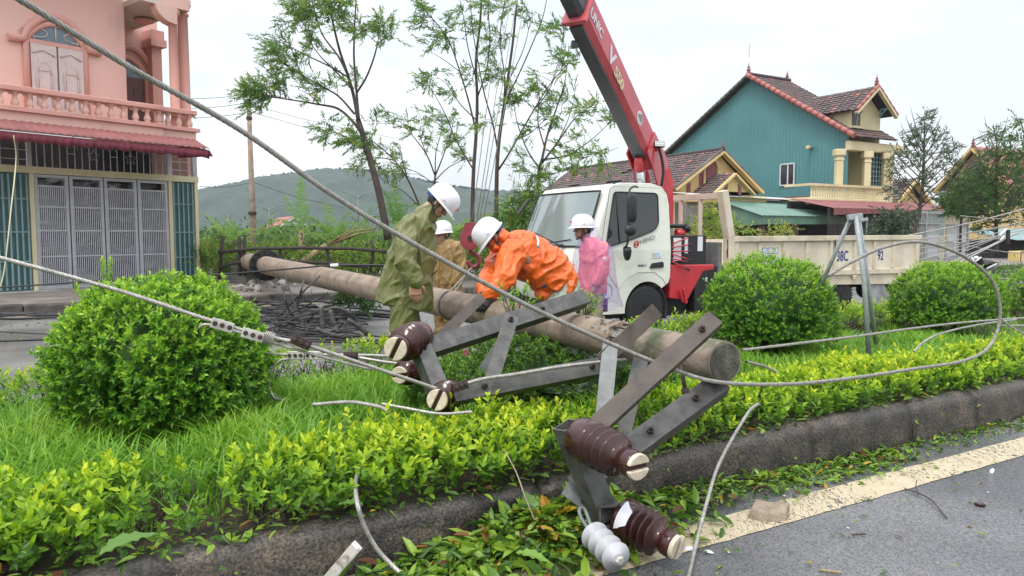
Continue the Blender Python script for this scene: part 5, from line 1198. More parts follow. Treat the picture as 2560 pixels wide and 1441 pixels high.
body = fuse('body', mb, M['skin_dark'], man, .0055, 3); hd.details(body); hd.helmet(man, band='hb_blue')
mb = MB(); loft(mb, [(B4(1.40, .05), f4 * .08, r4 * .085), (B4(1.35, .02), f4 * .11, r4 * .13), (B4(1.28), f4 * .135, r4 * .20), (B4(1.0), f4 * .15, r4 * .21), (B4(.76), f4 * .155, r4 * .215)], 28, 2.4)
for sg in (-1, 1): limb(mb, [B4(1.28, -.02, sg * .19), B4(1.02, -.02, sg * .255), B4(.90, .04, sg * .25)], [.092, .082, .07])
fuse('jacket', mb, M['pink'], man, .010, 3, .011, 7, 51)
mb = MB(); mb.ell(B4(1.17, .0, near * .345), (.022, .004, .022)); mb.build('badge', M['label_white'], man)
mb = MB()
for sg in (-1, 1): loft(mb, [(B4(.80, 0, sg * .07), f4 * .12, r4 * .11), (B4(.45, .02, sg * .10), f4 * .09, r4 * .085), (B4(.05, 0, sg * .11), f4 * .08, r4 * .075)], 20, 2.2)
fuse('trousers', mb, M['sand'], man, .010, 3, .008, 8, 53)
for sg in (-1, 1): mb = MB(); limb(mb, [B4(.05, -.04, sg * .11), B4(.045, .16, sg * .12)], [.05, .042]); fuse('boot', mb, M['boot'], man, .009, 2)
V = []; nu, nv = 60, 26
rows = [(1.53, .035, .090, .088), (1.49, .03, .086, .086), (1.45, .03, .080, .088), (1.405, .02, .115, .12), (1.355, .0, .165, .23), (1.28, -.01, .20, .325), (1.1, -.01, .22, .365), (.9, -.02, .235, .38), (.75, -.03, .26, .385), (.60, -.05, .29, .39)]
for j in range(nv + 1):
    g = j / nv * (len(rows) - 1); i0 = min(int(g), len(rows) - 2); fr = g - i0; z, fo, a, b_ = [rows[i0][k_] * (1 - fr) + rows[i0 + 1][k_] * fr for k_ in range(4)]
    for i in range(nu):
        t_ = 2 * math.pi * i / nu; fold = 1 + (.06 * math.sin(t_ * 9 + j * .15) + .05 * mnoise.noise((math.cos(t_) * 2.5, math.sin(t_) * 2.5, j * .35))) * min(1, max(0, (1.42 - z) / .4))
        V.append(B4(z + .02 * math.sin(t_ * 5) * (1 if j == nv else 0), fo + a * fold * math.cos(t_), b_ * fold * math.sin(t_)))
F = [(j * nu + i, j * nu + (i + 1) % nu, (j + 1) * nu + (i + 1) % nu, (j + 1) * nu + i) for j in range(nv) for i in range(nu)
     if not (j < 5 and abs(2 * math.pi * (i + .5) / nu if i < nu / 2 else 2 * math.pi * (i + .5) / nu - 2 * math.pi) < 1.25)]
mb = MB(); mb.add(V, F, True); mb.build('poncho', M['poncho'], man, fixn=False)
def nrmz(a): return a / np.maximum(1e-9, np.linalg.norm(a, axis=-1, keepdims=True))
def leaf_arrays(pos, axis, nrm, L, W, tint, fold=.22, droop=.12):
    axis = nrmz(axis); side = nrmz(np.cross(axis, nrm)); up = np.cross(side, axis); L = L[:, None]; W = W[:, None]
    f = fold * W * .5
    a1 = pos + axis * L * .32; a2 = pos + axis * L * .70 - up * droop * L * .4
    V = np.stack([pos, a1 + side * W * .5 + up * f, a2 + side * W * .36 + up * f, pos + axis * L - up * droop * L, a2 - side * W * .36 + up * f, a1 - side * W * .5 + up * f], 1)
    n = len(pos); b = np.arange(n)[:, None] * 6
    F = np.concatenate([b + np.array([0, 1, 2, 3]), b + np.array([3, 4, 5, 0])], 0)
    return V.reshape(-1, 3), F, np.repeat(tint, 6)
def shoots(p, d, ln, nl, L, W, t0, t1, spread=.9, jit=.25):
    """p, d: (N,3) shoot foot and direction; leaves wind up each shoot, youngest at its tip"""
    N = len(p); d = nrmz(d); ref = rng.normal(size=(N, 3)); x = nrmz(np.cross(d, ref)); y = np.cross(d, x)
    k = np.arange(nl)[None, :, None]; fr = (k + .6) / nl
    az = k * 2.39996 + rng.uniform(0, 6.28, (N, 1, 1)); rad = x[:, None] * np.cos(az) + y[:, None] * np.sin(az)
    sp = spread * (1.25 - .75 * fr)
    axs = d[:, None] * (1 - .3 * sp) + rad * sp + rng.normal(size=(N, nl, 3)) * jit
    pos = p[:, None] + d[:, None] * (fr * np.reshape(ln, (-1, 1, 1)))
    nr = d[:, None] * 1.0 - rad * .3 + rng.normal(size=(N, nl, 3)) * .2
    sc = (1.0 - .35 * np.abs(fr - .45))
    LL = (L * sc[:, :, 0] * rng.uniform(.75, 1.25, (N, nl))); WW = W * sc[:, :, 0] * rng.uniform(.8, 1.2, (N, nl))
    tt = np.clip(np.reshape(t0, (-1, 1)) + (np.reshape(t1, (-1, 1)) - np.reshape(t0, (-1, 1))) * fr[:, :, 0] ** 1.5 + rng.normal(size=(N, nl)) * .07, 0, 1)
    return leaf_arrays(pos.reshape(-1, 3), axs.reshape(-1, 3), nr.reshape(-1, 3), LL.ravel(), WW.ravel(), tt.ravel())
def merge(*parts):
    V = []; F = []; T = []; n = 0
    for v, f, t in parts: V.append(v); F.append(f + n); T.append(t); n += len(v)
    return np.concatenate(V), np.concatenate(F), np.concatenate(T)
def nz3(P_, f, seed=0.0): return np.array([mnoise.noise((p[0] * f + seed, p[1] * f, p[2] * f)) for p in P_.tolist()])
RDa, RNa = np.array(RD), np.array(RN)
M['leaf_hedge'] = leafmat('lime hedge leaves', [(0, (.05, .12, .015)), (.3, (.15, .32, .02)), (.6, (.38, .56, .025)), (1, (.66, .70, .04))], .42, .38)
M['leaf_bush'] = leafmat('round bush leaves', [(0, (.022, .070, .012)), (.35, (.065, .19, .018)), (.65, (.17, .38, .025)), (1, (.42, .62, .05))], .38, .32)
M['leaf_crushed'] = leafmat('dark bush leaves', [(0, (.02, .055, .012)), (.5, (.055, .14, .02)), (1, (.17, .33, .03))], .32, .35)
M['grass'] = leafmat('long fresh grass', [(0, (.09, .24, .02)), (.5, (.19, .42, .03)), (1, (.42, .58, .07))], .45, .4)

def hedge(name, label, s0, s1, n0, n1, ztop, nsh, gap=None, leaf=(.042, .019), nl=8, seed=0, zb=.25, dens=None):
    root = thing(name, label, 'hedge', RP((s0 + s1) / 2, (n0 + n1) / 2, zb))
    s = rng.uniform(s0, s1, nsh * 2); 
    if dens is not None: s = s[rng.uniform(0, 1, len(s)) < dens(s)]
    s = s[:nsh]; N = len(s); nm, hw = (n0 + n1) / 2, (n1 - n0) / 2
    hs = np.array([mnoise.noise((a * 1.7 + seed, 0, 0)) for a in s]); ws = np.array([mnoise.noise((a * 1.3, seed + 5, 0)) for a in s])
    th_ = rng.uniform(-.45, math.pi + .45, N); rr = np.sqrt(rng.uniform(.18, 1, N))
    h = (ztop - zb) * (1 + .36 * hs + (gap(s) if gap else 0)); 
    n = nm + ws * .05 + np.cos(th_) * rr * hw * 1.05; z = zb + h * (.42 + .60 * np.sin(th_) * rr)
    z = np.maximum(z, zb + .04)
    tall = rng.uniform(0, 1, N) < .06; z = np.where(tall, z + rng.uniform(.03, .11, N), z)
    kp = (z > zb + .42 * (ztop - zb)) | (rng.uniform(0, 1, N) < .5); s, n, z, th_ = s[kp], n[kp], z[kp], th_[kp]; N = len(s)
    P0 = s[:, None] * RDa + n[:, None] * RNa; P0[:, 2] = z
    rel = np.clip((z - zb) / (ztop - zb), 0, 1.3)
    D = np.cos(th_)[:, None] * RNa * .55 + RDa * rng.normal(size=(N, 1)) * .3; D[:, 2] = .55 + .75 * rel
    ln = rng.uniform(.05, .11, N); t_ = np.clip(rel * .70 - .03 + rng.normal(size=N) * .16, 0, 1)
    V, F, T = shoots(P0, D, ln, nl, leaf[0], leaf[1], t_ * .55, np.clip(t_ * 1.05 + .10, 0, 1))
    np_mesh('leaves', V, F, M['leaf_hedge'], root, tint=T)
    mb = MB(); q = rng.uniform(s0, s1, int((s1 - s0) * 26))
    for a in q.tolist():
        b0 = RP(a, nm + rnd.gauss(0, hw * .35), zb - .02)
        for k_ in range(rnd.randint(2, 3)):
            tp = b0 + RD * rnd.gauss(0, .07) + RN * rnd.gauss(0, hw * .5) + UP * (ztop - zb) * rnd.uniform(.5, .95); md = b0.lerp(tp, .5) + Vector((rnd.gauss(0, .02), rnd.gauss(0, .02), .01))
            mb.tube([b0, md, tp], [.0045, .0032, .0018], 5, cap=False)
            mb.tube([md, md + Vector((rnd.gauss(0, .05), rnd.gauss(0, .05), rnd.uniform(.03, .09)))], [.0025, .0014], 4, cap=False)
    mb.build('stems', M['twig'], root, fixn=False)
    return root
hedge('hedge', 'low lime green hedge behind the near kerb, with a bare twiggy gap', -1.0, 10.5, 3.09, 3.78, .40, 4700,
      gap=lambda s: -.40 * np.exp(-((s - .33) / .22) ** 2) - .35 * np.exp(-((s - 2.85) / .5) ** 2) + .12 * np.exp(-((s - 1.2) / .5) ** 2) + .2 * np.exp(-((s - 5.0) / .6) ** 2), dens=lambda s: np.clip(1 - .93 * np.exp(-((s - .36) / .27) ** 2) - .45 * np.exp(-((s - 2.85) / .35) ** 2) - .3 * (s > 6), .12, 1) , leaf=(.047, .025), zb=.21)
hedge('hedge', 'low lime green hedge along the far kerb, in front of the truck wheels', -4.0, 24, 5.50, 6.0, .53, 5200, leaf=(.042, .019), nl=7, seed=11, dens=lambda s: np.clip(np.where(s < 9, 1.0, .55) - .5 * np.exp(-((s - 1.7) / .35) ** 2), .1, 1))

def round_bush(c, rx, ztop, label, nsh, leaf, seed, squash=1.0, zb=.24, matl='leaf_bush', tb=0.0, nl=9):
    root = thing('round_bush', label, 'bush', (c[0], c[1], zb), 'round clipped bushes on the median')
    h = (ztop - zb); N = nsh
    v = nrmz(rng.normal(size=(N, 3))); v[:, 2] = np.abs(v[:, 2]) * 1.2 - .35; v = nrmz(v)
    lump = nz3(v, 2.2, seed) * .11 + nz3(v, 6.0, seed + 9) * .06
    depth = np.where(rng.uniform(0, 1, N) < .72, rng.uniform(.93, 1.02, N), rng.uniform(.72, .95, N)) + (rng.uniform(0, 1, N) < .05) * rng.uniform(.03, .11, N)
    e_ = .85; sv = np.sign(v) * np.abs(v) ** e_
    Pp = sv * np.array([rx, rx * squash, h * .62]) * ((1 + lump) * depth)[:, None] + np.array([c[0], c[1], zb + h * .42])
    Pp[:, 2] = np.maximum(Pp[:, 2], zb + .03)
    D = v + rng.normal(size=(N, 3)) * .35; D[:, 2] += .45
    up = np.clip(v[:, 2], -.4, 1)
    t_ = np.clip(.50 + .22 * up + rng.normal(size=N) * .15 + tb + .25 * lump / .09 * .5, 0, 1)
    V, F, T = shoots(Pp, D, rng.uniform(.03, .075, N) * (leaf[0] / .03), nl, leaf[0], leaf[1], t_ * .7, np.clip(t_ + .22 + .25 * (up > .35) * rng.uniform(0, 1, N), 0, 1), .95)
    np_mesh('leaves', V, F, M[matl], root, tint=T)
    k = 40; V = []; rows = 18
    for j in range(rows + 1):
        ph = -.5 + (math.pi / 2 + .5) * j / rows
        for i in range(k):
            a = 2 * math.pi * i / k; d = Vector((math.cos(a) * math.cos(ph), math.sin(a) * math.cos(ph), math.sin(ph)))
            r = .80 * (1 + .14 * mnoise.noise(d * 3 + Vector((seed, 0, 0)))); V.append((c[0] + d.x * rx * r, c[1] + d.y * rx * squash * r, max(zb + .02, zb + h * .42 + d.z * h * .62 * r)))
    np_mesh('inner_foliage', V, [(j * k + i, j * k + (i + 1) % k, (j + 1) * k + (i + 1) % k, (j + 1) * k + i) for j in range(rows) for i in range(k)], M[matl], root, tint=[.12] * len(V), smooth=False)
    mb = MB()
    for i in range(9):
        a = rnd.uniform(0, 6.28); b0 = Vector((c[0] + .05 * math.cos(a), c[1] + .05 * math.sin(a), zb - .03)); tp = Vector((c[0] + rx * .55 * math.cos(a), c[1] + rx * .55 * math.sin(a), zb + h * .5)); mb.tube([b0, b0.lerp(tp, .5) + UP * .06, tp], [.02, .014, .008], 6, cap=False)
    mb.build('stems', M['twig'], root, fixn=False); return root
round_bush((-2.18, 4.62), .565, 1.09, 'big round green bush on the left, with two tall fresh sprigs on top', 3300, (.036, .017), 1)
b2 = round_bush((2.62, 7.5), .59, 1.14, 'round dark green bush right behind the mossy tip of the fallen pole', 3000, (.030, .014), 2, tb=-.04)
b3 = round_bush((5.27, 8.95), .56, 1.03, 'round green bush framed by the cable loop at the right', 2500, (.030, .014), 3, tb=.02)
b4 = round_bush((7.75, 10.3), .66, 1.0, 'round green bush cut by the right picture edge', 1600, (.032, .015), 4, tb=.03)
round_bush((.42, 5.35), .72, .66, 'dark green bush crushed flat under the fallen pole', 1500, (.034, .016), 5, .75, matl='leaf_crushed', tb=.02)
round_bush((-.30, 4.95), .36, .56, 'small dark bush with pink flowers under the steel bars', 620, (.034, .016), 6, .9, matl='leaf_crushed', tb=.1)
def sprig(px, py0, py1, Y, name='sprig', parent=None, nl=14, L=.035, t=(.6, .95), lean=0):
    a, b_ = P(px, py0, Y), P(px + lean, py1, Y); d = np.array(b_ - a)
    V, F, T = shoots(np.array([a]), d[None], np.array([(b_ - a).length]), nl, L, L * .45, np.array([t[0]]), np.array([t[1]]), .75)
    return V, F, T
bb = [o for o in bpy.data.objects if o.name.startswith('round_bush')][0]
for x, a, b_ in ((254, 722, 646), (278, 722, 644), (259, 700, 655), (274, 705, 652), (190, 742, 712), (265, 730, 690), (400, 705, 680), (452, 705, 684), (505, 712, 690), (560, 730, 708)):
    V, F, T = sprig(x, a, b_, 4.6, nl=18); np_mesh('sprig', V, F, M['leaf_bush'], bb, tint=T)
bc = thing('broken_branch', 'leafy green branch sprouting up in front of the orange jacket', 'branch', P(1285, 800, 5.7))
parts = []; mb = MB(); base = P(1285, 805, 5.7)
for i in range(26):
    tpx, tpy = 1285 + rnd.gauss(0, 26), 745 + rnd.gauss(0, 24); tp = P(tpx, tpy, 5.7 + rnd.gauss(0, .08)); d = (tp - base).normalized() * .09
    mb.tube([base, base.lerp(tp, .5) + Vector((rnd.gauss(0, .012), 0, .01)), tp], [.004, .003, .0015], 5, cap=False)
    parts.append(shoots(np.array([tp - d * .6]), np.array([d]), np.array([.09]), 9, .034, .016, np.array([.45]), np.array([.85]), .85))
V, F, T = merge(*parts); np_mesh('leaves', V, F, M['leaf_bush'], bc, tint=T); mb.build('twigs', M['twig'], bc, fixn=False)
bc = thing('broken_branch', 'leafy green branch behind the upper end of the steel bar, by the pink jacket', 'branch', P(1465, 790, 5.6))
parts = []; mb = MB(); base = P(1462, 800, 5.5)
for i in range(14):
    tp = P(1466 + rnd.gauss(0, 18), 755 + rnd.gauss(0, 20), 5.5 + rnd.gauss(0, .06)); d = (tp - base).normalized() * .08
    mb.tube([base, tp], [.004, .0015], 5, cap=False); parts.append(shoots(np.array([tp - d * .5]), np.array([d]), np.array([.08]), 8, .034, .016, np.array([.5]), np.array([.9]), .85))
V, F, T = merge(*parts); np_mesh('leaves', V, F, M['leaf_bush'], bc, tint=T); mb.build('twigs', M['twig'], bc, fixn=False)
mb = MB()
M['flower'] = mat('pink petals', (.72, .20, .22), (.62, .14, .16), .5)
fl_ = thing('flower', 'small pink flower among the dark leaves under the steel bars', 'flower', P(1164, 882, 4.55))
mb = MB(); c = P(1164, 882, 4.55)
for i in range(7): a = i * .9; mb.ell(c + Vector((.012 * math.cos(a), -.004, .012 * math.sin(a))), (.010, .006, .010), None, 7, 5)
mb.build('petals', M['flower'], fl_)

def grass(s0, s1, n0, n1, N, hmin, hmax, seed):
    s = rng.uniform(s0, s1, N); n = rng.uniform(n0, n1, N)
    cl = nz3(np.stack([s, n, np.zeros(N)], 1), 1.8, seed); keep = rng.uniform(-.75, .6, N) < cl + .25; s, n, cl = s[keep], n[keep], cl[keep]; N = len(s)
    b = s[:, None] * RDa + n[:, None] * RNa; b[:, 2] = .22
    az = rng.uniform(0, 6.28, N); lean = np.stack([np.cos(az), np.sin(az), np.zeros(N)], 1); h = rng.uniform(hmin, hmax, N) * (1 + .5 * cl); bend = rng.uniform(.15, .95, N) * h
    side = np.stack([-np.sin(az), np.cos(az), np.zeros(N)], 1); w = rng.uniform(.0028, .0055, N); rows = []
    for f, ww in ((0, .8), (.35, 1), (.7, .75), (1, .08)):
        c = b + lean * (bend * f ** 1.9)[:, None]; c[:, 2] += h * (f - .32 * f ** 2.5)
        rows += [c - side * (w * ww)[:, None], c + side * (w * ww)[:, None]]
    V = np.stack(rows, 1).reshape(-1, 3); o_ = np.arange(N)[:, None] * 8
    F = np.concatenate([o_ + np.array([0, 1, 3, 2]), o_ + np.array([2, 3, 5, 4]), o_ + np.array([4, 5, 7, 6])])
    t_ = np.clip(.45 + .35 * cl + rng.normal(size=N) * .16, 0, 1); return V, F, np.repeat(t_, 8)
V, F, T = merge(grass(-4, 3.2, 3.5, 5.95, 42000, .14, .30, 3), grass(3.2, 9, 3.7, 5.6, 17000, .10, .22, 5), grass(9, 24, 3.6, 5.8, 9000, .12, .24, 7), grass(-.8, 1.2, 3.25, 3.7, 900, .12, .26, 9))
tag(np_mesh('grass', V, F, M['grass'], tint=T), 'long bright green grass covering the median between the hedges', 'grass', kind='stuff')

M['litter'] = leafmat('fallen leaves', [(0, (.10, .035, .018)), (.10, (.16, .07, .03)), (.14, (.42, .22, .02)), (.2, (.45, .36, .03)), (.24, (.03, .085, .015)), (.6, (.075, .17, .02)), (1, (.22, .36, .03))], .25, .35)
def litter(N, sfun, nfun, L0, L1, zfun, flat=.35):
    s = sfun(N); n = nfun(N, s); p = s[:, None] * RDa + n[:, None] * RNa; p[:, 2] = zfun(s, n) + rng.uniform(.003, .03, N)
    az = rng.uniform(0, 6.28, N); ax_ = np.stack([np.cos(az), np.sin(az), rng.normal(size=N) * flat], 1); nr = np.stack([rng.normal(size=N) * flat, rng.normal(size=N) * flat, np.ones(N)], 1)
    L = rng.uniform(L0, L1, N); W = L * rng.uniform(.28, .48, N); t_ = np.clip(.24 + rng.uniform(0, .85, N) ** .8, 0, 1); br = rng.uniform(0, 1, N); t_ = np.where(br < .08, rng.uniform(0, .2, N), t_)
    return leaf_arrays(p, ax_, nr, L, W, t_, .3, .16)
heap = lambda s, n: .13 * np.exp(-((s - 1.95) / .55) ** 2) * np.clip((n - 2.35) / .55, 0, 1) + .05 * np.exp(-((s - 3.1) / .5) ** 2) * np.clip((n - 2.5) / .4, 0, 1)
parts = [litter(1500, lambda N: np.clip(rng.normal(1.75, .42, N), .5, 2.7), lambda N, s: 2.96 - np.abs(rng.normal(0, .24, N)), .055, .125, heap, .5),
         litter(1500, lambda N: rng.uniform(2.3, 4.6, N), lambda N, s: 2.96 - np.abs(rng.normal(0, .13, N)), .03, .075, heap, .45),
         litter(900, lambda N: rng.uniform(4.2, 9.5, N), lambda N, s: 2.95 - np.abs(rng.normal(0, .09, N)), .03, .07, lambda s, n: 0 * s, .4),
         litter(2600, lambda N: rng.uniform(.6, 8, N), lambda N, s: 2.9 - np.abs(rng.normal(0, .28, N)), .008, .022, lambda s, n: heap(s, n) * .8, .3),
         litter(170, lambda N: rng.uniform(1.5, 5, N), lambda N, s: rng.uniform(1.1, 2.6, N), .012, .05, lambda s, n: 0 * s, .15),
         litter(1500, lambda N: rng.uniform(-.6, 8, N), lambda N, s: rng.uniform(3.03, 3.35, N), .02, .08, lambda s, n: .215 + .06 * np.clip((s - 2) / 1.9, 0, 1), .3),
         litter(60, lambda N: rng.uniform(.2, 6, N), lambda N, s: rng.uniform(2.955, 2.97, N), .015, .04, lambda s, n: rng.uniform(.02, .2, len(s)), .8),
         litter(900, lambda N: rng.uniform(-8, 8, N), lambda N, s: rng.uniform(6.3, 15.5, N), .04, .10, lambda s, n: 0 * s, .2)]
V, F, T = merge(*parts); tag(np_mesh('fallen_leaves', V, F, M['litter'], tint=T), 'torn green leaves and clippings strewn along the kerb and the road', 'leaves', kind='stuff')
M['bigleaf'] = leafmat('large leaf', [(0, (.07, .17, .025)), (1, (.18, .33, .05))], .3, .35)
def big_leaf(label, p, az, L, W, t, tilt=.15):
    n = 12; V = []; d = Vector((math.cos(az), math.sin(az), tilt)).normalized(); sd = Vector((-d.y, d.x, 0)).normalized(); up = sd.cross(d) * -1
    if up.z < 0: up = -up
    for i in range(n + 1):
        f = i / n; w = W * math.sin(math.pi * min(1, f * .98 + .02) ** .85) ; c = p + d * L * f - up * .25 * L * f * f + up * .02
        for q in (-1, -.5, 0, .5, 1): V.append(c + sd * w * q + up * (abs(q) * w * .35 + .006 * math.sin(f * 30) * abs(q)))
    F = [(i * 5 + j, i * 5 + j + 1, (i + 1) * 5 + j + 1, (i + 1) * 5 + j) for i in range(n) for j in range(4)]
    tag(np_mesh('fallen_leaf', V, F, M['bigleaf'], loc=p, tint=[t] * len(V), smooth=True), label, 'leaf')
big_leaf('large pale green leaf lying under the hedge beside the kerb, bottom left', G(255, 1400, .30), .75, .20, .05, .35, .35)
big_leaf('dark green leaf lying on top of the kerb behind the dangling cable', G(905, 1275, .29), 2.9, .12, .032, .3)
big_leaf('long bright leaf in the litter in front of the kerb, pointing down to the road', G(1290, 1395, .08), -.45, .16, .035, 1.0)
big_leaf('broad green leaf standing against the kerb left of the grey ribbed insulator', G(1330, 1300, .10), 1.9, .15, .04, .35, 1.2)
def sn_(p): return p.dot(RD), p.dot(RN), p.z
def plaster(name, c1, c2, stain=.55):
    m, nt, b = _mat(name); N, L = nt.nodes, nt.links
    t = N.new("ShaderNodeTexCoord"); n1 = N.new("ShaderNodeTexNoise"); n1.inputs['Scale'].default_value = .9; n1.inputs['Detail'].default_value = 8; n1.inputs['Roughness'].default_value = .6
    mpn = N.new("ShaderNodeMapping"); mpn.inputs['Scale'].default_value = (1, 1, .45); L.new(t.outputs['Object'], mpn.inputs[0]); L.new(mpn.outputs[0], n1.inputs['Vector'])
    r = N.new("ShaderNodeValToRGB"); L.new(n1.outputs['Fac'], r.inputs[0]); el = r.color_ramp.elements
    el[0].position = .28; el[0].color = (*[x * stain for x in c2], 1); el[1].position = .62; el[1].color = (*c1, 1); q = el.new(.42); q.color = (*c2, 1)
    L.new(r.outputs[0], b.inputs['Base Color']); b.inputs['Roughness'].default_value = .8
    n2 = N.new("ShaderNodeTexNoise"); n2.inputs['Scale'].default_value = 40; L.new(t.outputs['Object'], n2.inputs['Vector'])
    bp = N.new("ShaderNodeBump"); bp.inputs['Strength'].default_value = .2; bp.inputs['Distance'].default_value = .01; L.new(n2.outputs['Fac'], bp.inputs['Height']); L.new(bp.outputs[0], b.inputs['Normal'])
    return m
M['pinkwall'] = plaster('salmon pink plaster', (.78, .50, .42), (.74, .46, .385), .84)
M['pinktrim'] = plaster('dusty pink trim', (.68, .36, .30), (.62, .32, .265), .8)
M['pinkpale'] = plaster('pale pink plaster', (.74, .50, .42), (.66, .42, .34), .72)
M['soffit'] = plaster('beige ceiling plaster', (.60, .52, .46), (.56, .48, .42), .85)
M['shutterpale'] = mat('pale pink painted shutter', (.66, .55, .52), (.58, .47, .44), .6, scale=5, bump=.1)
M['browndoor'] = mat('dark brown door', (.12, .05, .04), (.08, .035, .03), .5, scale=8)
M['awning'] = mat('maroon corrugated sheet', (.31, .115, .105), (.22, .08, .075), .7, scale=2, detail=8)
M['valance'] = mat('dark maroon valance', (.20, .035, .055), (.15, .028, .042), .8, scale=3)
M['paleyellow'] = plaster('pale yellow paint', (.68, .62, .40), (.58, .52, .33), .8)
M['greygate'] = mat('grey painted gate', (.46, .47, .49), (.38, .39, .41), .5, .2, scale=6)
M['greenslat'] = mat('dark green shutter', (.035, .11, .105), (.025, .08, .08), .5, scale=5)
M['slat_light'] = mat('pale green slat', (.22, .33, .33), (.16, .26, .26), .5, scale=5)
M['interior'] = mat('dark interior', (.035, .032, .034), (.02, .019, .02), .8, scale=1.5)  # near-black colour holds the shade inside rooms and under roofs
M['plastic'] = mat('hanging plastic sheet with painted reflections', (.50, .51, .53), (.022, .021, .023), .25, scale=1.6, detail=4, lo=.54, hi=.68, stretch=(.8, .8, 2.2))  # pale patches are painted reflections over the painted gloom behind the gates
M['fanlight'] = mat('blue grey fanlight glass', (.16, .22, .25), (.10, .15, .18), .15, scale=2)
va = math.atan(.772); hF = Vector((math.sin(va), math.cos(va), 0)); nF = Vector((hF.y, -hF.x, 0))
CF = G(499, 707, .10)
def FU(px, py, off=0.0):
    p = onplane(px, py, CF + nF * off, nF); return (p - CF).dot(hF), p.z
def FPt(u, z, off=0.0): q = CF + hF * u + nF * off; return Vector((q.x, q.y, z))
def fbox(mb, u0, u1, z0, z1, o0, o1):
    V = [FPt(u, z, o) for u in (u0, u1) for o in (o0, o1) for z in (z0, z1)]
    return mb.add(V, [(0, 1, 3, 2), (4, 6, 7, 5), (0, 4, 5, 1), (2, 3, 7, 6), (0, 2, 6, 4), (1, 5, 7, 3)], False)
def fpart(name, m, parent, *boxes, bevel=0):
    mb = MB()
    for b in boxes: fbox(mb, *b)
    return mb.build(name, m, parent, bevel=bevel)
ph = thing('pink_house', 'salmon pink two-storey house with balustraded balcony, maroon awning and grey metal gates', 'house', FPt(-4, .1, 0))
uL = FU(-160, 600)[0]; zF2 = FU(200, 300, 1.0)[1]
u315, _ = FU(316, 200); zlint = FU(497, 458)[1]; zawn = FU(300, 340, 1.2)[1]
zslab = FU(440, 331, 1.0)[1]; zr = FU(440, 273, 1.0)[1]; ucl = FU(474, 60, .9)[0]; ztop = FU(440, 25, .8)[1]
fpart('wall', M['pinkwall'], ph, (uL, u315, zslab - .1, ztop + 1.6, -.25, 0))
fpart('wall', M['pinkwall'], ph, (u315, .05, zslab - .1, ztop + 1.2, -2.15, -1.95)); fpart('wall', M['pinkwall'], ph, (u315 - .2, u315 + .003, zslab, ztop + .5, -2.0, -.25))
fpart('side_wall', M['pinkpale'], ph, (-.22, 0, .1, zslab, -9, -.03)); fpart('back_wall', M['interior'], ph, (uL, -.2, .1, zslab - .12, -2.2, -2.0))
fpart('porch_ceiling', M['soffit'], ph, (u315 - .0, ucl - .05, ztop + .0, ztop + .12, -1.95, .9)); fpart('porch_ceiling', M['soffit'], ph, (uL, u315 - .003, FU(150, -25, .5)[1] + .9, FU(150, -25, .5)[1] + 1.0, .003, 1.0))
fpart('entablature', M['pinkwall'], ph, (FU(408, 60, .9)[0], ucl, ztop + .005, ztop + 1.5, .62, .93))
mb = MB(); ub, _ = FU(380, 90, .7); uc, _ = FU(432, 90, .7); pl = [FPt(ub, ztop + .003, .74)] + [FPt(ub + (uc - ub) * (1 - math.cos(a)), ztop - .45 * math.sin(a) * .9 + .0, .74) for a in [R_(9 * i) for i in range(1, 11)]] + [FPt(uc, ztop + .003, .74)]
mb.prism(pl, nF * .2); mb.build('arch_bracket', M['pinkpale'], ph)
mb = MB(); mb.tube(pl[:-1], .05, 6); mb.build('arch_moulding', M['pinktrim'], ph)
cl = FU(352, 57, -.8); c = FPt(cl[0], ztop, -.6); mb = MB(); mb.lathe(c, c - UP * .16, [(0, .12), (.3, .26), (.6, .22), (1, .05)], 16); mb.build('ceiling_lamp', M['pinktrim'], ph)
def column(u, off, r, z0, z1, nm='column', m='pinktrim'):
    mb = MB(); a, b = FPt(u, z0, off), FPt(u, z1, off); H = z1 - z0
    mb.lathe(a, b, [(0, r * 1.5), (.02, r * 1.5), (.022, r * 1.25), (.04, r * 1.3), (.05, r * 1.02), (.5, r), (.88, r * .92), (.885, r * 1.15), (.90, r * 1.15), (.905, r * .95), (.93, r * .98), (.95, r * 1.35), (.955, r * 1.55), (1, r * 1.55)], 20)
    mb.build(nm, M[m], ph)
column(FU(436, 200, .75)[0], .75, .115, zslab + .05, ztop); column(FU(461, 200, .55)[0], .55, .135, zslab + .05, ztop + .35)
up_ = FU(392, 200, -1.6)[0]; fpart('pilaster', M['pinktrim'], ph, (up_ - .14, up_ + .14, zslab, ztop - .45, -1.95, -1.55)); fpart('pilaster_cap', M['pinktrim'], ph, (up_ - .22, up_ + .22, ztop - .45, ztop - .25, -1.95, -1.4), (up_ - .18, up_ + .18, ztop - .25, ztop + .0, -1.95, -1.45))
def arch_pts(u0, u1, z0, zs, rise, off, n=14): return [FPt(u0, z0, off), FPt(u0, zs, off)] + [FPt(u0 + (u1 - u0) * i / n, zs + rise * math.sin(math.pi * i / n) ** .8, off) for i in range(1, n)] + [FPt(u1, zs, off), FPt(u1, z0, off)]
w0, zt = FU(70, 108, 0); w1, _ = FU(203, 120, 0); zw = FU(135, 112)[1]; rise = FU(135, 68)[1] - zw
mb = MB(); mb.prism(arch_pts(w0, w1, zslab + .15, zw, rise, .004), nF * .03); win = mb.build('window', M['fanlight'], ph)
um = (w0 + w1) / 2
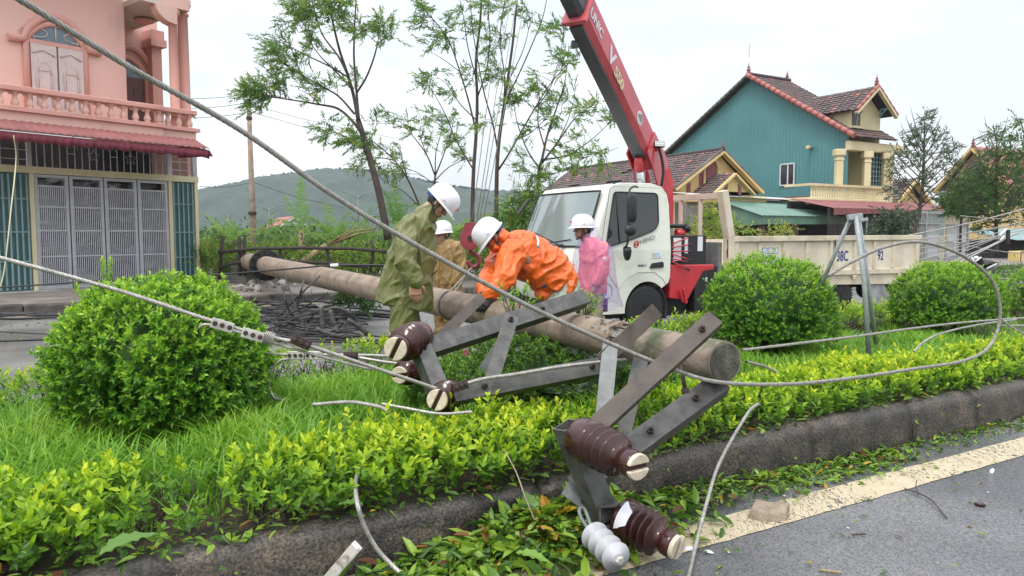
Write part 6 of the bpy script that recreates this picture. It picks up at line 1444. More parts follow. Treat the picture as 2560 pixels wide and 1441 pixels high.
for a, b in ((w0, um - .01), (um + .01, w1)):
    mb = MB(); fbox(mb, a + .02, b - .0, zslab + .15, zw - .03, .036, .075); sh_ = mb.build('shutter', M['shutterpale'], win)
    mb = MB(); W_ = b - a
    mb.tube([FPt(a + W_ * .22, zslab + .4, .085), FPt(a + W_ * .22, zw - .75, .085)] + [FPt(a + W_ * (.5 - .28 * math.cos(q)), zw - .75 + .3 * math.sin(q), .085) for q in [R_(20 * i) for i in range(10)]] + [FPt(a + W_ * .78, zw - .75, .085), FPt(a + W_ * .78, zslab + .4, .085)], .022, 5)
    for z_ in (.75, 1.2): fbox(mb, a + W_ * .3, a + W_ * .7, zslab + z_, zslab + z_ + .28, .076, .092)
    mb.tube([FPt(a + W_ * .08, zw - .28, .085), FPt(a + W_ * .5, zw - .18, .085), FPt(a + W_ * .92, zw - .3, .085)], .02, 5); mb.build('carved_panel', M['shutterpale'], win)
mb = MB(); q = arch_pts(w0 - .06, w1 + .06, zslab + .15, zw + .02, rise + .03, .03); mb.tube(q, .075, 6); fbox(mb, w0, w1, zw - .06, zw + .03, .036, .08); mb.build('window_frame', M['pinktrim'], win)
mb = MB(); q = [FPt(w0 - .42, zw - .02, .06), FPt(w0 - .12, zw + .0, .06)] + [FPt(w0 - .12 + (w1 - w0 + .24) * i / 14, zw + .06 + (rise + .16) * math.sin(math.pi * i / 14) ** .8, .06) for i in range(1, 14)] + [FPt(w1 + .12, zw, .06), FPt(w1 + .42, zw - .02, .06)]; mb.tube(q, .09, 6); mb.build('arched_hood', M['pinktrim'], win)
mb = MB()
for k_ in (-.5, 0, .5): mb.tube([FPt(um + k_ * .9, zw + .03, .045), FPt(um + k_ * 1.05, zw + rise * (.95 - abs(k_) * .5), .045)], .018, 4)
for k_ in (-1, 1): mb.tube([FPt(um + k_ * (.45 + .28 * math.cos(a)), zw + .2 + .11 * math.sin(a), .045) for a in [R_(30 * i) for i in range(13)]], .014, 4, cap=False)
mb.build('fanlight_bars', M['shutterpale'], win)
d0, _ = FU(320, 200, -1.93); d1, _ = FU(360, 200, -1.93); zd = FU(340, 197, -1.93)[1]; zdt = FU(335, 172, -1.93)[1]
mb = MB(); mb.prism(arch_pts(d0 - .6, d1, zslab, zd + .1, zdt - zd + .15, -1.945), nF * .04); dr = mb.build('door', M['fanlight'], ph)
fpart('door_leaf', M['browndoor'], dr, (d0 - .6, d1 - .02, zslab, zd, -1.9, -1.86)); mb = MB(); fbox(mb, d0 + .1, d0 + .3, zslab + 1.3, zd - .3, -1.86, -1.84); fbox(mb, d0 + .42, d1 - .1, zslab + 1.3, zd - .3, -1.86, -1.84); mb.build('door_panel', M['browndoor'], dr)
mb = MB(); mb.tube(arch_pts(d0 - .65, d1 + .06, zslab, zd + .12, zdt - zd + .16, -1.9), .08, 6); mb.build('door_frame', M['pinktrim'], dr)
mb = MB(); mb.tube([FPt(d0 + (d1 - d0 + .5) * i / 10 - .3, zd + .32 + (zdt - zd + .25) * math.sin(math.pi * (.2 + .8 * i / 10)) ** .8, -1.86) for i in range(11)] + [FPt(d1 + .45, zd + .28, -1.86)], .09, 6); mb.build('arched_hood', M['pinktrim'], dr)
bo = 1.0; uR = FU(489, 310, bo)[0]; ust = FU(402, 320, bo)[0]
fpart('balcony_slab', M['pinkwall'], ph, (uL, ust, zslab - .17, zslab + .05, -.02, bo + .12), (ust + .002, uR, zslab - .17, zslab + .05, -2, bo))
fpart('balcony_moulding', M['pinktrim'], ph, (uL, ust + .02, zslab + .052, zslab + .14, .6, bo + .2), (ust + .022, uR + .08, zslab + .052, zslab + .14, .6, bo + .08)); fpart('balcony_moulding', M['pinkpale'], ph, (uL, ust + .01, zslab - .28, zslab - .172, .3, bo + .06), (ust + .012, uR - .02, zslab - .28, zslab - .172, .3, bo - .06))
rb = fpart('balcony_rail', M['pinktrim'], ph, (uL, ust, zr - .10, zr + .02, bo - .12, bo + .14), (ust + .002, uR + .04, zr - .10, zr + .02, bo - .22, bo + .03), bevel=.02)
nb_ = 30
mbp = None
for i in range(nb_):
    u = uR - .12 - i * .285 * 1.0
    o_ = bo - .09 if u > ust else bo + .01
    if u < uL: break
    a, b = FPt(u, zslab + .142, o_), FPt(u, zr - .102, o_); mb = MB(); mb.lathe(a, b, [(0, .085), (.08, .085), (.09, .05), (.16, .065), (.30, .085), (.45, .07), (.62, .045), (.78, .05), (.82, .07), (.86, .07), (.88, .05), (.92, .08), (1, .085)], 10); mb.build('baluster', M['pinkpale'], ph)
mb = MB()
for i in range(60):
    u = uR - .02 - i * .142; a = FPt(u, zr - .16, bo + .02 if u < ust else bo - .09); mb.add([], []); mb.tube([FPt(u + .07 * math.cos(q), zr - .17 + .06 * math.sin(q), (bo + .02 if u < ust else bo - .09)) for q in [R_(180 - 30 * k_) for k_ in range(7)]], .022, 4)
    if u < uL: break
mb.build('scalloped_edge', M['pinkpale'], rb)
za0, za1 = FU(300, 329, 1.3)[1], FU(300, 352, 1.8)[1]; ua1 = FU(523, 376, 1.8)[0]
mb = MB(); n = int((ua1 - uL) / .04); V = []
for i in range(n + 1):
    u = uL + (ua1 - uL) * i / n; w_ = .014 * math.sin(i * math.pi / 2)
    V += [FPt(u, za0 + w_, 1.2), FPt(u, za1 + w_, 1.84)]
mb.add(V, [(2 * i, 2 * i + 1, 2 * i + 3, 2 * i + 2) for i in range(n)], True); aw = mb.build('awning', M['awning'], ph); aw.modifiers.new('t', 'SOLIDIFY').thickness = .012
mb = MB(); V = []; zv = FU(300, 373, 1.8)[1]
for i in range(n + 1):
    u = uL + (ua1 - uL) * i / n; V += [FPt(u, za1 - .03, 1.82 + .005 * math.sin(i * math.pi / 2)), FPt(u, zv - .05 * abs(math.sin(i * .3)), 1.82 + .02 * math.sin(i * math.pi / 2))]
mb.add(V, [(2 * i, 2 * i + 1, 2 * i + 3, 2 * i + 2) for i in range(n)], True)
V = [FPt(ua1, za1 - .03, 1.82), FPt(ua1, zv, 1.98), FPt(ua1, za0 - .4, .3), FPt(ua1, za0, .3)]; mb.add(V, [(0, 1, 2, 3)], False)
vl = mb.build('valance', M['valance'], ph, fixn=False); vl.modifiers.new('t', 'SOLIDIFY').thickness = .012
u0, u1 = FU(488, 600)[0], 0.0; ua, ub_ = FU(423, 600)[0], FU(432, 600)[0]; uc, ud = FU(78, 600)[0], FU(89, 600)[0]
for a, b in ((u0, u1), (ua, ub_), (uc, ud)): fpart('post', M['paleyellow'], ph, (a, b, .1, zlint, -.12, .06))
fpart('lintel', M['paleyellow'], ph, (uL, .02, zlint + .002, zlint + .16, -.10, .07)); fpart('plinth', M['conc'], ph, (uL, .1, .0, .135, -.3, .5))
for a, b in ((ub_, u0), (uL, uc)):
    sp_ = fpart('shutter_panel', M['greenslat'], ph, (a + .01, b - .01, .14, zlint, -.04, .0)); k_ = int((b - a) / .115)
    mb = MB()
    for i in range(k_): u = a + .05 + (b - a - .1) * i / max(1, k_ - 1); fbox(mb, u - .02, u + .02, .16, zlint - .03, .003, .03)
    for f in (.25, .5, .78): fbox(mb, a + .02, b - .02, .14 + (zlint - .14) * f - .015, .14 + (zlint - .14) * f + .015, .031, .04)
    mb.build('slats', M['slat_light'], sp_)
gx = [ud] + [FU(x, 600)[0] for x in (177, 263, 346)] + [ua]
fpart('curtain', M['plastic'], ph, (ud, ua, .2, zlint - .05, -.35, -.33))
for i in range(4):
    a, b = gx[i] + .015, gx[i + 1] - .015; gt = fpart('gate', M['greygate'], ph, (a, a + .07, .14, zlint - .01, -.03, .03), (b - .07, b, .14, zlint - .01, -.03, .03), (a + .072, b - .072, zlint - .08, zlint - .012, -.03, .03), (a + .072, b - .072, .14, .22, -.03, .03))
    mb = MB(); nb2 = 14
    for j in range(nb2): u = a + .09 + (b - a - .18) * j / (nb2 - 1); fbox(mb, u - .011, u + .011, .222, zlint - .30, -.012, .012)
    for f in (.28, .52, .74, .93): z_ = .2 + (zlint - .3) * f; fbox(mb, a + .072, b - .072, z_ - .02, z_ + .02, .013, .028)
    mb.build('bars', M['greygate'], gt)
ztr = za0 - .1
gr = fpart('transom_grille', M['greygate'], ph, (uL, .0, ztr - .04, ztr, .0, .03), (uc - .02, ud - .02, zlint + .16, ztr, -.02, .05), (ua, ua + .12, zlint + .16, ztr, -.02, .05), (-.12, 0, zlint + .16, ztr, -.02, .05))
mb = MB(); k_ = 0; u = ud + .1
while u < ua - .1:
    z0_ = zlint + .16 + (0 if k_ % 2 else .0); fbox(mb, u - .009, u + .009, z0_, ztr - .05, .0, .018)
    if k_ % 3 == 1: fbox(mb, u + .009, u + .15, zlint + .16 + .35 * (1 + k_ % 2), zlint + .18 + .35 * (1 + k_ % 2), .0, .018)
    u += .165; k_ += 1
for a, b in ((uL, uc), (ua + .14, -.14)):
    for z_ in np.arange(zlint + .3, ztr - .1, .22): fbox(mb, a, b, z_, z_ + .018, .0, .016)
    for u_ in np.arange(a + .2, b, .35): fbox(mb, u_, u_ + .016, zlint + .16, ztr - .05, .017, .03)
mb.build('grille_bars', M['greygate'], gr)
for i, u in enumerate(np.linspace(ud + .9, ua - .5, 5)):
    c = FPt(u, zlint + .16 + (.35 if i % 2 else .62), .03); st = [c + hF * (r_ * math.sin(a)) + UP * (r_ * math.cos(a)) for a, r_ in [(R_(36 * j), .17 if j % 2 == 0 else .07) for j in range(11)]]; mb = MB(); mb.tube(st, .008, 4, cap=False); mb.build('star_ornament', M['greygate'], gr)
wire([FPt(FU(33, 340, 2.0)[0], FU(33, 340, 2.0)[1], 2.02), P(40, 400, 15.5), P(28, 520, 15), P(8, 690, 14.5), P(-20, 760, 14.5)], .012, 'hanging_cord', 'yellowish cord hanging from the maroon awning edge at the far left', 'cord', m='paleyellow')

m, nt, b = _mat('weathered roof tiles'); N, L = nt.nodes, nt.links
at = N.new("ShaderNodeAttribute"); at.attribute_name = 'tint'; r = N.new("ShaderNodeValToRGB"); L.new(at.outputs['Fac'], r.inputs[0]); el = r.color_ramp.elements
el[0].position = 0; el[0].color = (.05, .035, .035, 1); el[1].position = 1; el[1].color = (.36, .14, .095, 1)
for p_, c_ in ((.35, (.095, .072, .070)), (.75, (.15, .105, .098))): q = el.new(p_); q.color = (*c_, 1)
L.new(r.outputs[0], b.inputs['Base Color']); b.inputs['Roughness'].default_value = .75; M['tiles'] = m
M['redtile'] = mat('red ridge tiles', (.42, .15, .12), (.30, .10, .085), .6, scale=3)
def tile_roof(name, r0, r1, e0, e1, rows, cols, parent, holes=0):
    r0, r1, e0, e1 = map(Vector, (r0, r1, e0, e1)); nrm = (r1 - r0).cross(e0 - r0).normalized()
    if nrm.z < 0: nrm = -nrm
    V = []; F = []; T = []
    hs = [(rnd.uniform(.1, .9), rnd.uniform(.2, .8)) for _ in range(holes)]
    for j in range(rows):
        for i in range(cols):
            if any(abs(i / cols - hx) < .05 * rnd.uniform(.3, 1.2) and abs(j / rows - hy) < .06 for hx, hy in hs): continue
            f0, f1 = i / cols, (i + .94) / cols; g0, g1 = j / rows, (j + 1.1) / rows; k0 = len(V); tt = min(1, max(0, rnd.gauss(.5, .16) + (.35 if rnd.random() < .05 else 0)))
            jit = nrm * rnd.uniform(0, .015)
            for g, h0 in ((g0, .0), (g1, .045)):
                for f, hh in ((f0, .0), (f0 + (f1 - f0) * .3, .035), (f0 + (f1 - f0) * .7, .035), (f1, 0.0)):
                    V.append(r0.lerp(r1, f).lerp(e0.lerp(e1, f), min(1.02, g)) + nrm * (h0 + hh) + jit); T.append(tt)
            for a in range(3): F.append((k0 + a, k0 + a + 1, k0 + 5 + a, k0 + 4 + a))
            V += [V[k0 + 4 + a] - nrm * .06 for a in range(4)]; T += [tt] * 4
            for a in range(3): F.append((k0 + 4 + a, k0 + 5 + a, k0 + 9 + a, k0 + 8 + a))
    o = np_mesh(name, [tuple(v) for v in V], F, M['tiles'], parent, tint=T)
    mb = MB(); mb.quad(r0 - nrm * .03, r1 - nrm * .03, e1 - nrm * .03, e0 - nrm * .03); mb.build('roof_boards', M['interior'], o); return o
def ridge_tiles(p0, p1, m, parent, r=.11, name='ridge_tiles', step=.38):
    p0, p1 = Vector(p0), Vector(p1); mb = MB(); n = max(2, int((p1 - p0).length / step))
    for i in range(n): a, b = p0.lerp(p1, i / n), p0.lerp(p1, (i + 1.08) / n); mb.tube([a, b], [r * .92, r * 1.1], 8)
    return mb.build(name, M[m], parent)
def finial(p, h, m, parent):
    mb = MB(); mb.lathe(p, p + UP * h, [(0, h * .16), (.15, h * .20), (.2, h * .09), (.3, h * .17), (.38, h * .17), (.45, h * .07), (.55, h * .12), (.65, h * .05), (1, .005)], 10); mb.build('finial', M[m], parent)
def corr(p0, p1, q0, q1, name, m, parent, pitch=.12, amp=.018, edge=0.0):
    """corrugated sheet: ridges run from the p edge to the q edge"""
    p0, p1, q0, q1 = map(Vector, (p0, p1, q0, q1)); n = max(8, int((p1 - p0).length / (pitch / 4))); nr = (p1 - p0).cross(q0 - p0).normalized(); V = []
    for i in range(n + 1):
        w_ = nr * (amp * math.sin(i * math.pi / 2)); V += [p0.lerp(p1, i / n) + w_, q0.lerp(q1, i / n) + w_]
    mb = MB(); mb.add(V, [(2 * i, 2 * i + 1, 2 * i + 3, 2 * i + 2) for i in range(n)], False); o = mb.build(name, M[m], parent, fixn=False); s_ = o.modifiers.new('t', 'SOLIDIFY'); s_.thickness = .01; return o
M['yellowwall'] = plaster('faded yellow plaster', (.66, .50, .22), (.60, .44, .18), .7)
M['creamwall'] = plaster('cream yellow plaster', (.66, .58, .36), (.58, .50, .29), .72)
M['greywall'] = plaster('grey stained render', (.22, .20, .17), (.13, .115, .10), .5)
M['tealwall'] = mat('teal metal cladding', (.085, .245, .25), (.07, .205, .215), .5, scale=.6, detail=7, lo=.3, hi=.7)
M['greenroof'] = mat('green metal roofing', (.14, .24, .19), (.10, .19, .15), .45, scale=1.2, detail=6)
M['greenval'] = mat('green metal valance', (.115, .22, .16), (.09, .175, .125), .5, scale=1.5)
M['redroof'] = mat('faded red metal sheet', (.25, .085, .08), (.18, .065, .063), .55, scale=1.5, detail=7)
M['winwhite'] = mat('white window frame', (.70, .70, .70), (.62, .62, .62), .5)
M['winglass'] = mat('dark reflecting panes', (.035, .04, .045), (.02, .022, .025), .1, scale=2)
M['maroon'] = mat('maroon paint', (.24, .07, .075), (.2, .055, .06), .6)
M['brownpost'] = mat('brown tiled post', (.10, .05, .04), (.07, .035, .03), .5)
nG = 26.5; ap = IN(1795, 384, nG); sA, _, zA = sn_(ap); lf = IN(1694, 470, nG); sL, _, zL = sn_(lf); sR_ = sA + (sA - sL) * .92; zR = zL
th_ = thing('tiled_house', 'old low house with dark tiled roof and yellow gable behind the truck cab', 'house', RP(sA, nG + 5, 0)); nB = 39
tile_roof('roof', RP(sA, nG - .35, zA + .12), RP(sA, nB, zA + .12), RP(sL - .5, nG - .35, zL - .12), RP(sL - .5, nB, zL - .12), 15, 46, th_, 4)
tile_roof('roof', RP(sA, nG - .35, zA + .12), RP(sA, nB, zA + .12), RP(sR_ + .5, nG - .35, zR - .12), RP(sR_ + .5, nB, zR - .12), 12, 30, th_)
ridge_tiles(RP(sA, nG - .4, zA + .16), RP(sA, nB, zA + .16), 'tiles', th_, .11)
mb = MB(); mb.prism([RP(sL, nG, 0), RP(sR_, nG, 0), RP(sR_, nG, zL), RP(sA, nG, zA), RP(sL, nG, zL)], RN * .25); mb.build('gable_wall', M['yellowwall'], th_)
mb = MB(); mb.prism([RP(sL, nG + .252, 0), RP(sL, nB, 0), RP(sL, nB, zL - .05), RP(sL, nG + .252, zL - .05)], RD * .25); mb.build('side_wall', M['greywall'], th_)
for sgn, se in ((-1, sL - .45), (1, sR_ + .45)):
    mb = MB(); mb.bar(RP(sA, nG - .28, zA + .03), RP(se, nG - .28, zL - .12), .10, .30, RN); mb.build('bargeboard', M['yellowwall'], th_)
    mb = MB(); mb.bar(RP(sA, nG - .36, zA + .16), RP(se, nG - .36, zL + .02), .12, .07, RN); mb.build('verge', M['greywall'], th_)
finial(RP(sA, nG - .3, zA + .15), .5, 'maroon', th_)
nc = IN(1776, 448, nG); sc, _, zc = sn_(nc); mb = MB(); mb.prism([RP(sc + .33 * math.cos(a), nG - .02, zc + (.0 if math.sin(a) < 0 else .42) + .42 * math.sin(a)) for a in [R_(18 * i) for i in range(20)]], RN * -.03); nw = mb.build('gable_niche', M['maroon'], th_)
mb = MB(); mb.tube([RP(sc + .45 * math.cos(a), nG - .05, zc + .45 + .5 * math.sin(a)) for a in [R_(18 * i) for i in range(11)]], .08, 6); mb.bar(RP(sc - .45, nG - .05, zc - .4), RP(sc - .45, nG - .05, zc + .45), .16, .1); mb.bar(RP(sc + .45, nG - .05, zc - .4), RP(sc + .45, nG - .05, zc + .45), .16, .1); mb.build('niche_moulding', M['yellowwall'], nw)
for d_ in (-1.9, -1.1, 1.0, 1.5):
    s_ = sA + d_; zz = zA - abs(d_) * (zA - zL) / (sA - sL) - .35; mb = MB(); mb.prism([RP(s_ - .12, nG - .02, zz + .05), RP(s_ + .12, nG - .02, zz + .18 * (-1 if d_ > 0 else 1)), RP(s_ + .12, nG - .02, zz - .45), RP(s_, nG - .02, zz - .55), RP(s_ - .12, nG - .02, zz - .45)], RN * -.02); mb.build('painted_motif', M['maroon'], th_)
a2 = IN(1832, 440, nG - 1.2); s2, n2, z2 = sn_(a2); e2 = IN(1790, 478, nG - 1.2); dz2 = z2 - e2.z; hw2 = s2 - sn_(e2)[0]
mb = MB(); mb.prism([RP(s2 - hw2, n2, z2 - dz2), RP(s2 + hw2, n2, z2 - dz2), RP(s2, n2, z2)], RN * .2); mb.build('porch_gable', M['yellowwall'], th_)
for sg in (-1, 1): mb = MB(); mb.bar(RP(s2, n2 - .12, z2 + .08), RP(s2 + sg * (hw2 + .25), n2 - .12, z2 - dz2 - .12), .10, .22, RN); mb.build('bargeboard', M['yellowwall'], th_)
for sg in (-1, 1): mb = MB(); mb.prism([RP(s2 + sg * .35, n2 - .02, z2 - .35), RP(s2 + sg * .55, n2 - .02, z2 - .55), RP(s2 + sg * .55, n2 - .02, z2 - .95), RP(s2 + sg * .35, n2 - .02, z2 - .85)], RN * -.02); mb.build('painted_motif', M['maroon'], th_)
tile_roof('porch_roof', RP(s2, n2 - .1, z2 + .12), RP(s2, n2 + 1.3, z2 + .12), RP(s2 - hw2 - .3, n2 - .1, z2 - dz2 - .1), RP(s2 - hw2 - .3, n2 + 1.3, z2 - dz2 - .1), 8, 5, th_); tile_roof('porch_roof', RP(s2, n2 - .1, z2 + .12), RP(s2, n2 + 1.3, z2 + .12), RP(s2 + hw2 + .3, n2 - .1, z2 - dz2 - .1), RP(s2 + hw2 + .3, n2 + 1.3, z2 - dz2 - .1), 8, 5, th_)
cz = IN(1750, 490, nG - .9).z; sq1 = sn_(IN(1918, 490, nG - 1))[0]
mb = MB(); mb.prism([RP(sL - .2, nG - 1.0, cz - .3), RP(sq1, nG - 1.0, cz - .3), RP(sq1, nG - 1.0, cz + .06), RP(sL - .2, nG - 1.0, cz + .06)], RN * .95); mb.build('concrete_canopy', M['yellowwall'], th_, bevel=.03)
mb = MB(); mb.prism([RP(sL - .2, nG - .8, 0), RP(sL + 2.2, nG - .8, 0), RP(sL + 2.2, nG - .8, cz - .3), RP(sL - .2, nG - .8, cz - .3)], RN * .75); mb.build('porch_wall', M['greywall'], th_)
nS = 23.1; pA = Pn(1895, nS); sS0 = pA.dot(RD); sS1 = Pn(2137, nS).dot(RD); zS = IN(1895, 536, nS).z; zS2 = IN(2137, 551, nS).z; zS = (zS + zS2) / 2 + .03; nS2 = 26.2; zSb = IS(1768, 492, sS0).z
sh_ = thing('metal_awning', 'green corrugated metal lean-to roof in front of the teal house, on posts', 'shed', RP((sS0 + sS1) / 2, 24.5, 0))
corr(RP(sS0 - .1, nS2, zSb), RP(sS1 + 1.2, nS2, zSb - .15), RP(sS0 - .1, nS - .25, zS + .02), RP(sS1 + .2, nS - .25, zS + .02), 'roof', 'greenroof', sh_, .2, .025)
corr(RP(sS0, nS - .2, zS), RP(sS1, nS - .2, zS), RP(sS0, nS - .2, zS - .38), RP(sS1, nS - .2, zS - .33), 'front_valance', 'greenval', sh_, .15, .015)
corr(RP(sS0, nS2, zSb - .02), RP(sS0, nS - .2, zS - .01), RP(sS0, nS2, zS - .55), RP(sS0, nS - .2, zS - .38), 'side_valance', 'greenval', sh_, .15, .015)
mb = MB(); mb.prism([RP(sL - 1, nS2 - .1, zSb + .12), RP(sS0 + 5.2, nS2 - .1, zSb + .02), RP(sS0 + 5.2, nS2 - .9, zSb - .10), RP(sL + .6, nS2 - .9, zSb + .0)], UP * .03); mb.build('white_sheet', M['label_white'], sh_)
for x_ in (1905, 1988, 2110): s_ = Pn(x_, nS).dot(RD); mb = MB(); mb.bar(RP(s_, nS + .1, 0), RP(s_, nS + .1, zS), .28 if x_ < 2100 else .2, .28); mb.build('post', M['brownpost'], sh_)
s_a, s_b = sn_(IN(1900, 560, nS2))[0], sn_(IN(2140, 560, nS2))[0]
mb = MB(); mb.prism([RP(s_a - 3, nS2, 0), RP(s_b + 2, nS2, 0), RP(s_b + 2, nS2, 2.4), RP(s_a - 3, nS2, 2.4)], RN * .1); bw = mb.build('back_wall', M['interior'], sh_)
def grille(x0, x1, y0, y1, n, nb, m, name, frame=.04, bar=.02, back=None, hb=(0.5,)):
    a, _, z1 = sn_(IN(x0, y0, n)); b = sn_(IN(x1, y0, n))[0]; z0 = IN((x0 + x1) / 2, y1, n).z; mb = MB()
    for i in range(nb): s_ = a + (b - a) * i / (nb - 1); mb.bar(RP(s_, n, z0), RP(s_, n, z1), bar, bar)
    for z_ in [z0, z1] + [z0 + (z1 - z0) * h_ for h_ in hb]: mb.bar(RP(a - .02, n - bar, z_), RP(b + .02, n - bar, z_), frame, bar)
    return mb.build(name, M[m], sh_)
mb = MB(); a_, b_ = sn_(IN(1862, 560, nS2))[0], sn_(IN(1895, 560, nS2))[0]; mb.prism([RP(a_, nS2 - .02, .1), RP(b_, nS2 - .02, .1), RP(b_, nS2 - .02, 2.2), RP(a_, nS2 - .02, 2.2)], RN * -.04); mb.build('door', M['tealwall'], sh_)
grille(1898, 1992, 553, 640, nS2 - .3, 17, 'winwhite', 'window_grille'); grille(2025, 2075, 562, 640, nS2 - .2, 6, 'slat_light', 'window', .08, .05)
nT = 25.6; pR = Pn(2112, nT); ST = pR.dot(RD)
apx = IS(1880, 196, ST); eL = IS(1678, 386, ST); eR = IS(2118, 330, ST); nA_, zA_ = apx.dot(RN), apx.z; nL_, zL_ = eL.dot(RN), eL.z; nR_, zR_ = eR.dot(RN), eR.z
tg = thing('teal_house', 'tall gabled house clad in teal corrugated metal with a cream yellow front and balcony', 'house', RP(ST + 4, (nL_ + nR_) / 2, 0))
def ztopT(n): return zA_ + (n - nA_) * ((zL_ - zA_) / (nL_ - nA_)) if n > nA_ else zA_ + (n - nA_) * ((zR_ - zA_) / (nR_ - nA_))
V = []; k_ = int((nL_ - nT) / .06)
for i in range(k_ + 1):
    n = nT + (nL_ - nT) * i / k_; off = .025 * (1 if (i // 2) % 2 else 0); V += [RP(ST - off, n, 0), RP(ST - off, n, ztopT(n) - .02)]
mb = MB(); mb.add(V, [(2 * i, 2 * i + 1, 2 * i + 3, 2 * i + 2) for i in range(k_)], False); tw = mb.build('wall', M['tealwall'], tg)
p1 = IS(1952, 412, ST - .06); p2 = IS(1985, 462, ST - .06); n1_, z1_, n2_, z2_ = p1.dot(RN), p1.z, p2.dot(RN), p2.z
mb = MB(); mb.prism([RP(ST - .03, n1_, z2_), RP(ST - .03, n2_, z2_), RP(ST - .03, n2_, z1_), RP(ST - .03, n1_, z1_)], RD * -.04); wn_ = mb.build('window', M['winglass'], tg)
mb = MB(); nm_ = (n1_ + n2_) / 2
for q in ((n1_, z2_, n2_, z2_), (n1_, z1_, n2_, z1_), (n1_, z1_, n1_, z2_), (n2_, z1_, n2_, z2_), (nm_ - .05, z1_, nm_ - .05, z2_)): mb.bar(RP(ST - .08, q[0], q[1]), RP(ST - .08, q[2], q[3]), .07, .05, RD)
mb.build('window_frame', M['winwhite'], wn_)
pv = IS(2028, 371, ST); mb = MB(); mb.tube([RP(ST, pv.dot(RN), pv.z), RP(ST - .7, pv.dot(RN) - .3, pv.z)], .1, 10); mb.build('drain_pipe', M['creamwall'], tg)
mb = MB(); mb.prism([RP(ST - .028, nT, 0), RP(ST - .028, nT + 5, 0), RP(ST - .028, nT + 5, 2.2), RP(ST - .028, nT, 2.2)], RD * -.03); mb.build('lower_sheet', M['tealwall'], tg)
rl = IS(1925, 500, ST); mb = MB(); mb.bar(RP(ST - .10, nT - .2, rl.z + .0), RP(ST - .10, nT + 9, rl.z + .05), .18, .16); mb.build('string_course', M['redroof'], tg)
nE = nR_ - .7; zE = ztopT(nE); SE = sn_(IN(2243, 352, nE))[0]
tile_roof('roof', RP(ST - .35, nA_, zA_ + .12), RP(SE, nA_, zA_ + .12), RP(ST - .35, nE, zE + .08), RP(SE, nE, zE + .08), 26, 34, tg)
tile_roof('roof', RP(ST - .35, nA_, zA_ + .12), RP(SE, nA_, zA_ + .12), RP(ST - .35, nL_ + .5, zL_ - .1), RP(SE, nL_ + .5, zL_ - .1), 14, 16, tg)
ridge_tiles(RP(ST - .45, nA_, zA_ + .16), RP(ST - .45, nE, zE + .14), 'redtile', tg, .15, 'verge_tiles', .42); ridge_tiles(RP(ST - .4, nA_, zA_ + .14), RP(ST - .4, nL_ + .5, zL_ - .06), 'greywall', tg, .10, 'verge_tiles'); ridge_tiles(RP(ST - .4, nA_, zA_ + .2), RP(SE, nA_, zA_ + .2), 'tiles', tg, .13)
finial(RP(ST - .3, nA_, zA_ + .2), .75, 'maroon', tg); mb = MB(); mb.tube([RP(ST - .3, nA_, zA_ + 1.2), RP(ST - .3, nA_, zA_ + 2.0)], .015, 5); mb.build('lightning_rod', M['bolt'], tg)
q_ = sn_(onplane(2005, 225, RN * nA_, RN))[0]; finial(RP(SE - .2, nA_, zA_ + .2), .65, 'maroon', tg)
zB = IN(2150, 476, nT).z; zEv = zE - .05
s21, s22 = ST, sn_(IN(2235, 400, nT))[0]
s_c1 = sn_(IN(2168, 400, nT))[0]
mb = MB(); mb.prism([RP(s_c1, nT, 0), RP(s22, nT, 0), RP(s22, nT, zEv), RP(s_c1, nT, zEv)], RN * .25); mb.build('front_wall', M['creamwall'], tg)
mb = MB(); mb.prism([RP(s21 + .1, nT + 2.2, 0), RP(s_c1, nT + 2.2, 0), RP(s_c1, nT + 2.2, zEv), RP(s21 + .1, nT + 2.2, zEv)], RN * .2); mb.build('porch_wall', M['creamwall'], tg)
mb = MB(); mb.prism([RP(s_c1, nT + .252, zB), RP(s_c1, nT + 2.2, zB), RP(s_c1, nT + 2.2, zEv), RP(s_c1, nT + .252, zEv)], RD * .2); mb.build('porch_wall', M['creamwall'], tg)
mb = MB(); mb.prism([RP(s21 - .3, nT - .35, zEv - .55), RP(s22 + .4, nT - .35, zEv - .55), RP(s22 + .4, nT - .35, zEv - .05), RP(s21 - .3, nT - .35, zEv - .05)], RN * .345); mb.build('cornice', M['creamwall'], tg, bevel=.05)
mb = MB(); mb.prism([RP(s21 + .1, nT, zEv - .5), RP(s_c1, nT, zEv - .5), RP(s_c1, nT, zEv - .05), RP(s21 + .1, nT, zEv - .05)], RN * 2.2); mb.build('porch_ceiling', M['creamwall'], tg)
for x_, w_ in ((2097, .36), (2166, .36), (2214, .36)):
    s_ = sn_(IN(x_, 420, nT - .3))[0]; mb = MB(); mb.bar(RP(s_, nT - .3, zB), RP(s_, nT - .3, zEv - .9), w_, w_); mb.bar(RP(s_, nT - .3, zEv - .9), RP(s_, nT - .3, zEv - .56), w_ * 1.45, w_ * 1.45); mb.bar(RP(s_, nT - .3, zEv - 1.15), RP(s_, nT - .3, zEv - 1.05), w_ * 1.2, w_ * 1.2); mb.build('column', M['creamwall'], tg, bevel=.04)
a_, z1_ = sn_(IN(2177, 384, nT - .04))[0], IN(2190, 384, nT).z; b_, z0_ = sn_(IN(2205, 400, nT - .04))[0], IN(2190, 465, nT).z
mb = MB(); mb.prism([RP(a_, nT - .01, z0_), RP(b_, nT - .01, z0_), RP(b_, nT - .01, z1_), RP(a_, nT - .01, z1_)], RN * -.04); wd_ = mb.build('grilled_window', M['winglass'], tg)
mb = MB()
for i in range(5): f = i / 4; mb.bar(RP(a_ + (b_ - a_) * f, nT - .07, z0_), RP(a_ + (b_ - a_) * f, nT - .07, z1_), .045, .03)
for i in range(8): f = i / 7; mb.bar(RP(a_, nT - .09, z0_ + (z1_ - z0_) * f), RP(b_, nT - .09, z0_ + (z1_ - z0_) * f), .045, .03)
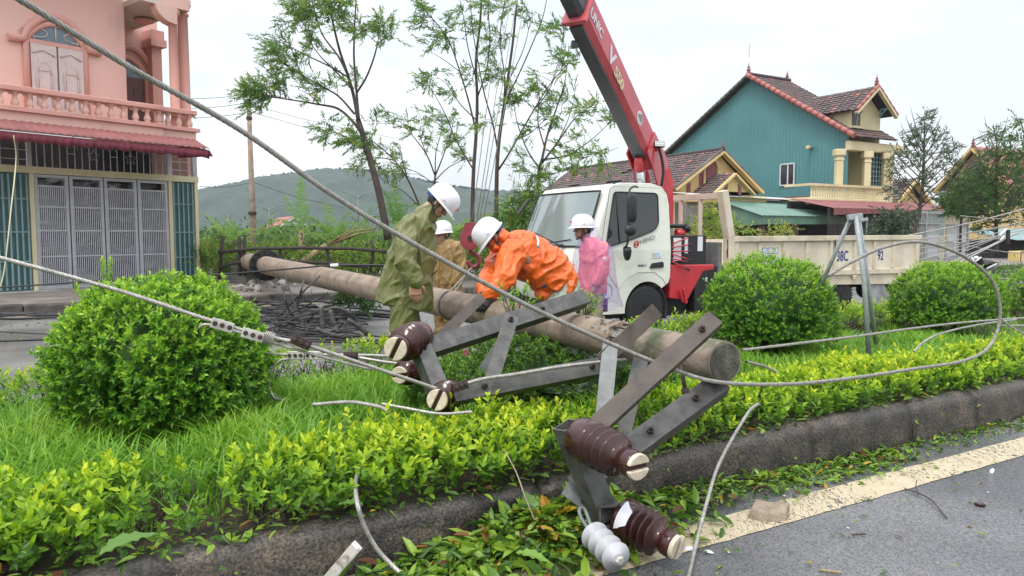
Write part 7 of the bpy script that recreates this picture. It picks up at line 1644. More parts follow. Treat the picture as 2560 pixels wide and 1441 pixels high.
mb.build('window_bars', M['slat_light'], wd_)
nD = nT + .3; da = IN(2166, 226, nD); sD, zD = sn_(da)[0], da.z; dl = IN(2116, 276, nD); hwD = sD - sn_(dl)[0]; zDe = (dl.z + IN(2199, 284, nD).z) / 2
mb = MB(); mb.prism([RP(max(ST + .1, sD - hwD * .8), nD, zE - .3), RP(sD + hwD * .8, nD, zE - .3), RP(sD + hwD * .8, nD, zDe), RP(sD, nD, zD - .1), RP(max(ST + .1, sD - hwD * .8), nD, zDe)], RN * 4.5); dm = mb.build('dormer', M['creamwall'], tg)
tile_roof('dormer_roof', RP(sD, nD - .7, zD + .1), RP(sD, nT - .05, zD + .1), RP(sD - hwD - .1, nD - .7, zDe - .15), RP(sD - hwD - .1, nT - .05, zDe - .15), 9, 4, dm); sQ = max(ST + .15, sD - hwD - .1); zQ = zD + .1 - (zD - zDe + .25) * (sD - sQ) / (hwD + .1); tile_roof('dormer_roof', RP(sD, nT - .05, zD + .1), RP(sD, nD + 5, zD + .1), RP(sQ, nT - .05, zQ), RP(sQ, nD + 5, zQ), 9, 14, dm); tile_roof('dormer_roof', RP(sD, nD - .7, zD + .1), RP(sD, nD + 5, zD + .1), RP(sD + hwD + .1, nD - .7, zDe - .15), RP(sD + hwD + .1, nD + 5, zDe - .15), 9, 14, dm)
for sg in (-1, 1): mb = MB(); mb.bar(RP(sD, nD - .68, zD - .02), RP(sD + sg * (hwD + .1), nD - .68, zDe - .27), .12, .2, RN); mb.build('bargeboard', M['creamwall'], dm); ridge_tiles(RP(sD, nD - .7, zD + .14), RP(sD + sg * (hwD + .1), nD - .7, zDe - .1), 'redtile', dm, .09, 'verge_tiles')
finial(RP(sD, nD - .6, zD + .15), .65, 'maroon', dm)
wc = IN(2140, 292, nD); sw, zw_ = sn_(wc)[0], wc.z; mb = MB(); mb.prism([RP(sw + .32 * math.cos(a), nD - .01, zw_ + (.25 if math.sin(a) >= 0 else -.5) + (.32 * math.sin(a) if math.sin(a) > 0 else 0)) for a in [R_(15 * i) for i in range(24)]], RN * -.04); dw = mb.build('dormer_window', M['winglass'], dm)
mb = MB(); mb.tube([RP(sw + .42 * math.cos(a), nD - .05, zw_ + .25 + .42 * math.sin(a)) for a in [R_(18 * i) for i in range(11)]], .07, 6); mb.bar(RP(sw - .5, nD - .08, zw_ - .58), RP(sw + .5, nD - .08, zw_ - .58), .2, .12); mb.bar(RP(sw, nD - .06, zw_ - .5), RP(sw, nD - .06, zw_ + .5), .05, .03); mb.build('window_moulding', M['creamwall'], dw)
for sg in (-.45, .45): c = RP(sD + .1 + hwD * sg, nD - .3, zDe + (.15 if sg > 0 else .75)); mb = MB(); mb.bar(c, c + RN * -.4, .07, .07); mb.bar(c + UP * -.35, c + RN * -.35, .06, .06); mb.bar(c, c + UP * -.4, .07, .07); mb.build('bracket', M['tealwall'], dm)
nBf = nT - 1.6; sb0, sb1 = sn_(IN(2028, 480, nBf))[0], sn_(IN(2228, 485, nBf))[0]; zb_ = IN(2130, 497, nBf).z; zbt = IN(2130, 466, nBf).z
mb = MB(); mb.prism([RP(sb0, nBf, zb_ - .35), RP(sb1, nBf, zb_ - .35), RP(sb1, nBf, zb_), RP(sb0, nBf, zb_)], RN * 1.85); mb.build('balcony_slab', M['creamwall'], tg, bevel=.05)
mb = MB(); mb.bar(RP(sb0, nBf + .1, zbt), RP(sb1, nBf + .1, zbt), .16, .12); mb.bar(RP(sb0 + .05, nBf + .15, zbt), RP(sb0 + .05, nT, zbt), .15, .115); mb.build('balcony_rail', M['creamwall'], tg)
nbal = 34
for i in range(nbal):
    s_ = sb0 + .15 + (sb1 - sb0 - .3) * i / (nbal - 1); mb = MB(); mb.lathe(RP(s_, nBf + .1, zb_), RP(s_, nBf + .1, zbt - .06), [(0, .07), (.1, .07), (.14, .035), (.4, .07), (.7, .035), (.9, .06), (1, .07)], 6); mb.build('baluster', M['creamwall'], tg)
cn = nBf - 2.2; c0_, c1_ = sn_(IN(2085, 520, cn))[0], sn_(IN(2420, 535, cn))[0]; zc1 = IN(2240, 524, cn).z; rc = thing('metal_awning', 'long faded red corrugated awning over dark mesh fronts at the right', 'awning', RP((c0_ + c1_) / 2, cn + 1, 0))
corr(RP(c0_, cn + 2.4, zc1 + .5), RP(c1_, cn + 2.4, zc1 + .5), RP(c0_, cn, zc1), RP(c1_, cn, zc1), 'roof', 'redroof', rc, .2, .025); corr(RP(c0_, cn, zc1 - .01), RP(c0_ + (c1_ - c0_) * .55, cn, zc1 - .01), RP(c0_, cn, zc1 - .32), RP(c0_ + (c1_ - c0_) * .55, cn, zc1 - .12), 'valance', 'redroof', rc, .16, .015)
mb = MB(); mb.prism([RP(c0_, cn + 2.5, 0), RP(c1_, cn + 2.5, 0), RP(c1_, cn + 2.5, zc1 + .4), RP(c0_, cn + 2.5, zc1 + .4)], RN * .1); mb.build('back_wall', M['interior'], rc)
mb = MB()
for i in range(60): s_ = c0_ + (sn_(IN(2265, 560, cn))[0] - c0_) * i / 59; mb.bar(RP(s_, cn + .3, .2), RP(s_, cn + .3, zc1), .012, .012)
for i in range(16): mb.bar(RP(c0_, cn + .29, .3 + .15 * i), RP(sn_(IN(2265, 560, cn))[0], cn + .29, .3 + .15 * i), .010, .010)
mb.build('wire_mesh', M['greywall'], rc)
for x_ in (2176, 2268): s_ = sn_(IN(x_, 560, cn))[0]; mb = MB(); mb.tube([RP(s_, cn + .2, 0), RP(s_, cn + .2, zc1)], .05, 8); mb.build('post', M['galv'], rc)
gt = thing('metal_gate', 'pale grey metal gate with barred top and half open panelled doors at the right', 'gate', RP(sn_(IN(2330, 600, cn))[0], cn, 0))
g0, g1 = sn_(IN(2272, 600, cn - .1))[0], sn_(IN(2418, 600, cn - .1))[0]; zg = IN(2340, 560, cn).z; zgt = zc1 - .15
M['gatepale'] = mat('pale grey gate paint', (.34, .35, .34), (.24, .25, .24), .6, scale=3)
mb = MB()
for i in range(44): s_ = g0 + (g1 - g0) * i / 43; mb.bar(RP(s_, cn - .1, zg), RP(s_, cn - .1, zgt), .035, .03)
for i in range(12): s_ = g0 + (g1 - g0) * .25 * i / 11; mb.bar(RP(s_, cn - .1, .1), RP(s_, cn - .1, zg), .04, .03)
mb.build('bars', M['gatepale'], gt)
mb = MB(); 
for z_ in (zg, zgt): mb.bar(RP(g0, cn - .13, z_), RP(g1, cn - .13, z_), .08, .05)
for f in (0, .26, 1): mb.bar(RP(g0 + (g1 - g0) * f, cn - .13, .1), RP(g0 + (g1 - g0) * f, cn - .13, zgt), .09, .06)
mb.build('frame', M['gatepale'], gt)
for f0, f1 in ((.28, .50), (.62, .82), (.83, .99)):
    a, b = g0 + (g1 - g0) * f0, g0 + (g1 - g0) * f1; mb = MB(); mb.prism([RP(a, cn - .1, .1), RP(b, cn - .1, .1), RP(b, cn - .1, zg - .03), RP(a, cn - .1, zg - .03)], RN * .05); dd_ = mb.build('door', M['gatepale'], gt)
    mb = MB()
    for z_ in (.3, 1.0, 1.7):
        if z_ + .35 < zg: mb.prism([RP(a + .12, cn - .102, z_), RP(b - .12, cn - .102, z_), RP(b - .12, cn - .102, z_ + .4), RP(a + .12, cn - .102, z_ + .4)], RN * -.02)
    mb.build('door_panel', M['greygate'], dd_)
def far_house(label, apx_, lft, nf, depth, m, roofm, side=1, roof_c=(8, 14)):
    a = IN(*apx_, nf); e_ = IN(*lft, nf); s_, z_ = sn_(a)[0], a.z; hw = s_ - sn_(e_)[0]; ze = e_.z
    h_ = thing('house', label, 'house', RP(s_, nf + depth / 2, 0)); mb = MB(); mb.prism([RP(s_ - hw, nf, 0), RP(s_ + hw, nf, 0), RP(s_ + hw, nf, ze), RP(s_, nf, z_), RP(s_ - hw, nf, ze)], RN * depth); mb.build('wall', M[m], h_)
    for sg in (-1, 1): tile_roof('roof', RP(s_, nf - .5, z_ + .25), RP(s_, nf + depth, z_ + .25), RP(s_ + sg * (hw + .5), nf - .5, ze - .1), RP(s_ + sg * (hw + .5), nf + depth, ze - .1), roof_c[0], roof_c[1], h_); mb = MB(); mb.bar(RP(s_, nf - .45, z_ + .1), RP(s_ + sg * (hw + .5), nf - .45, ze - .25), .15, .35, RN); mb.build('bargeboard', M[m], h_)
    return h_, s_, z_, hw, ze
S5 = 56.0; a5, l5 = IS(2440, 376, S5), IS(2366, 472, S5); n5, z5, w5, e5 = a5.dot(RN), a5.z, l5.dot(RN) - a5.dot(RN), l5.z
h_ = thing('house', 'yellow gabled house half hidden by the feathery trees at the far right', 'house', RP(S5 + 5, n5, 0)); mb = MB(); mb.prism([RP(S5, n5 - w5, 0), RP(S5, n5 + w5, 0), RP(S5, n5 + w5, e5), RP(S5, n5, z5), RP(S5, n5 - w5, e5)], RD * 12); mb.build('wall', M['yellowwall'], h_)
for sg in (-1, 1):
    tile_roof('roof', RP(S5 - .6, n5, z5 + .25), RP(S5 + 12, n5, z5 + .25), RP(S5 - .6, n5 + sg * (w5 + .6), e5 - .1), RP(S5 + 12, n5 + sg * (w5 + .6), e5 - .1), 10, 16, h_).data.materials[0] = M['redtile']
    mb = MB(); mb.bar(RP(S5 - .5, n5, z5 + .1), RP(S5 - .5, n5 + sg * (w5 + .6), e5 - .25), .15, .4, RD); mb.build('bargeboard', M['yellowwall'], h_)
finial(RP(S5 - .4, n5, z5 + .2), .8, 'maroon', h_); mb = MB(); mb.bar(RP(S5 - .05, n5 - w5, e5 + .1), RP(S5 - .05, n5 + w5, e5 + .1), .1, .2); mb.build('string_course', M['redroof'], h_)
mb = MB(); mb.ell(RP(S5 - .03, n5, e5 + (z5 - e5) * .5), (.06, .7, .55), Matrix.Rotation(R_(30), 3, 'Z'), 14, 8); mb.build('gable_ornament', M['greywall'], h_)
h_, s_, z_, hw, ze = far_house('low orange house with small gables between the teal house and the bare tree', (2270, 458), (2232, 505), 30, 8, 'yellowwall', 'tiles')
h_, s_, z_, hw, ze = far_house('small red roofed house far away below the hill behind the banana plants', (733, 546), (694, 570), 104, 9, 'label_white', 'tiles', roof_c=(4, 6))
for o in h_.children:
    if o.name.startswith('roof'): o.data.materials[0] = M['redtile']
for i in range(3): mb = MB(); q = IN(705 + 14 * i, 576, 103.9); mb.box(q, (.8, .2, 1.2), Matrix.Rotation(R_(30), 3, 'Z')); mb.build('window', M['winglass'], h_)
kn_ = 21.0; ks = thing('kiosk', 'small dark stall with pale blue sheet roof at the right edge', 'kiosk', RP(Pn(2560, kn_).dot(RD), kn_, 0)); a_, b_ = Pn(2520, kn_).dot(RD), Pn(2700, kn_).dot(RD); z_ = IN(2540, 600, kn_).z
corr(RP(a_, kn_ + 3, z_ + .6), RP(b_, kn_ + 3, z_ + .6), RP(a_, kn_ - .4, z_), RP(b_, kn_ - .4, z_), 'roof', 'slat_light', ks, .25, .03); mb = MB(); mb.prism([RP(a_ + .3, kn_ + 1, 0), RP(b_, kn_ + 1, 0), RP(b_, kn_ + 1, z_), RP(a_ + .3, kn_ + 1, z_)], RN * 1.5); mb.build('wall', M['interior'], ks)
gp = thing('gate_pillar', 'squat yellow gate pillar with a dark recessed border at the right edge', 'pillar', Pn(2540, 19)); c = IN(2548, 650, 19); w_ = 1.15; zt_ = IN(2540, 628, 19).z
mb = MB(); mb.box(Vector((c.x, c.y, zt_ / 2)), (w_, .5, zt_), Matrix.Rotation(R_(30), 3, 'Z')); mb.build('block', M['yellowwall'], gp, bevel=.03); mb = MB(); cc = Vector((c.x, c.y, zt_ * .45)) - RN * .255
for q in ((-.4, -.5, -.4, .38), (.4, -.5, .4, .38), (-.4, .38, .4, .38)): mb.bar(cc + RD * q[0] + UP * q[1] * .8, cc + RD * q[2] + UP * q[3] * .8, .05, .04, RN)
mb.build('border', M['brownpost'], gp)
M['leaf_tree'] = leafmat('wind torn tree leaves', [(0, (.05, .11, .03)), (.5, (.13, .26, .05)), (.85, (.26, .40, .07)), (1, (.45, .42, .08))], .35, .4)
M['leaf_dark'] = leafmat('dull dark tree leaves', [(0, (.05, .075, .045)), (.6, (.10, .145, .075)), (1, (.19, .23, .09))], .3, .5)
M['leaf_mid'] = leafmat('mid green tree leaves', [(0, (.03, .075, .025)), (.6, (.08, .17, .04)), (1, (.20, .32, .06))], .35, .45)
M['leaf_lush'] = leafmat('lush undergrowth leaves', [(0, (.03, .08, .015)), (.45, (.09, .21, .02)), (.8, (.26, .38, .04)), (1, (.45, .42, .09))], .38, .4)
def tree(name, label, Y, limbs, clusters, m='leaf_tree', L=.13, W=.034, wind=(-.75, -.1, -.15), nl=15, group=None, dj=1.0, cat='tree', base=None, spread=.55, tint=.5, scale_w=.8):
    r_ = random.Random(sum(ord(c) for c in label)); x0, y0 = limbs[0][0][0]
    root = thing(name, label, cat, P(x0, y0, Y), group); mb = MB(); samples = []
    for li, (pts, w0, w1) in enumerate(limbs):
        oy = 0 if li == 0 else r_.uniform(-dj, dj); n = len(pts); q = []
        for i, (px, py) in enumerate(pts):
            yy = Y + (oy * i / (n - 1) if li else 0) + (0 if i == 0 else r_.gauss(0, .05)); q.append(P(px, py, yy))
        q = spline(q, 4); m_ = len(q); rs = [max(.006, (w0 + (w1 - w0) * i / (m_ - 1)) * .5 * Y / FPX * scale_w) for i in range(m_)]; mb.tube(q, rs, 7, cap=True); samples += [(p, li) for p in q[1:]]
    SP_ = np.array([p for p, _ in samples]); allp = []; alld = []; ln = []; tt = []
    for cx_, cy_, rad, nt in clusters:
        for k in range(nt):
            a = r_.uniform(0, 6.28); rr = rad * math.sqrt(r_.random()); px, py = cx_ + rr * math.cos(a), cy_ + rr * math.sin(a) * .9
            c0 = P(px, py, Y); d2 = ((SP_[:, 0] - c0.x) ** 2 + (SP_[:, 2] - c0.z) ** 2) + .0 * SP_[:, 1]; d2 = d2 + np.where(SP_[:, 2] > c0.z, 1.5 * rad * Y / FPX, 0) ** 2
            j = int(np.argmin(d2)); s_ = Vector(SP_[j]); tp = P(px, py, min(Y + dj * 1.3, max(Y - dj * 1.3, s_.y + r_.gauss(0, .35))))
            ln_ = (tp - s_).length; md = s_.lerp(tp, .5) + Vector((r_.gauss(0, .06), r_.gauss(0, .06), .08)) * ln_
            if ln_ < 2.6:
                mb.tube([s_, md, tp], [min(.016, .006 + .006 * ln_), .007, .0035], 4, cap=False)
            dv = (tp - md).normalized() * .6 + Vector(wind) * .8 + Vector((r_.gauss(0, .35), r_.gauss(0, .35), r_.gauss(0, .3)))
            for b in range(2):
                allp.append(tp.lerp(md, .35 * b)); alld.append(dv + Vector((r_.gauss(0, .5), r_.gauss(0, .5), r_.gauss(0, .5)))); ln.append(r_.uniform(.22, .5) * L / .13); tt.append(min(.95, max(0, r_.gauss(tint, .18))))
    mb.build('trunk', M['bark'], root, fixn=False)
    p_ = np.array([tuple(v) for v in allp]); d_ = np.array([tuple(v) for v in alld]); t_ = np.array(tt)
    V, F, T = shoots(p_, d_, np.array(ln), nl, L, W, t_ - .08, t_ + .1, spread, .3); np_mesh('crown', V, F, M[m], root, tint=T); return root
tree('tree', 'tall leaning tree with a dark trunk and torn foliage streaming to the left', 22, [
    ([(970, 600), (955, 520), (938, 445), (918, 375), (906, 335), (895, 300)], 24, 17),
    ([(906, 335), (880, 302), (845, 272), (800, 262), (740, 252), (690, 245), (648, 240)], 10, 2),
    ([(895, 300), (884, 240), (870, 190), (850, 130), (835, 70), (820, 0), (808, -70)], 12, 4),
    ([(897, 300), (892, 240), (885, 150), (886, 80), (890, 0), (893, -70)], 9, 3),
    ([(892, 232), (915, 195), (933, 150), (944, 110)], 7, 4), ([(944, 110), (960, 98), (985, 88)], 3, 1), ([(944, 110), (948, 75), (945, 40)], 3, 1), ([(944, 110), (925, 92), (905, 80)], 3, 1),
    ([(872, 195), (835, 172), (790, 150), (750, 130), (710, 110)], 6, 2), ([(868, 185), (845, 140), (805, 85), (785, 20), (770, -40)], 7, 2),
    ([(886, 285), (845, 240), (800, 215), (760, 190), (715, 165)], 7, 2), ([(880, 225), (850, 190), (800, 140), (765, 90), (735, 40)], 5, 1.5),
    ([(921, 385), (895, 360), (860, 340), (815, 322)], 6, 1.5), ([(928, 415), (912, 380), (905, 350)], 5, 1.5), ([(800, 262), (770, 235), (745, 225)], 4, 1), ([(915, 372), (935, 330), (945, 300)], 4, 1)],
    [(640, 232, 34, 34), (685, 225, 34, 24), (640, 262, 22, 8), (690, 120, 40, 26), (725, 150, 36, 20), (700, 185, 30, 10), (760, 55, 44, 30), (800, 10, 46, 36), (855, 15, 40, 26), (740, 15, 34, 16), (790, 110, 34, 12), (870, 60, 28, 10), (945, 55, 22, 16), (970, 88, 20, 12), (905, 78, 20, 10), (790, 235, 30, 10), (830, 200, 30, 8), (815, 318, 26, 12), (870, 345, 30, 14), (905, 350, 18, 8), (895, 200, 20, 6), (775, 200, 26, 8), (940, 310, 16, 5)], L=.15, W=.034, tint=.58)
tree('tree', 'slim tall tree with a straight thin trunk rising behind the red hook block', 21, [
    ([(1180, 620), (1181, 520), (1184, 425), (1190, 340), (1193, 250), (1190, 150), (1200, 60), (1206, -60)], 14, 6),
    ([(1184, 425), (1165, 395), (1140, 350), (1115, 290), (1088, 240), (1066, 208)], 5, 1.5), ([(1191, 330), (1168, 240), (1145, 165), (1120, 100), (1080, 45), (1042, 10)], 6, 1.5),
    ([(1193, 245), (1215, 180), (1225, 100), (1220, 20), (1225, -40)], 5, 2), ([(1190, 300), (1150, 260), (1120, 215), (1090, 190)], 4, 1), ([(1150, 180), (1110, 150), (1075, 130)], 3, 1), ([(1192, 200), (1170, 120), (1160, 50), (1150, 0)], 4, 1.5)],
    [(1052, 18, 22, 10), (1062, 58, 20, 8), (1085, 95, 24, 8), (1130, 95, 26, 9), (1150, 40, 26, 8), (1200, 70, 26, 8), (1210, 15, 26, 8), (1075, 180, 26, 8), (1065, 210, 18, 6), (1120, 230, 26, 5), (1140, 345, 30, 7), (1180, 190, 22, 6), (1225, 130, 22, 7)], L=.14, W=.032, tint=.56)
tree('tree', 'forked tall tree with long thin rising limbs between the hook and the crane boom', 20.5, [
    ([(1240, 600), (1241, 500), (1243, 410), (1250, 330), (1262, 260), (1272, 180), (1285, 80), (1296, -60)], 15, 6),
    ([(1246, 385), (1232, 310), (1212, 240), (1196, 160), (1180, 60), (1176, -30)], 6, 2), ([(1246, 425), (1266, 395), (1292, 350), (1335, 275), (1380, 205), (1440, 140), (1455, 125)], 7, 1.5),
    ([(1262, 258), (1300, 180), (1335, 100), (1358, 40), (1370, -20)], 5, 2), ([(1255, 300), (1262, 200), (1250, 100), (1262, 0), (1268, -50)], 5, 2), ([(1335, 275), (1370, 230), (1395, 170), (1410, 110)], 4, 1.2), ([(1380, 205), (1400, 140), (1412, 75)], 3, 1), ([(1292, 350), (1330, 330), (1370, 290), (1400, 250)], 4, 1), ([(1268, 210), (1310, 120), (1330, 30)], 4, 1.2)],
    [(1400, 75, 20, 9), (1410, 130, 22, 8), (1375, 70, 20, 5), (1325, 30, 22, 7), (1270, 190, 26, 9), (1238, 180, 24, 8), (1255, 105, 26, 8), (1290, 240, 24, 8), (1340, 200, 26, 6), (1395, 235, 22, 8), (1370, 280, 24, 7), (1440, 145, 14, 4), (1262, 20, 26, 8), (1230, 300, 22, 5)], L=.14, W=.032, tint=.56)
tree('tree', 'spreading half bare tree behind the truck windscreen', 20, [
    ([(1345, 600), (1346, 500), (1347, 430), (1356, 395), (1368, 340), (1388, 280), (1410, 215), (1418, 160)], 13, 2),
    ([(1350, 425), (1318, 375), (1294, 310), (1282, 245)], 6, 1.5), ([(1352, 412), (1395, 355), (1438, 295), (1482, 262)], 7, 1.5), ([(1356, 400), (1420, 388), (1478, 350), (1532, 300)], 6, 1.5), ([(1362, 370), (1345, 305), (1348, 240), (1340, 190)], 5, 1.5),
    ([(1395, 355), (1420, 300), (1435, 250)], 4, 1), ([(1420, 388), (1460, 380), (1500, 385), (1545, 370)], 4, 1), ([(1350, 440), (1400, 430), (1450, 400)], 4, 1), ([(1348, 450), (1310, 420), (1270, 400)], 4, 1), ([(1370, 335), (1400, 290), (1405, 260)], 3, 1)],
    [(1530, 297, 14, 9), (1482, 262, 18, 7), (1435, 250, 24, 9), (1470, 285, 24, 7), (1412, 160, 18, 6), (1405, 300, 28, 8), (1455, 365, 34, 10), (1500, 385, 30, 9), (1400, 385, 34, 10), (1330, 335, 28, 7), (1285, 260, 22, 6), (1345, 230, 22, 7), (1450, 410, 30, 9), (1370, 440, 34, 12), (1300, 400, 30, 8), (1520, 420, 24, 5)], L=.13, W=.03, tint=.6)
tree('tree', 'small bare crowned tree just above the bowed white helmet', 24, [
    ([(1082, 600), (1083, 500), (1088, 440)], 9, 6), ([(1088, 440), (1068, 390), (1040, 350), (1000, 305), (962, 280)], 5, 1.2), ([(1088, 440), (1108, 390), (1128, 330), (1136, 285)], 5, 1.2), ([(1088, 440), (1090, 380), (1105, 320), (1100, 270)], 4, 1.2), ([(1085, 455), (1120, 420), (1160, 400), (1190, 390)], 4, 1), ([(1068, 390), (1050, 340), (1055, 300)], 3, 1), ([(1085, 460), (1040, 430), (1000, 420)], 3, 1)],
    [(962, 282, 14, 5), (1000, 310, 22, 6), (1045, 325, 26, 9), (1055, 295, 20, 6), (1100, 285, 26, 9), (1135, 300, 24, 8), (1130, 345, 28, 8), (1160, 400, 26, 9), (1080, 350, 26, 6), (1010, 420, 26, 6)], L=.13, W=.03, tint=.6)
tree('tree', 'low leaning sapling with drooping sprays beside the leaning trunk', 23, [
    ([(1070, 600), (1050, 520), (1020, 450), (985, 400), (940, 360), (905, 335)], 8, 1.5), ([(1020, 450), (1005, 400), (1000, 360)], 4, 1), ([(985, 400), (945, 395), (905, 400)], 4, 1), ([(1050, 520), (1010, 480), (970, 460)], 4, 1)],
    [(905, 345, 26, 10), (940, 380, 28, 12), (905, 405, 22, 9), (985, 380, 26, 8), (960, 425, 28, 9), (1005, 430, 22, 6)], L=.13, W=.03, tint=.62)
tree('tree', 'dark conical half bare tree standing between the teal house and the far yellow house', 26, [
    ([(2268, 640), (2282, 590), (2296, 540), (2306, 470), (2309, 400), (2311, 340), (2312, 285)], 17, 2)] +
    [([(2306 + (0 if y < 480 else -4), y), (2306 + sg * w * .45, y - 42), (2308 + sg * w * .75, y - 72), (2309 + sg * w * .9, y - 92)], 4, .8) for y, w in ((520, 96), (505, 88), (490, 100), (470, 96), (452, 92), (435, 84), (418, 74), (400, 64), (380, 50), (360, 36)) for sg in (-1, 1)],
    [(2311, 295, 14, 10), (2310, 330, 28, 18), (2280, 350, 22, 12), (2342, 345, 22, 12), (2250, 385, 24, 14), (2372, 375, 24, 14), (2300, 380, 40, 20), (2330, 420, 50, 18), (2285, 430, 44, 16), (2385, 410, 22, 12), (2235, 430, 22, 12), (2395, 450, 22, 8), (2225, 480, 20, 8), (2340, 475, 44, 10), (2270, 490, 40, 10)], m='leaf_dark', L=.12, W=.04, wind=(0, 0, .35), nl=9, dj=2.0, tint=.5)
tree('tree', 'tall feathery green tree near the right picture edge', 27, [
    ([(2492, 640), (2490, 560), (2490, 470), (2492, 400), (2492, 325)], 13, 2)] + [([(2490, y), (2490 + sg * w * .5, y - 38), (2490 + sg * w, y - 88)], 4, 1) for y, w in ((560, 84), (530, 90), (500, 82), (470, 74), (440, 60), (410, 44), (380, 30)) for sg in (-1, 1)],
    [(2492, 338, 16, 12), (2490, 370, 26, 18), (2470, 400, 28, 18), (2515, 405, 28, 18), (2450, 440, 30, 24), (2540, 440, 34, 28), (2490, 450, 36, 28), (2430, 470, 34, 30), (2550, 480, 34, 30), (2490, 500, 44, 40), (2420, 510, 34, 30), (2550, 530, 34, 30), (2470, 550, 44, 36)], m='leaf_mid', L=.13, W=.042, wind=(-.1, 0, .2), nl=10, dj=2.2, tint=.42)
tree('tree', 'dense green broadleaf tree low behind the feathery tree at the far right', 30, [
    ([(2400, 640), (2402, 560), (2410, 500)], 10, 4), ([(2405, 540), (2440, 490), (2470, 460)], 5, 2), ([(2404, 540), (2380, 500), (2370, 480)], 5, 2)],
    [(2400, 480, 30, 40), (2440, 465, 34, 46), (2380, 520, 26, 30), (2430, 520, 36, 46), (2470, 500, 32, 40), (2365, 495, 16, 14)], m='leaf_mid', L=.15, W=.055, wind=(0, 0, .1), nl=11, dj=2, tint=.55)
tree('tree', 'leafy branches entering at the right edge above the bare cables', 25, [([(2590, 640), (2585, 500), (2575, 400), (2562, 340), (2550, 300)], 9, 2), ([(2575, 400), (2550, 380), (2535, 372)], 4, 1)], [(2545, 385, 22, 22), (2556, 305, 8, 6), (2556, 440, 20, 16), (2550, 350, 16, 8)], m='leaf_mid', L=.14, W=.045, nl=10, tint=.55)
tree('tree', 'dark creeper covered tree against the mesh front under the red awning', 23.5, [([(2262, 640), (2255, 590), (2240, 550), (2215, 520)], 9, 2), ([(2258, 600), (2275, 560), (2285, 530)], 6, 2)], [(2225, 545, 34, 40), (2195, 575, 24, 24), (2255, 580, 30, 30), (2215, 590, 26, 20), (2275, 550, 18, 12)], m='leaf_dark', L=.12, W=.05, wind=(0, 0, -.2), nl=9, dj=.6, tint=.3)
tree('shrub', 'bright leafy shrub seen through the truck headboard', 18, [([(1770, 700), (1768, 640), (1772, 590), (1780, 540), (1776, 515)], 4, 1), ([(1768, 640), (1730, 590), (1700, 570)], 3, 1), ([(1770, 640), (1820, 590), (1860, 570)], 3, 1)], [(1770, 560, 24, 30), (1785, 590, 26, 30), (1745, 590, 22, 14), (1710, 575, 14, 6), (1830, 575, 20, 10), (1772, 525, 14, 8), (1860, 572, 12, 5)], m='leaf_lush', L=.10, W=.035, wind=(0, 0, .1), nl=9, dj=.4, cat='shrub', tint=.8)
tree('shrub', 'sprawling shrub in front of the white window grille, above the truck bed', 19.5, [([(1940, 700), (1945, 640), (1950, 600), (1975, 575)], 4, 1), ([(1945, 640), (1920, 600), (1905, 580)], 3, 1)], [(1968, 580, 16, 14), (1940, 590, 22, 16), (1910, 592, 14, 8), (1975, 600, 14, 8)], m='leaf_lush', L=.09, W=.032, wind=(0, 0, .1), nl=9, dj=.3, cat='shrub', tint=.85)
tree('shrub', 'tall bamboo like shrub just left of the truck windscreen', 19, [([(1300, 700), (1302, 600), (1310, 500), (1330, 430)], 4, 1), ([(1300, 640), (1280, 560), (1285, 480)], 3, 1), ([(1302, 600), (1330, 540), (1345, 480)], 3, 1)], [(1310, 490, 28, 22), (1335, 450, 22, 12), (1290, 520, 28, 22), (1320, 540, 26, 20), (1285, 570, 26, 20), (1262, 540, 18, 8), (1340, 500, 16, 10)], m='leaf_lush', L=.16, W=.024, wind=(-.1, 0, -.5), nl=12, dj=.6, cat='shrub', tint=.4)
tree('shrub', 'green shrub under the far end of the pole, beside the olive worker', 12.5, [([(880, 765), (882, 740), (890, 715)], 4, 1), ([(880, 760), (915, 735), (935, 720)], 3, 1)], [(870, 735, 26, 26), (900, 730, 26, 26), (935, 738, 22, 22), (860, 755, 18, 12), (915, 755, 24, 16)], m='leaf_mid', L=.075, W=.03, wind=(0, 0, .2), nl=9, dj=.3, cat='shrub', tint=.5)

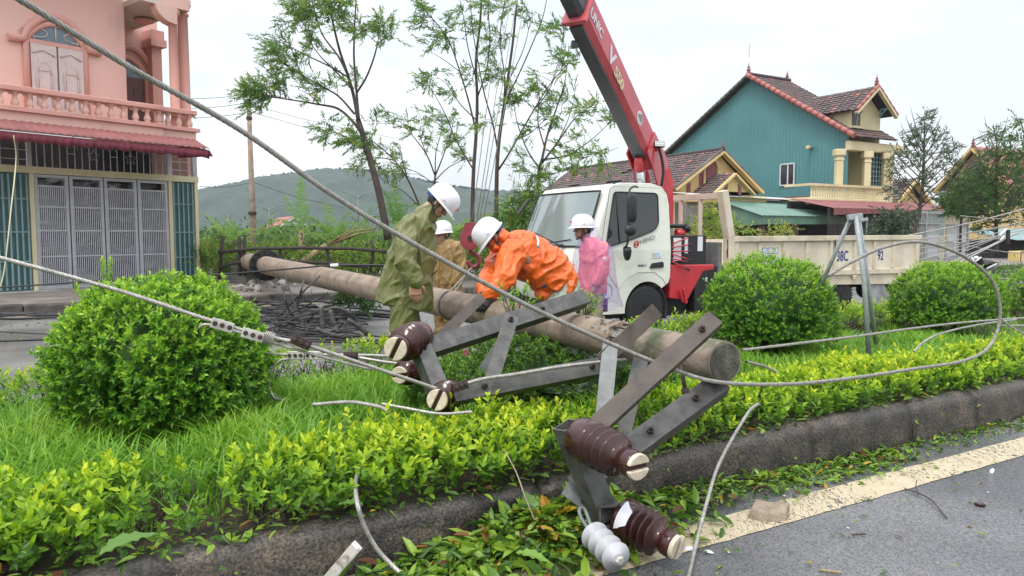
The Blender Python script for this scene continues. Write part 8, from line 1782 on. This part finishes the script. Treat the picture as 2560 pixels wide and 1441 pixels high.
M['banana_stem'] = mat('banana stem', (.34, .26, .13), (.20, .15, .08), .7, scale=3, stretch=(6, 6, .7), bump=.2)
M['leaf_banana'] = leafmat('banana leaves', [(0, (.09, .22, .04)), (.6, (.22, .42, .07)), (1, (.45, .56, .14))], .45, .4)
def banana(label, px, py, Y, h, leaves, tint=.5):
    b = P(px, py, Y); h += b.z - .1; b.z = .1; root = thing('banana_plant', label, 'banana plant', b, 'shredded banana plants'); mb = MB(); top = b + UP * h + Vector((rnd.gauss(0, .06), 0, 0)); mb.tube([b, b.lerp(top, .5), top], [.13, .11, .07], 10); mb.build('stem', M['banana_stem'], root)
    V = []; F = []; T = []
    for az, ln, el, droop in leaves:
        d = Vector((math.cos(az), math.sin(az) * .8, 0)); n = 16; mid = []; 
        for i in range(n + 1):
            f = i / n; mid.append(top + d * (ln * math.cos(el) * f) + UP * (ln * (math.sin(el) * f - droop * f * f)))
        for i in range(1, n):
            f = i / n; t_ = (mid[i + 1] - mid[i - 1]).normalized(); sd = t_.cross(UP); sd = sd.normalized() if sd.length > .05 else Vector((0, 1, 0)); upv = sd.cross(t_); w = .30 * math.sin(math.pi * min(1, f * .9 + .12)) * ln / 2
            for sg in (-1, 1):
                for q in range(4):
                    if rnd.random() < .12: continue
                    a = mid[i].lerp(mid[i + 1], q / 4); c = mid[i].lerp(mid[i + 1], q / 4 + .23); l_ = w * rnd.uniform(.75, 1.1); dr = (sd * sg * .85 + t_ * .45 - upv * rnd.uniform(-.35, .5) - UP * rnd.uniform(.0, .45)).normalized() * l_
                    k0 = len(V); V += [a, c, c + dr, a + dr * .95 + t_ * .015]; F.append((k0, k0 + 1, k0 + 2, k0 + 3)); T += [min(1, max(0, rnd.gauss(tint, .12)))] * 4
        k0 = len(V)
        for i in range(n + 1): V += [mid[i] + UP * .018, mid[i] - UP * .018 + Vector((0, .02, 0))]; T += [.9, .9]
        F += [(k0 + 2 * i, k0 + 2 * i + 1, k0 + 2 * i + 3, k0 + 2 * i + 2) for i in range(n)]
    np_mesh('leaves', [tuple(v) for v in V], F, M['leaf_banana'], root, tint=T); return root
def fan(k, ln=1.7, seed=0):
    r_ = random.Random(seed); return [(R_(360 * i / k + r_.uniform(-20, 20)), 1.2 * ln * r_.uniform(.8, 1.15), R_(r_.uniform(30, 78)), r_.uniform(.25, .75)) for i in range(k)]
banana('tall banana plant with a pale stem and one leaf standing straight up', 757, 662, 22, 1.0, [(R_(175), 2.1, R_(45), .8), (R_(190), 1.7, R_(22), .5), (R_(5), 1.5, R_(40), .8), (R_(95), 1.75, R_(86), .05), (R_(150), 1.7, R_(66), .25), (R_(-10), .9, R_(-5), .3), (R_(60), 1.2, R_(70), .3)], .5)
banana('short banana plant right beside the pink house corner', 575, 640, 26, .5, fan(6, 1.5, 3), .6)
banana('banana clump behind the olive worker, left of his helmet', 985, 640, 23, .9, fan(8, 1.9, 5), .45)
banana('low banana plant behind the horizontal fence rail near the leaning trunk', 905, 650, 24, .6, fan(7, 1.7, 8), .5)
banana('banana plant between the tall banana stem and the leaning tree', 840, 650, 24.5, .6, fan(8, 1.7, 11), .55)
banana('banana plant seen beside the tan worker, left of the hook block', 1140, 650, 24, .7, fan(7, 1.7, 14), .5)
banana('pale leaved banana plant above the orange worker', 1240, 640, 24, .8, fan(7, 1.6, 17), .7)
banana('banana plant partly hidden by the orange worker and the shrub', 1290, 640, 25, .7, fan(6, 1.6, 19), .5)
bl = thing('broken_banana_plant', 'broken pale banana stem leaning across the fence rail behind the pole', 'banana plant', P(790, 645, 20.5)); mb = MB(); mb.tube([P(752, 660, 20), P(785, 636, 20.3), P(815, 615, 20.6)], [.10, .10, .085], 10); mb.build('stump', M['banana_stem'], bl); 
mb = MB(); 
for i in range(7): a = P(818, 612, 20.6); mb.tube([a, a + Vector((.35 + .1 * i, .1 * rnd.gauss(0, 1), .25 + .12 * rnd.gauss(0, 1))), a + Vector((.8 + .12 * i, .1, .35 + .3 * rnd.random()))], [.03, .02, .008], 5)
mb.build('torn_fibres', M['leaf_hedge'] if False else M['banana_stem'], bl)

M['leaf_scrub'] = leafmat('storm beaten scrub', [(0, (.05, .045, .02)), (.2, (.05, .10, .02)), (.5, (.12, .24, .03)), (.78, (.30, .42, .05)), (.9, (.46, .44, .10)), (1, (.30, .19, .09))], .38, .4)
def scrub(name, label, N, pxr, Yr, zt, L, W, seed, m='leaf_lush', bias=0.0):
    px = rng.uniform(*pxr, N); Y = rng.uniform(*Yr, N); k = (px - CX) / FPX; X = k * Y * 1.003
    b = np.stack([X, Y, np.zeros(N)], 1); hg = nz3(b, .55, seed) * .55 + nz3(b, 1.6, seed + 4) * .35; top = zt * (.72 + .75 * hg)
    z = top * rng.uniform(.05, 1, N) ** .55; b[:, 2] = np.maximum(.1, z); d = rng.normal(size=(N, 3)); d[:, 2] = np.abs(d[:, 2]) + .2
    cl = nz3(b, 1.3, seed + 8); t_ = np.clip(.48 + .45 * cl + bias + rng.normal(size=N) * .12, 0, 1)
    V, F, T = shoots(b, d, rng.uniform(.15, .5, N) * L / .12, 6, L, W, t_ - .1, t_ + .1, .8, .4); return tag(np_mesh(name, V, F, M[m], tint=T), label, 'undergrowth', kind='stuff')
scrub('undergrowth', 'tangled storm beaten undergrowth along the far side of the road', 7000, (490, 1345), (19.9, 26), 1.22, .12, .042, 21, 'leaf_scrub')
scrub('undergrowth', 'far green scrub and fields at the foot of the hill', 3800, (480, 1420), (42, 95), 1.15, .42, .17, 25, 'leaf_mid', .1)
scrub('undergrowth', 'weeds along the house fronts behind the truck', 1200, (1650, 2600), (19, 23), .5, .10, .035, 29)

up = thing('utility_pole', 'thin standing concrete utility pole at the left in front of the hill', 'utility pole', P(634, 660, 31)); mb = MB(); mb.tube([P(636, 690, 31), P(632, 545, 31), P(622, 262, 31)], [.14, .13, .085], 12); mb.build('shaft', M['conc_pole'], up)
mb = MB(); mb.lathe(P(631, 538, 31), P(631, 530, 31), [(0, .17), (1, .17)], 12, False); mb.lathe(P(623, 300, 31), P(623, 292, 31), [(0, .12), (1, .12)], 10, False); mb.build('band', M['bolt'], up)
for i, (px, py, pb, Y) in enumerate(((610, 545, 600, 90), (673, 522, 600, 80), (680, 527, 600, 84), (895, 490, 590, 75), (570, 535, 600, 95))):
    lpst = thing('street_lamp', 'distant thin grey street lamp with two arms in front of the hill', 'street lamp', P(px, pb, Y), 'distant lamp posts'); mb = MB(); mb.tube([P(px, pb, Y), P(px, py, Y)], [.10, .06], 6); mb.build('post', M['galv'], lpst); tp_ = P(px, py, Y)
    for sg in (-1, 1): mb = MB(); mb.tube([tp_ - UP * .3, tp_ + Vector((sg * .9, 0, .25)), tp_ + Vector((sg * 1.5, 0, .4))], [.04, .04, .06], 5); mb.build('arm', M['galv'], lpst)
for a, b in (((470, 248, 34), (625, 235, 31)), ((470, 272, 34), (624, 257, 31)), ((470, 296, 34), (624, 281, 31))):
    wire([P(*a), P((a[0] + b[0]) / 2, (a[1] + b[1]) / 2 + 3, 32.5), P(*b)], .012, 'overhead_wire', 'thin overhead wire running from the left utility pole towards the pink house', group='overhead wires at the left pole', m='blackwire')
for a, b in (((624, 262, 31), (1010, 350, 48)), ((624, 280, 31), (1010, 372, 48)), ((630, 455, 31), (860, 520, 40)), ((630, 457, 31), (498, 467, 30))):
    wire([P(*a), P((a[0] + b[0]) / 2, (a[1] + b[1]) / 2 + 6, (a[2] + b[2]) / 2), P(*b)], .011, 'overhead_wire', 'thin overhead wire sagging away from the left utility pole in front of the hill', group='overhead wires beyond the left pole', m='blackwire')
fn = thing('wooden_fence', 'rough fence of dark wooden posts and rails behind the far end of the pole', 'fence', P(700, 690, 19.8))
for x0, y0, x1, y1 in ((557, 590, 549, 700), (598, 592, 600, 690), (613, 588, 612, 690), (700, 622, 702, 690), (818, 622, 826, 690), (930, 600, 926, 680)): mb = MB(); mb.tube([P(x0, y0, 19.8), P((x0 + x1) / 2 + rnd.gauss(0, 2), (y0 + y1) / 2, 19.8), P(x1, y1, 19.8)], [.045, .05, .055], 7); mb.build('post', M['wood_dark'], fn)
for pts in ([(546, 631), (640, 622), (760, 620), (880, 622), (1000, 632)], [(552, 668), (585, 658), (612, 655)], [(690, 650), (760, 655), (830, 659), (920, 668)]): mb = MB(); mb.tube([P(x, y, 19.7) for x, y in pts], .045, 7); mb.build('rail', M['wood_dark'], fn)
cb_ = thing('concrete_block', 'grey concrete block under the far base of the fallen pole', 'block', G(611, 720, .0)); c = G(611, 716, .0); mb = MB(); mb.box(Vector((c.x, c.y, .28)), (.50, .5, .62), Matrix.Rotation(R_(-20), 3, 'Z')); mb.build('block', M['conc'], cb_, bevel=.02)
for i in range(16):
    p = G(rnd.uniform(560, 800), rnd.uniform(712, 735), .12); mb = MB(); r = rnd.uniform(.05, .16); mb.ell(p + UP * r * .4, (r, r * .8, r * .5), Euler((rnd.random(), rnd.random(), rnd.random() * 6)).to_matrix(), 6, 4)
    for k, v in enumerate(mb.V): mb.V[k] = tuple(Vector(v) + mnoise.noise_vector(Vector(v) * 9) * .03)
    mb.S = [False] * len(mb.S); tag(mb.build('rubble_stone', M['conc'], None, p), 'grey broken stone on the wet pavement below the far end of the pole', 'stone', 'broken stones below the pole')
r8 = random.Random(81)
for i in range(20):
    y0 = r8.choice([728, 733, 738, 745, 752, 760, 768, 776, 786, 796, 806, 818, 830, 842, 852, 735, 757, 790]) + r8.uniform(-4, 4); x0 = r8.uniform(-260, 100) if i % 3 else r8.uniform(380, 560); x1 = r8.uniform(640, 1040); n = 9; pts = []
    for k in range(n + 1): f = k / n; pts.append(G(x0 + (x1 - x0) * f, y0 + r8.uniform(-3, 3) + (r8.uniform(-9, 9) if k in (0, n) else 0) + 8 * math.sin(f * 5 + i) * (1 - abs(y0 - 790) / 200), r8.uniform(.02, .06)))
    wire(pts, r8.choice([.010, .013, .017, .022]), 'black_cable', 'black cable lying across the far road among many others', 'cable', 'black cables fallen across the far road')
wire([P(-40, 722, 13), P(260, 702, 13), P(500, 690, 12.6), P(720, 673, 12.2), P(835, 664, 12), P(1000, 664, 11.8), P(1080, 668, 11.6)], .016, 'black_cable', 'taut black cable hanging across the front of the pink house and the fallen pole', 'cable')
mb = MB(); mb.bar(P(826, 664, 11.95), P(846, 663, 11.95), .06, .05); tag(mb.build('cable_connector', M['label_white'], None, P(836, 664, 11.95), bevel=.01), 'white connector clipped on the taut black cable above the pole', 'connector')
hp = thing('cable_tangle', 'tangled heap of thin black cables behind the low hedge, below the pole', 'cable heap', G(765, 835))
mb = MB()
for i in range(32):
    c = G(r8.gauss(765, 52), r8.gauss(826, 16), 0); ra, rb = r8.uniform(.18, .75), r8.uniform(.10, .4); ph = r8.uniform(0, 6.28); z0 = r8.uniform(.02, .26); tl = r8.uniform(-.2, .25); span = r8.uniform(2.5, 7.5); pts = [c + Vector((ra * math.cos(ph + span * k / 14), rb * math.sin(ph + span * k / 14), z0 + tl * math.sin(ph + span * k / 14) * .5 + .03 * math.sin(k))) for k in range(15)]
    for p in pts: p.z = max(.012, p.z)
    mb.tube(spline(pts, 2), r8.choice([.007, .009, .012]), 5)
mb.build('coils', M['blackwire'], hp, fixn=False)
mb = MB()
for a, b, c in (((712, 690), (740, 770), (770, 838)), ((800, 690), (742, 745), (690, 800)), ((706, 715), (716, 760), (735, 800)), ((640, 838), (760, 790), (940, 742)), ((700, 800), (800, 745), (820, 730)), ((760, 700), (752, 730), (742, 770)), ((860, 770), (880, 790), (905, 825))):
    mb.tube(spline([P(a[0], a[1], 10.9), P(b[0], b[1], 10.5), G(c[0], c[1], .05)], 6), .012, 5)
mb.build('loose_ends', M['blackwire'], hp, fixn=False)
bs = thing('bent_bracket', 'bent rusty steel straps and bracket sticking up from the cable heap', 'bracket', G(825, 835))
for pts, w in (([(803, 765), (806, 800), (808, 822)], .07), ([(826, 775), (834, 808), (846, 832), (838, 822)], .06), ([(868, 800), (895, 815), (920, 836)], .07), ([(790, 823), (830, 838), (868, 845)], .07), ([(812, 778), (838, 770), (862, 776), (880, 786)], .05), ([(858, 805), (840, 822), (820, 832)], .05)):
    q = spline([P(x, y, 9.9) for x, y in pts], 5); V = []
    for i, p in enumerate(q):
        t_ = (q[min(i + 1, len(q) - 1)] - q[max(0, i - 1)]).normalized(); sd = t_.cross(Vector((0, 1, .25))).normalized() * w / 2; V += [p - sd, p + sd]
    mb = MB(); mb.add(V, [(2 * i, 2 * i + 1, 2 * i + 3, 2 * i + 2) for i in range(len(q) - 1)], True); o = mb.build('strap', M['steel'], bs, fixn=False); o.modifiers.new('t', 'SOLIDIFY').thickness = .008
for i, (x0, y0, Y0, x1, y1, Y1) in enumerate(((2258, 592, 17, 2600, 512, 20), (2290, 598, 16, 2600, 552, 19), (2300, 612, 15, 2600, 560, 18), (2296, 622, 15, 2600, 566, 18), (2300, 636, 15, 2510, 585, 17), (2298, 650, 14.5, 2508, 588, 17), (2300, 664, 14.5, 2505, 590, 17), (2290, 690, 14, 2600, 556, 18), (2280, 704, 13.5, 2510, 600, 16), (2300, 600, 16, 2600, 545, 19), (2330, 620, 16, 2600, 575, 19), (2350, 600, 16, 2600, 640, 18), (2400, 540, 18, 2600, 545, 19), (2420, 690, 14, 2600, 694, 14.5))):
    wire([P(x0, y0, Y0), P((x0 + x1) / 2, (y0 + y1) / 2 + 5, (Y0 + Y1) / 2), P(x1, y1, Y1)], .010 if i not in (0, 7, 8) else .016, 'fallen_wire', 'pale wire stretched low in front of the grey gate at the right', group='fallen wires at the right', m='alu')
ia = thing('insulator_arm', 'short steel arm with white insulators among the wires at the right', 'insulator', P(2512, 590, 16)); mb = MB(); mb.bar(P(2520, 610, 16), P(2520, 575, 16), .06, .06); mb.build('bar', M['bolt'], ia)
for x, y in ((2504, 585), (2512, 578), (2506, 596)): mb = MB(); mb.lathe(P(x - 4, y + 6, 16), P(x + 4, y - 6, 16), [(0, .016), (.2, .03), (.4, .016), (.6, .03), (.8, .016), (1, .016)], 10); mb.build('insulator', M['label_white'], ia)
mk = thing('motorbike', 'small dark motorbike with white trim parked behind the round bush by the gate', 'motorbike', G(2450, 735)); mc = G(2455, 735); ma = Vector((-.75, -.66, 0)).normalized(); ms = ma.cross(UP)
def MP(f, s_, z): return mc + ma * f + ms * s_ + UP * z
for f in (-.62, .62):
    mb = MB(); mb.lathe(MP(f, -.05, .29), MP(f, .05, .29), [(0, .22), (.1, .28), (.5, .30), (.9, .28), (1, .22)], 24); w_ = mb.build('wheel', M['rubber'], mk); mb = MB(); mb.lathe(MP(f, -.03, .29), MP(f, .03, .29), [(0, .19), (1, .19)], 16); mb.build('rim', M['galv'], w_)
mb = MB(); loft(mb, [(MP(-.75, 0, .62), UP * .06, ms * .07), (MP(-.4, 0, .60), UP * .13, ms * .13), (MP(0, 0, .48), UP * .14, ms * .12), (MP(.25, 0, .50), UP * .16, ms * .12), (MP(.45, 0, .78), UP * .12, ms * .14), (MP(.5, 0, .95), UP * .05, ms * .06)], 16, 2.2); mb.build('fairing', M['black'], mk)
mb = MB(); loft(mb, [(MP(-.72, 0, .74), UP * .03, ms * .08), (MP(-.3, 0, .76), UP * .05, ms * .13), (MP(.05, 0, .70), UP * .03, ms * .09)], 14, 2.4); mb.build('seat', M['rubber'], mk)
mb = MB(); mb.tube([MP(.46, 0, .5), MP(.40, 0, .98)], .03, 8); mb.tube([MP(.36, -.33, 1.02), MP(.43, 0, .98), MP(.36, .33, 1.02)], .016, 8); mb.build('handlebar', M['black'], mk)
for sg in (-1, 1): mb = MB(); mb.tube([MP(.38, sg * .22, 1.01), MP(.38, sg * .30, 1.16)], .008, 6); mb.ell(MP(.38, sg * .33, 1.20), (.07, .05, .045), None, 10, 6); mb.build('mirror', M['black'], mk)
mb = MB(); mb.tube(spline([MP(.52, -.10, .90), MP(.60, 0, .80), MP(.52, .10, .90)], 4), .018, 6); mb.tube([MP(.2, -.13, .62), MP(-.5, -.14, .72)], .018, 6); mb.build('white_trim', M['label_white'], mk)
mb = MB(); mb.ell(MP(.53, 0, .88), (.06, .06, .05), None, 12, 8); mb.build('headlight', M['label_white'], mk)

M['chunk'] = mat('broken concrete chunk', (.34, .27, .19), (.22, .175, .13), .85, scale=14, bump=.5, bscale=60)
ck = G(1918, 1290); mb = MB(); tp_ = [(-.12, -.035), (-.06, .06), (.02, .09), (.10, .075), (.12, .0), (.07, -.07), (-.05, -.09)]
lo = [ck + Vector((x * 1.0, y * 1.15, -.003)) for x, y in tp_]; hi = [ck + Vector((x * .86 + .01, y * .9, .055 + .02 * math.sin(i * 2))) for i, (x, y) in enumerate(tp_)]; n = len(tp_)
mb.add(lo + hi, [tuple(range(n, 2 * n))] + [(i, (i + 1) % n, n + (i + 1) % n, n + i) for i in range(n)], False); tag(mb.build('concrete_chunk', M['chunk'], None, ck, bevel=.006), 'pale brown broken chunk of concrete lying on the leaves beside the cream line', 'concrete chunk')
M['stickwhite'] = mat('flaking white paint on wood', (.70, .69, .66), (.34, .28, .22), .7, scale=12, lo=.38, hi=.5, stretch=(1, 1, 1))
a, b = G(815, 1455, .05), P(893, 1365, 2.75); st = thing('broken_stick', 'broken white painted stick leaning on the kerb at the bottom of the picture', 'stick', a); mb = MB(); mb.bar(a, b, .042, .022, Vector((.3, -1, .6))); mb.build('batten', M['stickwhite'], st, bevel=.002)
mb = MB(); d = (b - a).normalized(); sd = d.cross(Vector((.3, -1, .6))).normalized(); mb.bar(a + sd * .012 + toward(a, .014), b + sd * .012 + toward(b, .014), .006, .008, Vector((.3, -1, .6))); mb.build('ridge', M['stickwhite'], st)
wire([G(2262, 1222, .012), G(2300, 1235, .02), G(2330, 1252, .02), G(2362, 1290, .01), G(2368, 1296, .008)], .0035, 'twig', 'dark bent twig lying on the grey asphalt to the right of the cream line', 'twig', m='twig')
wire([G(2296, 1238, .015), G(2290, 1215, .03), G(2292, 1200, .04)], .0025, 'twig', 'short upright side twig beside the dark bent twig on the asphalt', 'twig', m='twig')
wire([P(1262, 1128, 3.45), P(1290, 1180, 3.3), P(1312, 1240, 3.12), P(1336, 1300, 3.05)], .003, 'straw', 'dry orange stalk bending over the kerb left of the big brown insulator', 'stalk', m='chunk')
wire([G(2130, 1337, .01), G(2165, 1335, .012)], .004, 'twig', 'small dark stick on the asphalt below the concrete chunk', 'twig', m='twig')
wire([G(2048, 1425, .01), G(2105, 1432, .012)], .005, 'twig', 'mossy stick on the asphalt near the bottom edge at the right', 'twig', m='banana_stem')
for i, (x, y, r) in enumerate(((1722, 1372, .028), (1773, 1380, .022), (1821, 1380, .010), (2480, 1178, .026), (2458, 1262, .010), (2470, 1231, .008), (1960, 1240, .014), (1500, 1310, .02), (2345, 1408, .008), (2120, 1320, .007))):
    p = G(x, y, .008); mb = MB(); mb.ell(p, (r, r * .5, r * .3), Euler((rnd.gauss(0, .3), rnd.gauss(0, .3), rnd.uniform(0, 6))).to_matrix(), 6, 4); mb.S = [False] * len(mb.S)
    tag(mb.build('porcelain_shard', M['white_break'], None, p), 'small white shard of broken porcelain on the road', 'shard', 'white porcelain shards')
p = G(2450, 1262, .01); mb = MB(); mb.ell(p, (.03, .012, .012), Matrix.Rotation(-.5, 3, 'Z'), 8, 5); tag(mb.build('porcelain_shard', M['porcelain'], None, p), 'dark brown shard of insulator lying on the asphalt near the right edge', 'shard')
m = bpy.data.materials.new('haze'); m.use_nodes = True; nt = m.node_tree; nt.nodes.clear(); o_ = nt.nodes.new("ShaderNodeOutputMaterial"); pv = nt.nodes.new("ShaderNodeVolumePrincipled")
pv.inputs['Color'].default_value = (.80, .88, 1.0, 1); pv.inputs['Density'].default_value = .0003; pv.inputs['Anisotropy'].default_value = .0; nt.links.new(pv.outputs[0], o_.inputs['Volume'])
mb = MB(); mb.box2((-900, -60, -4.0), (1500, 1000, 66)); hz = mb.build('haze', m); tag(hz, kind='stuff')
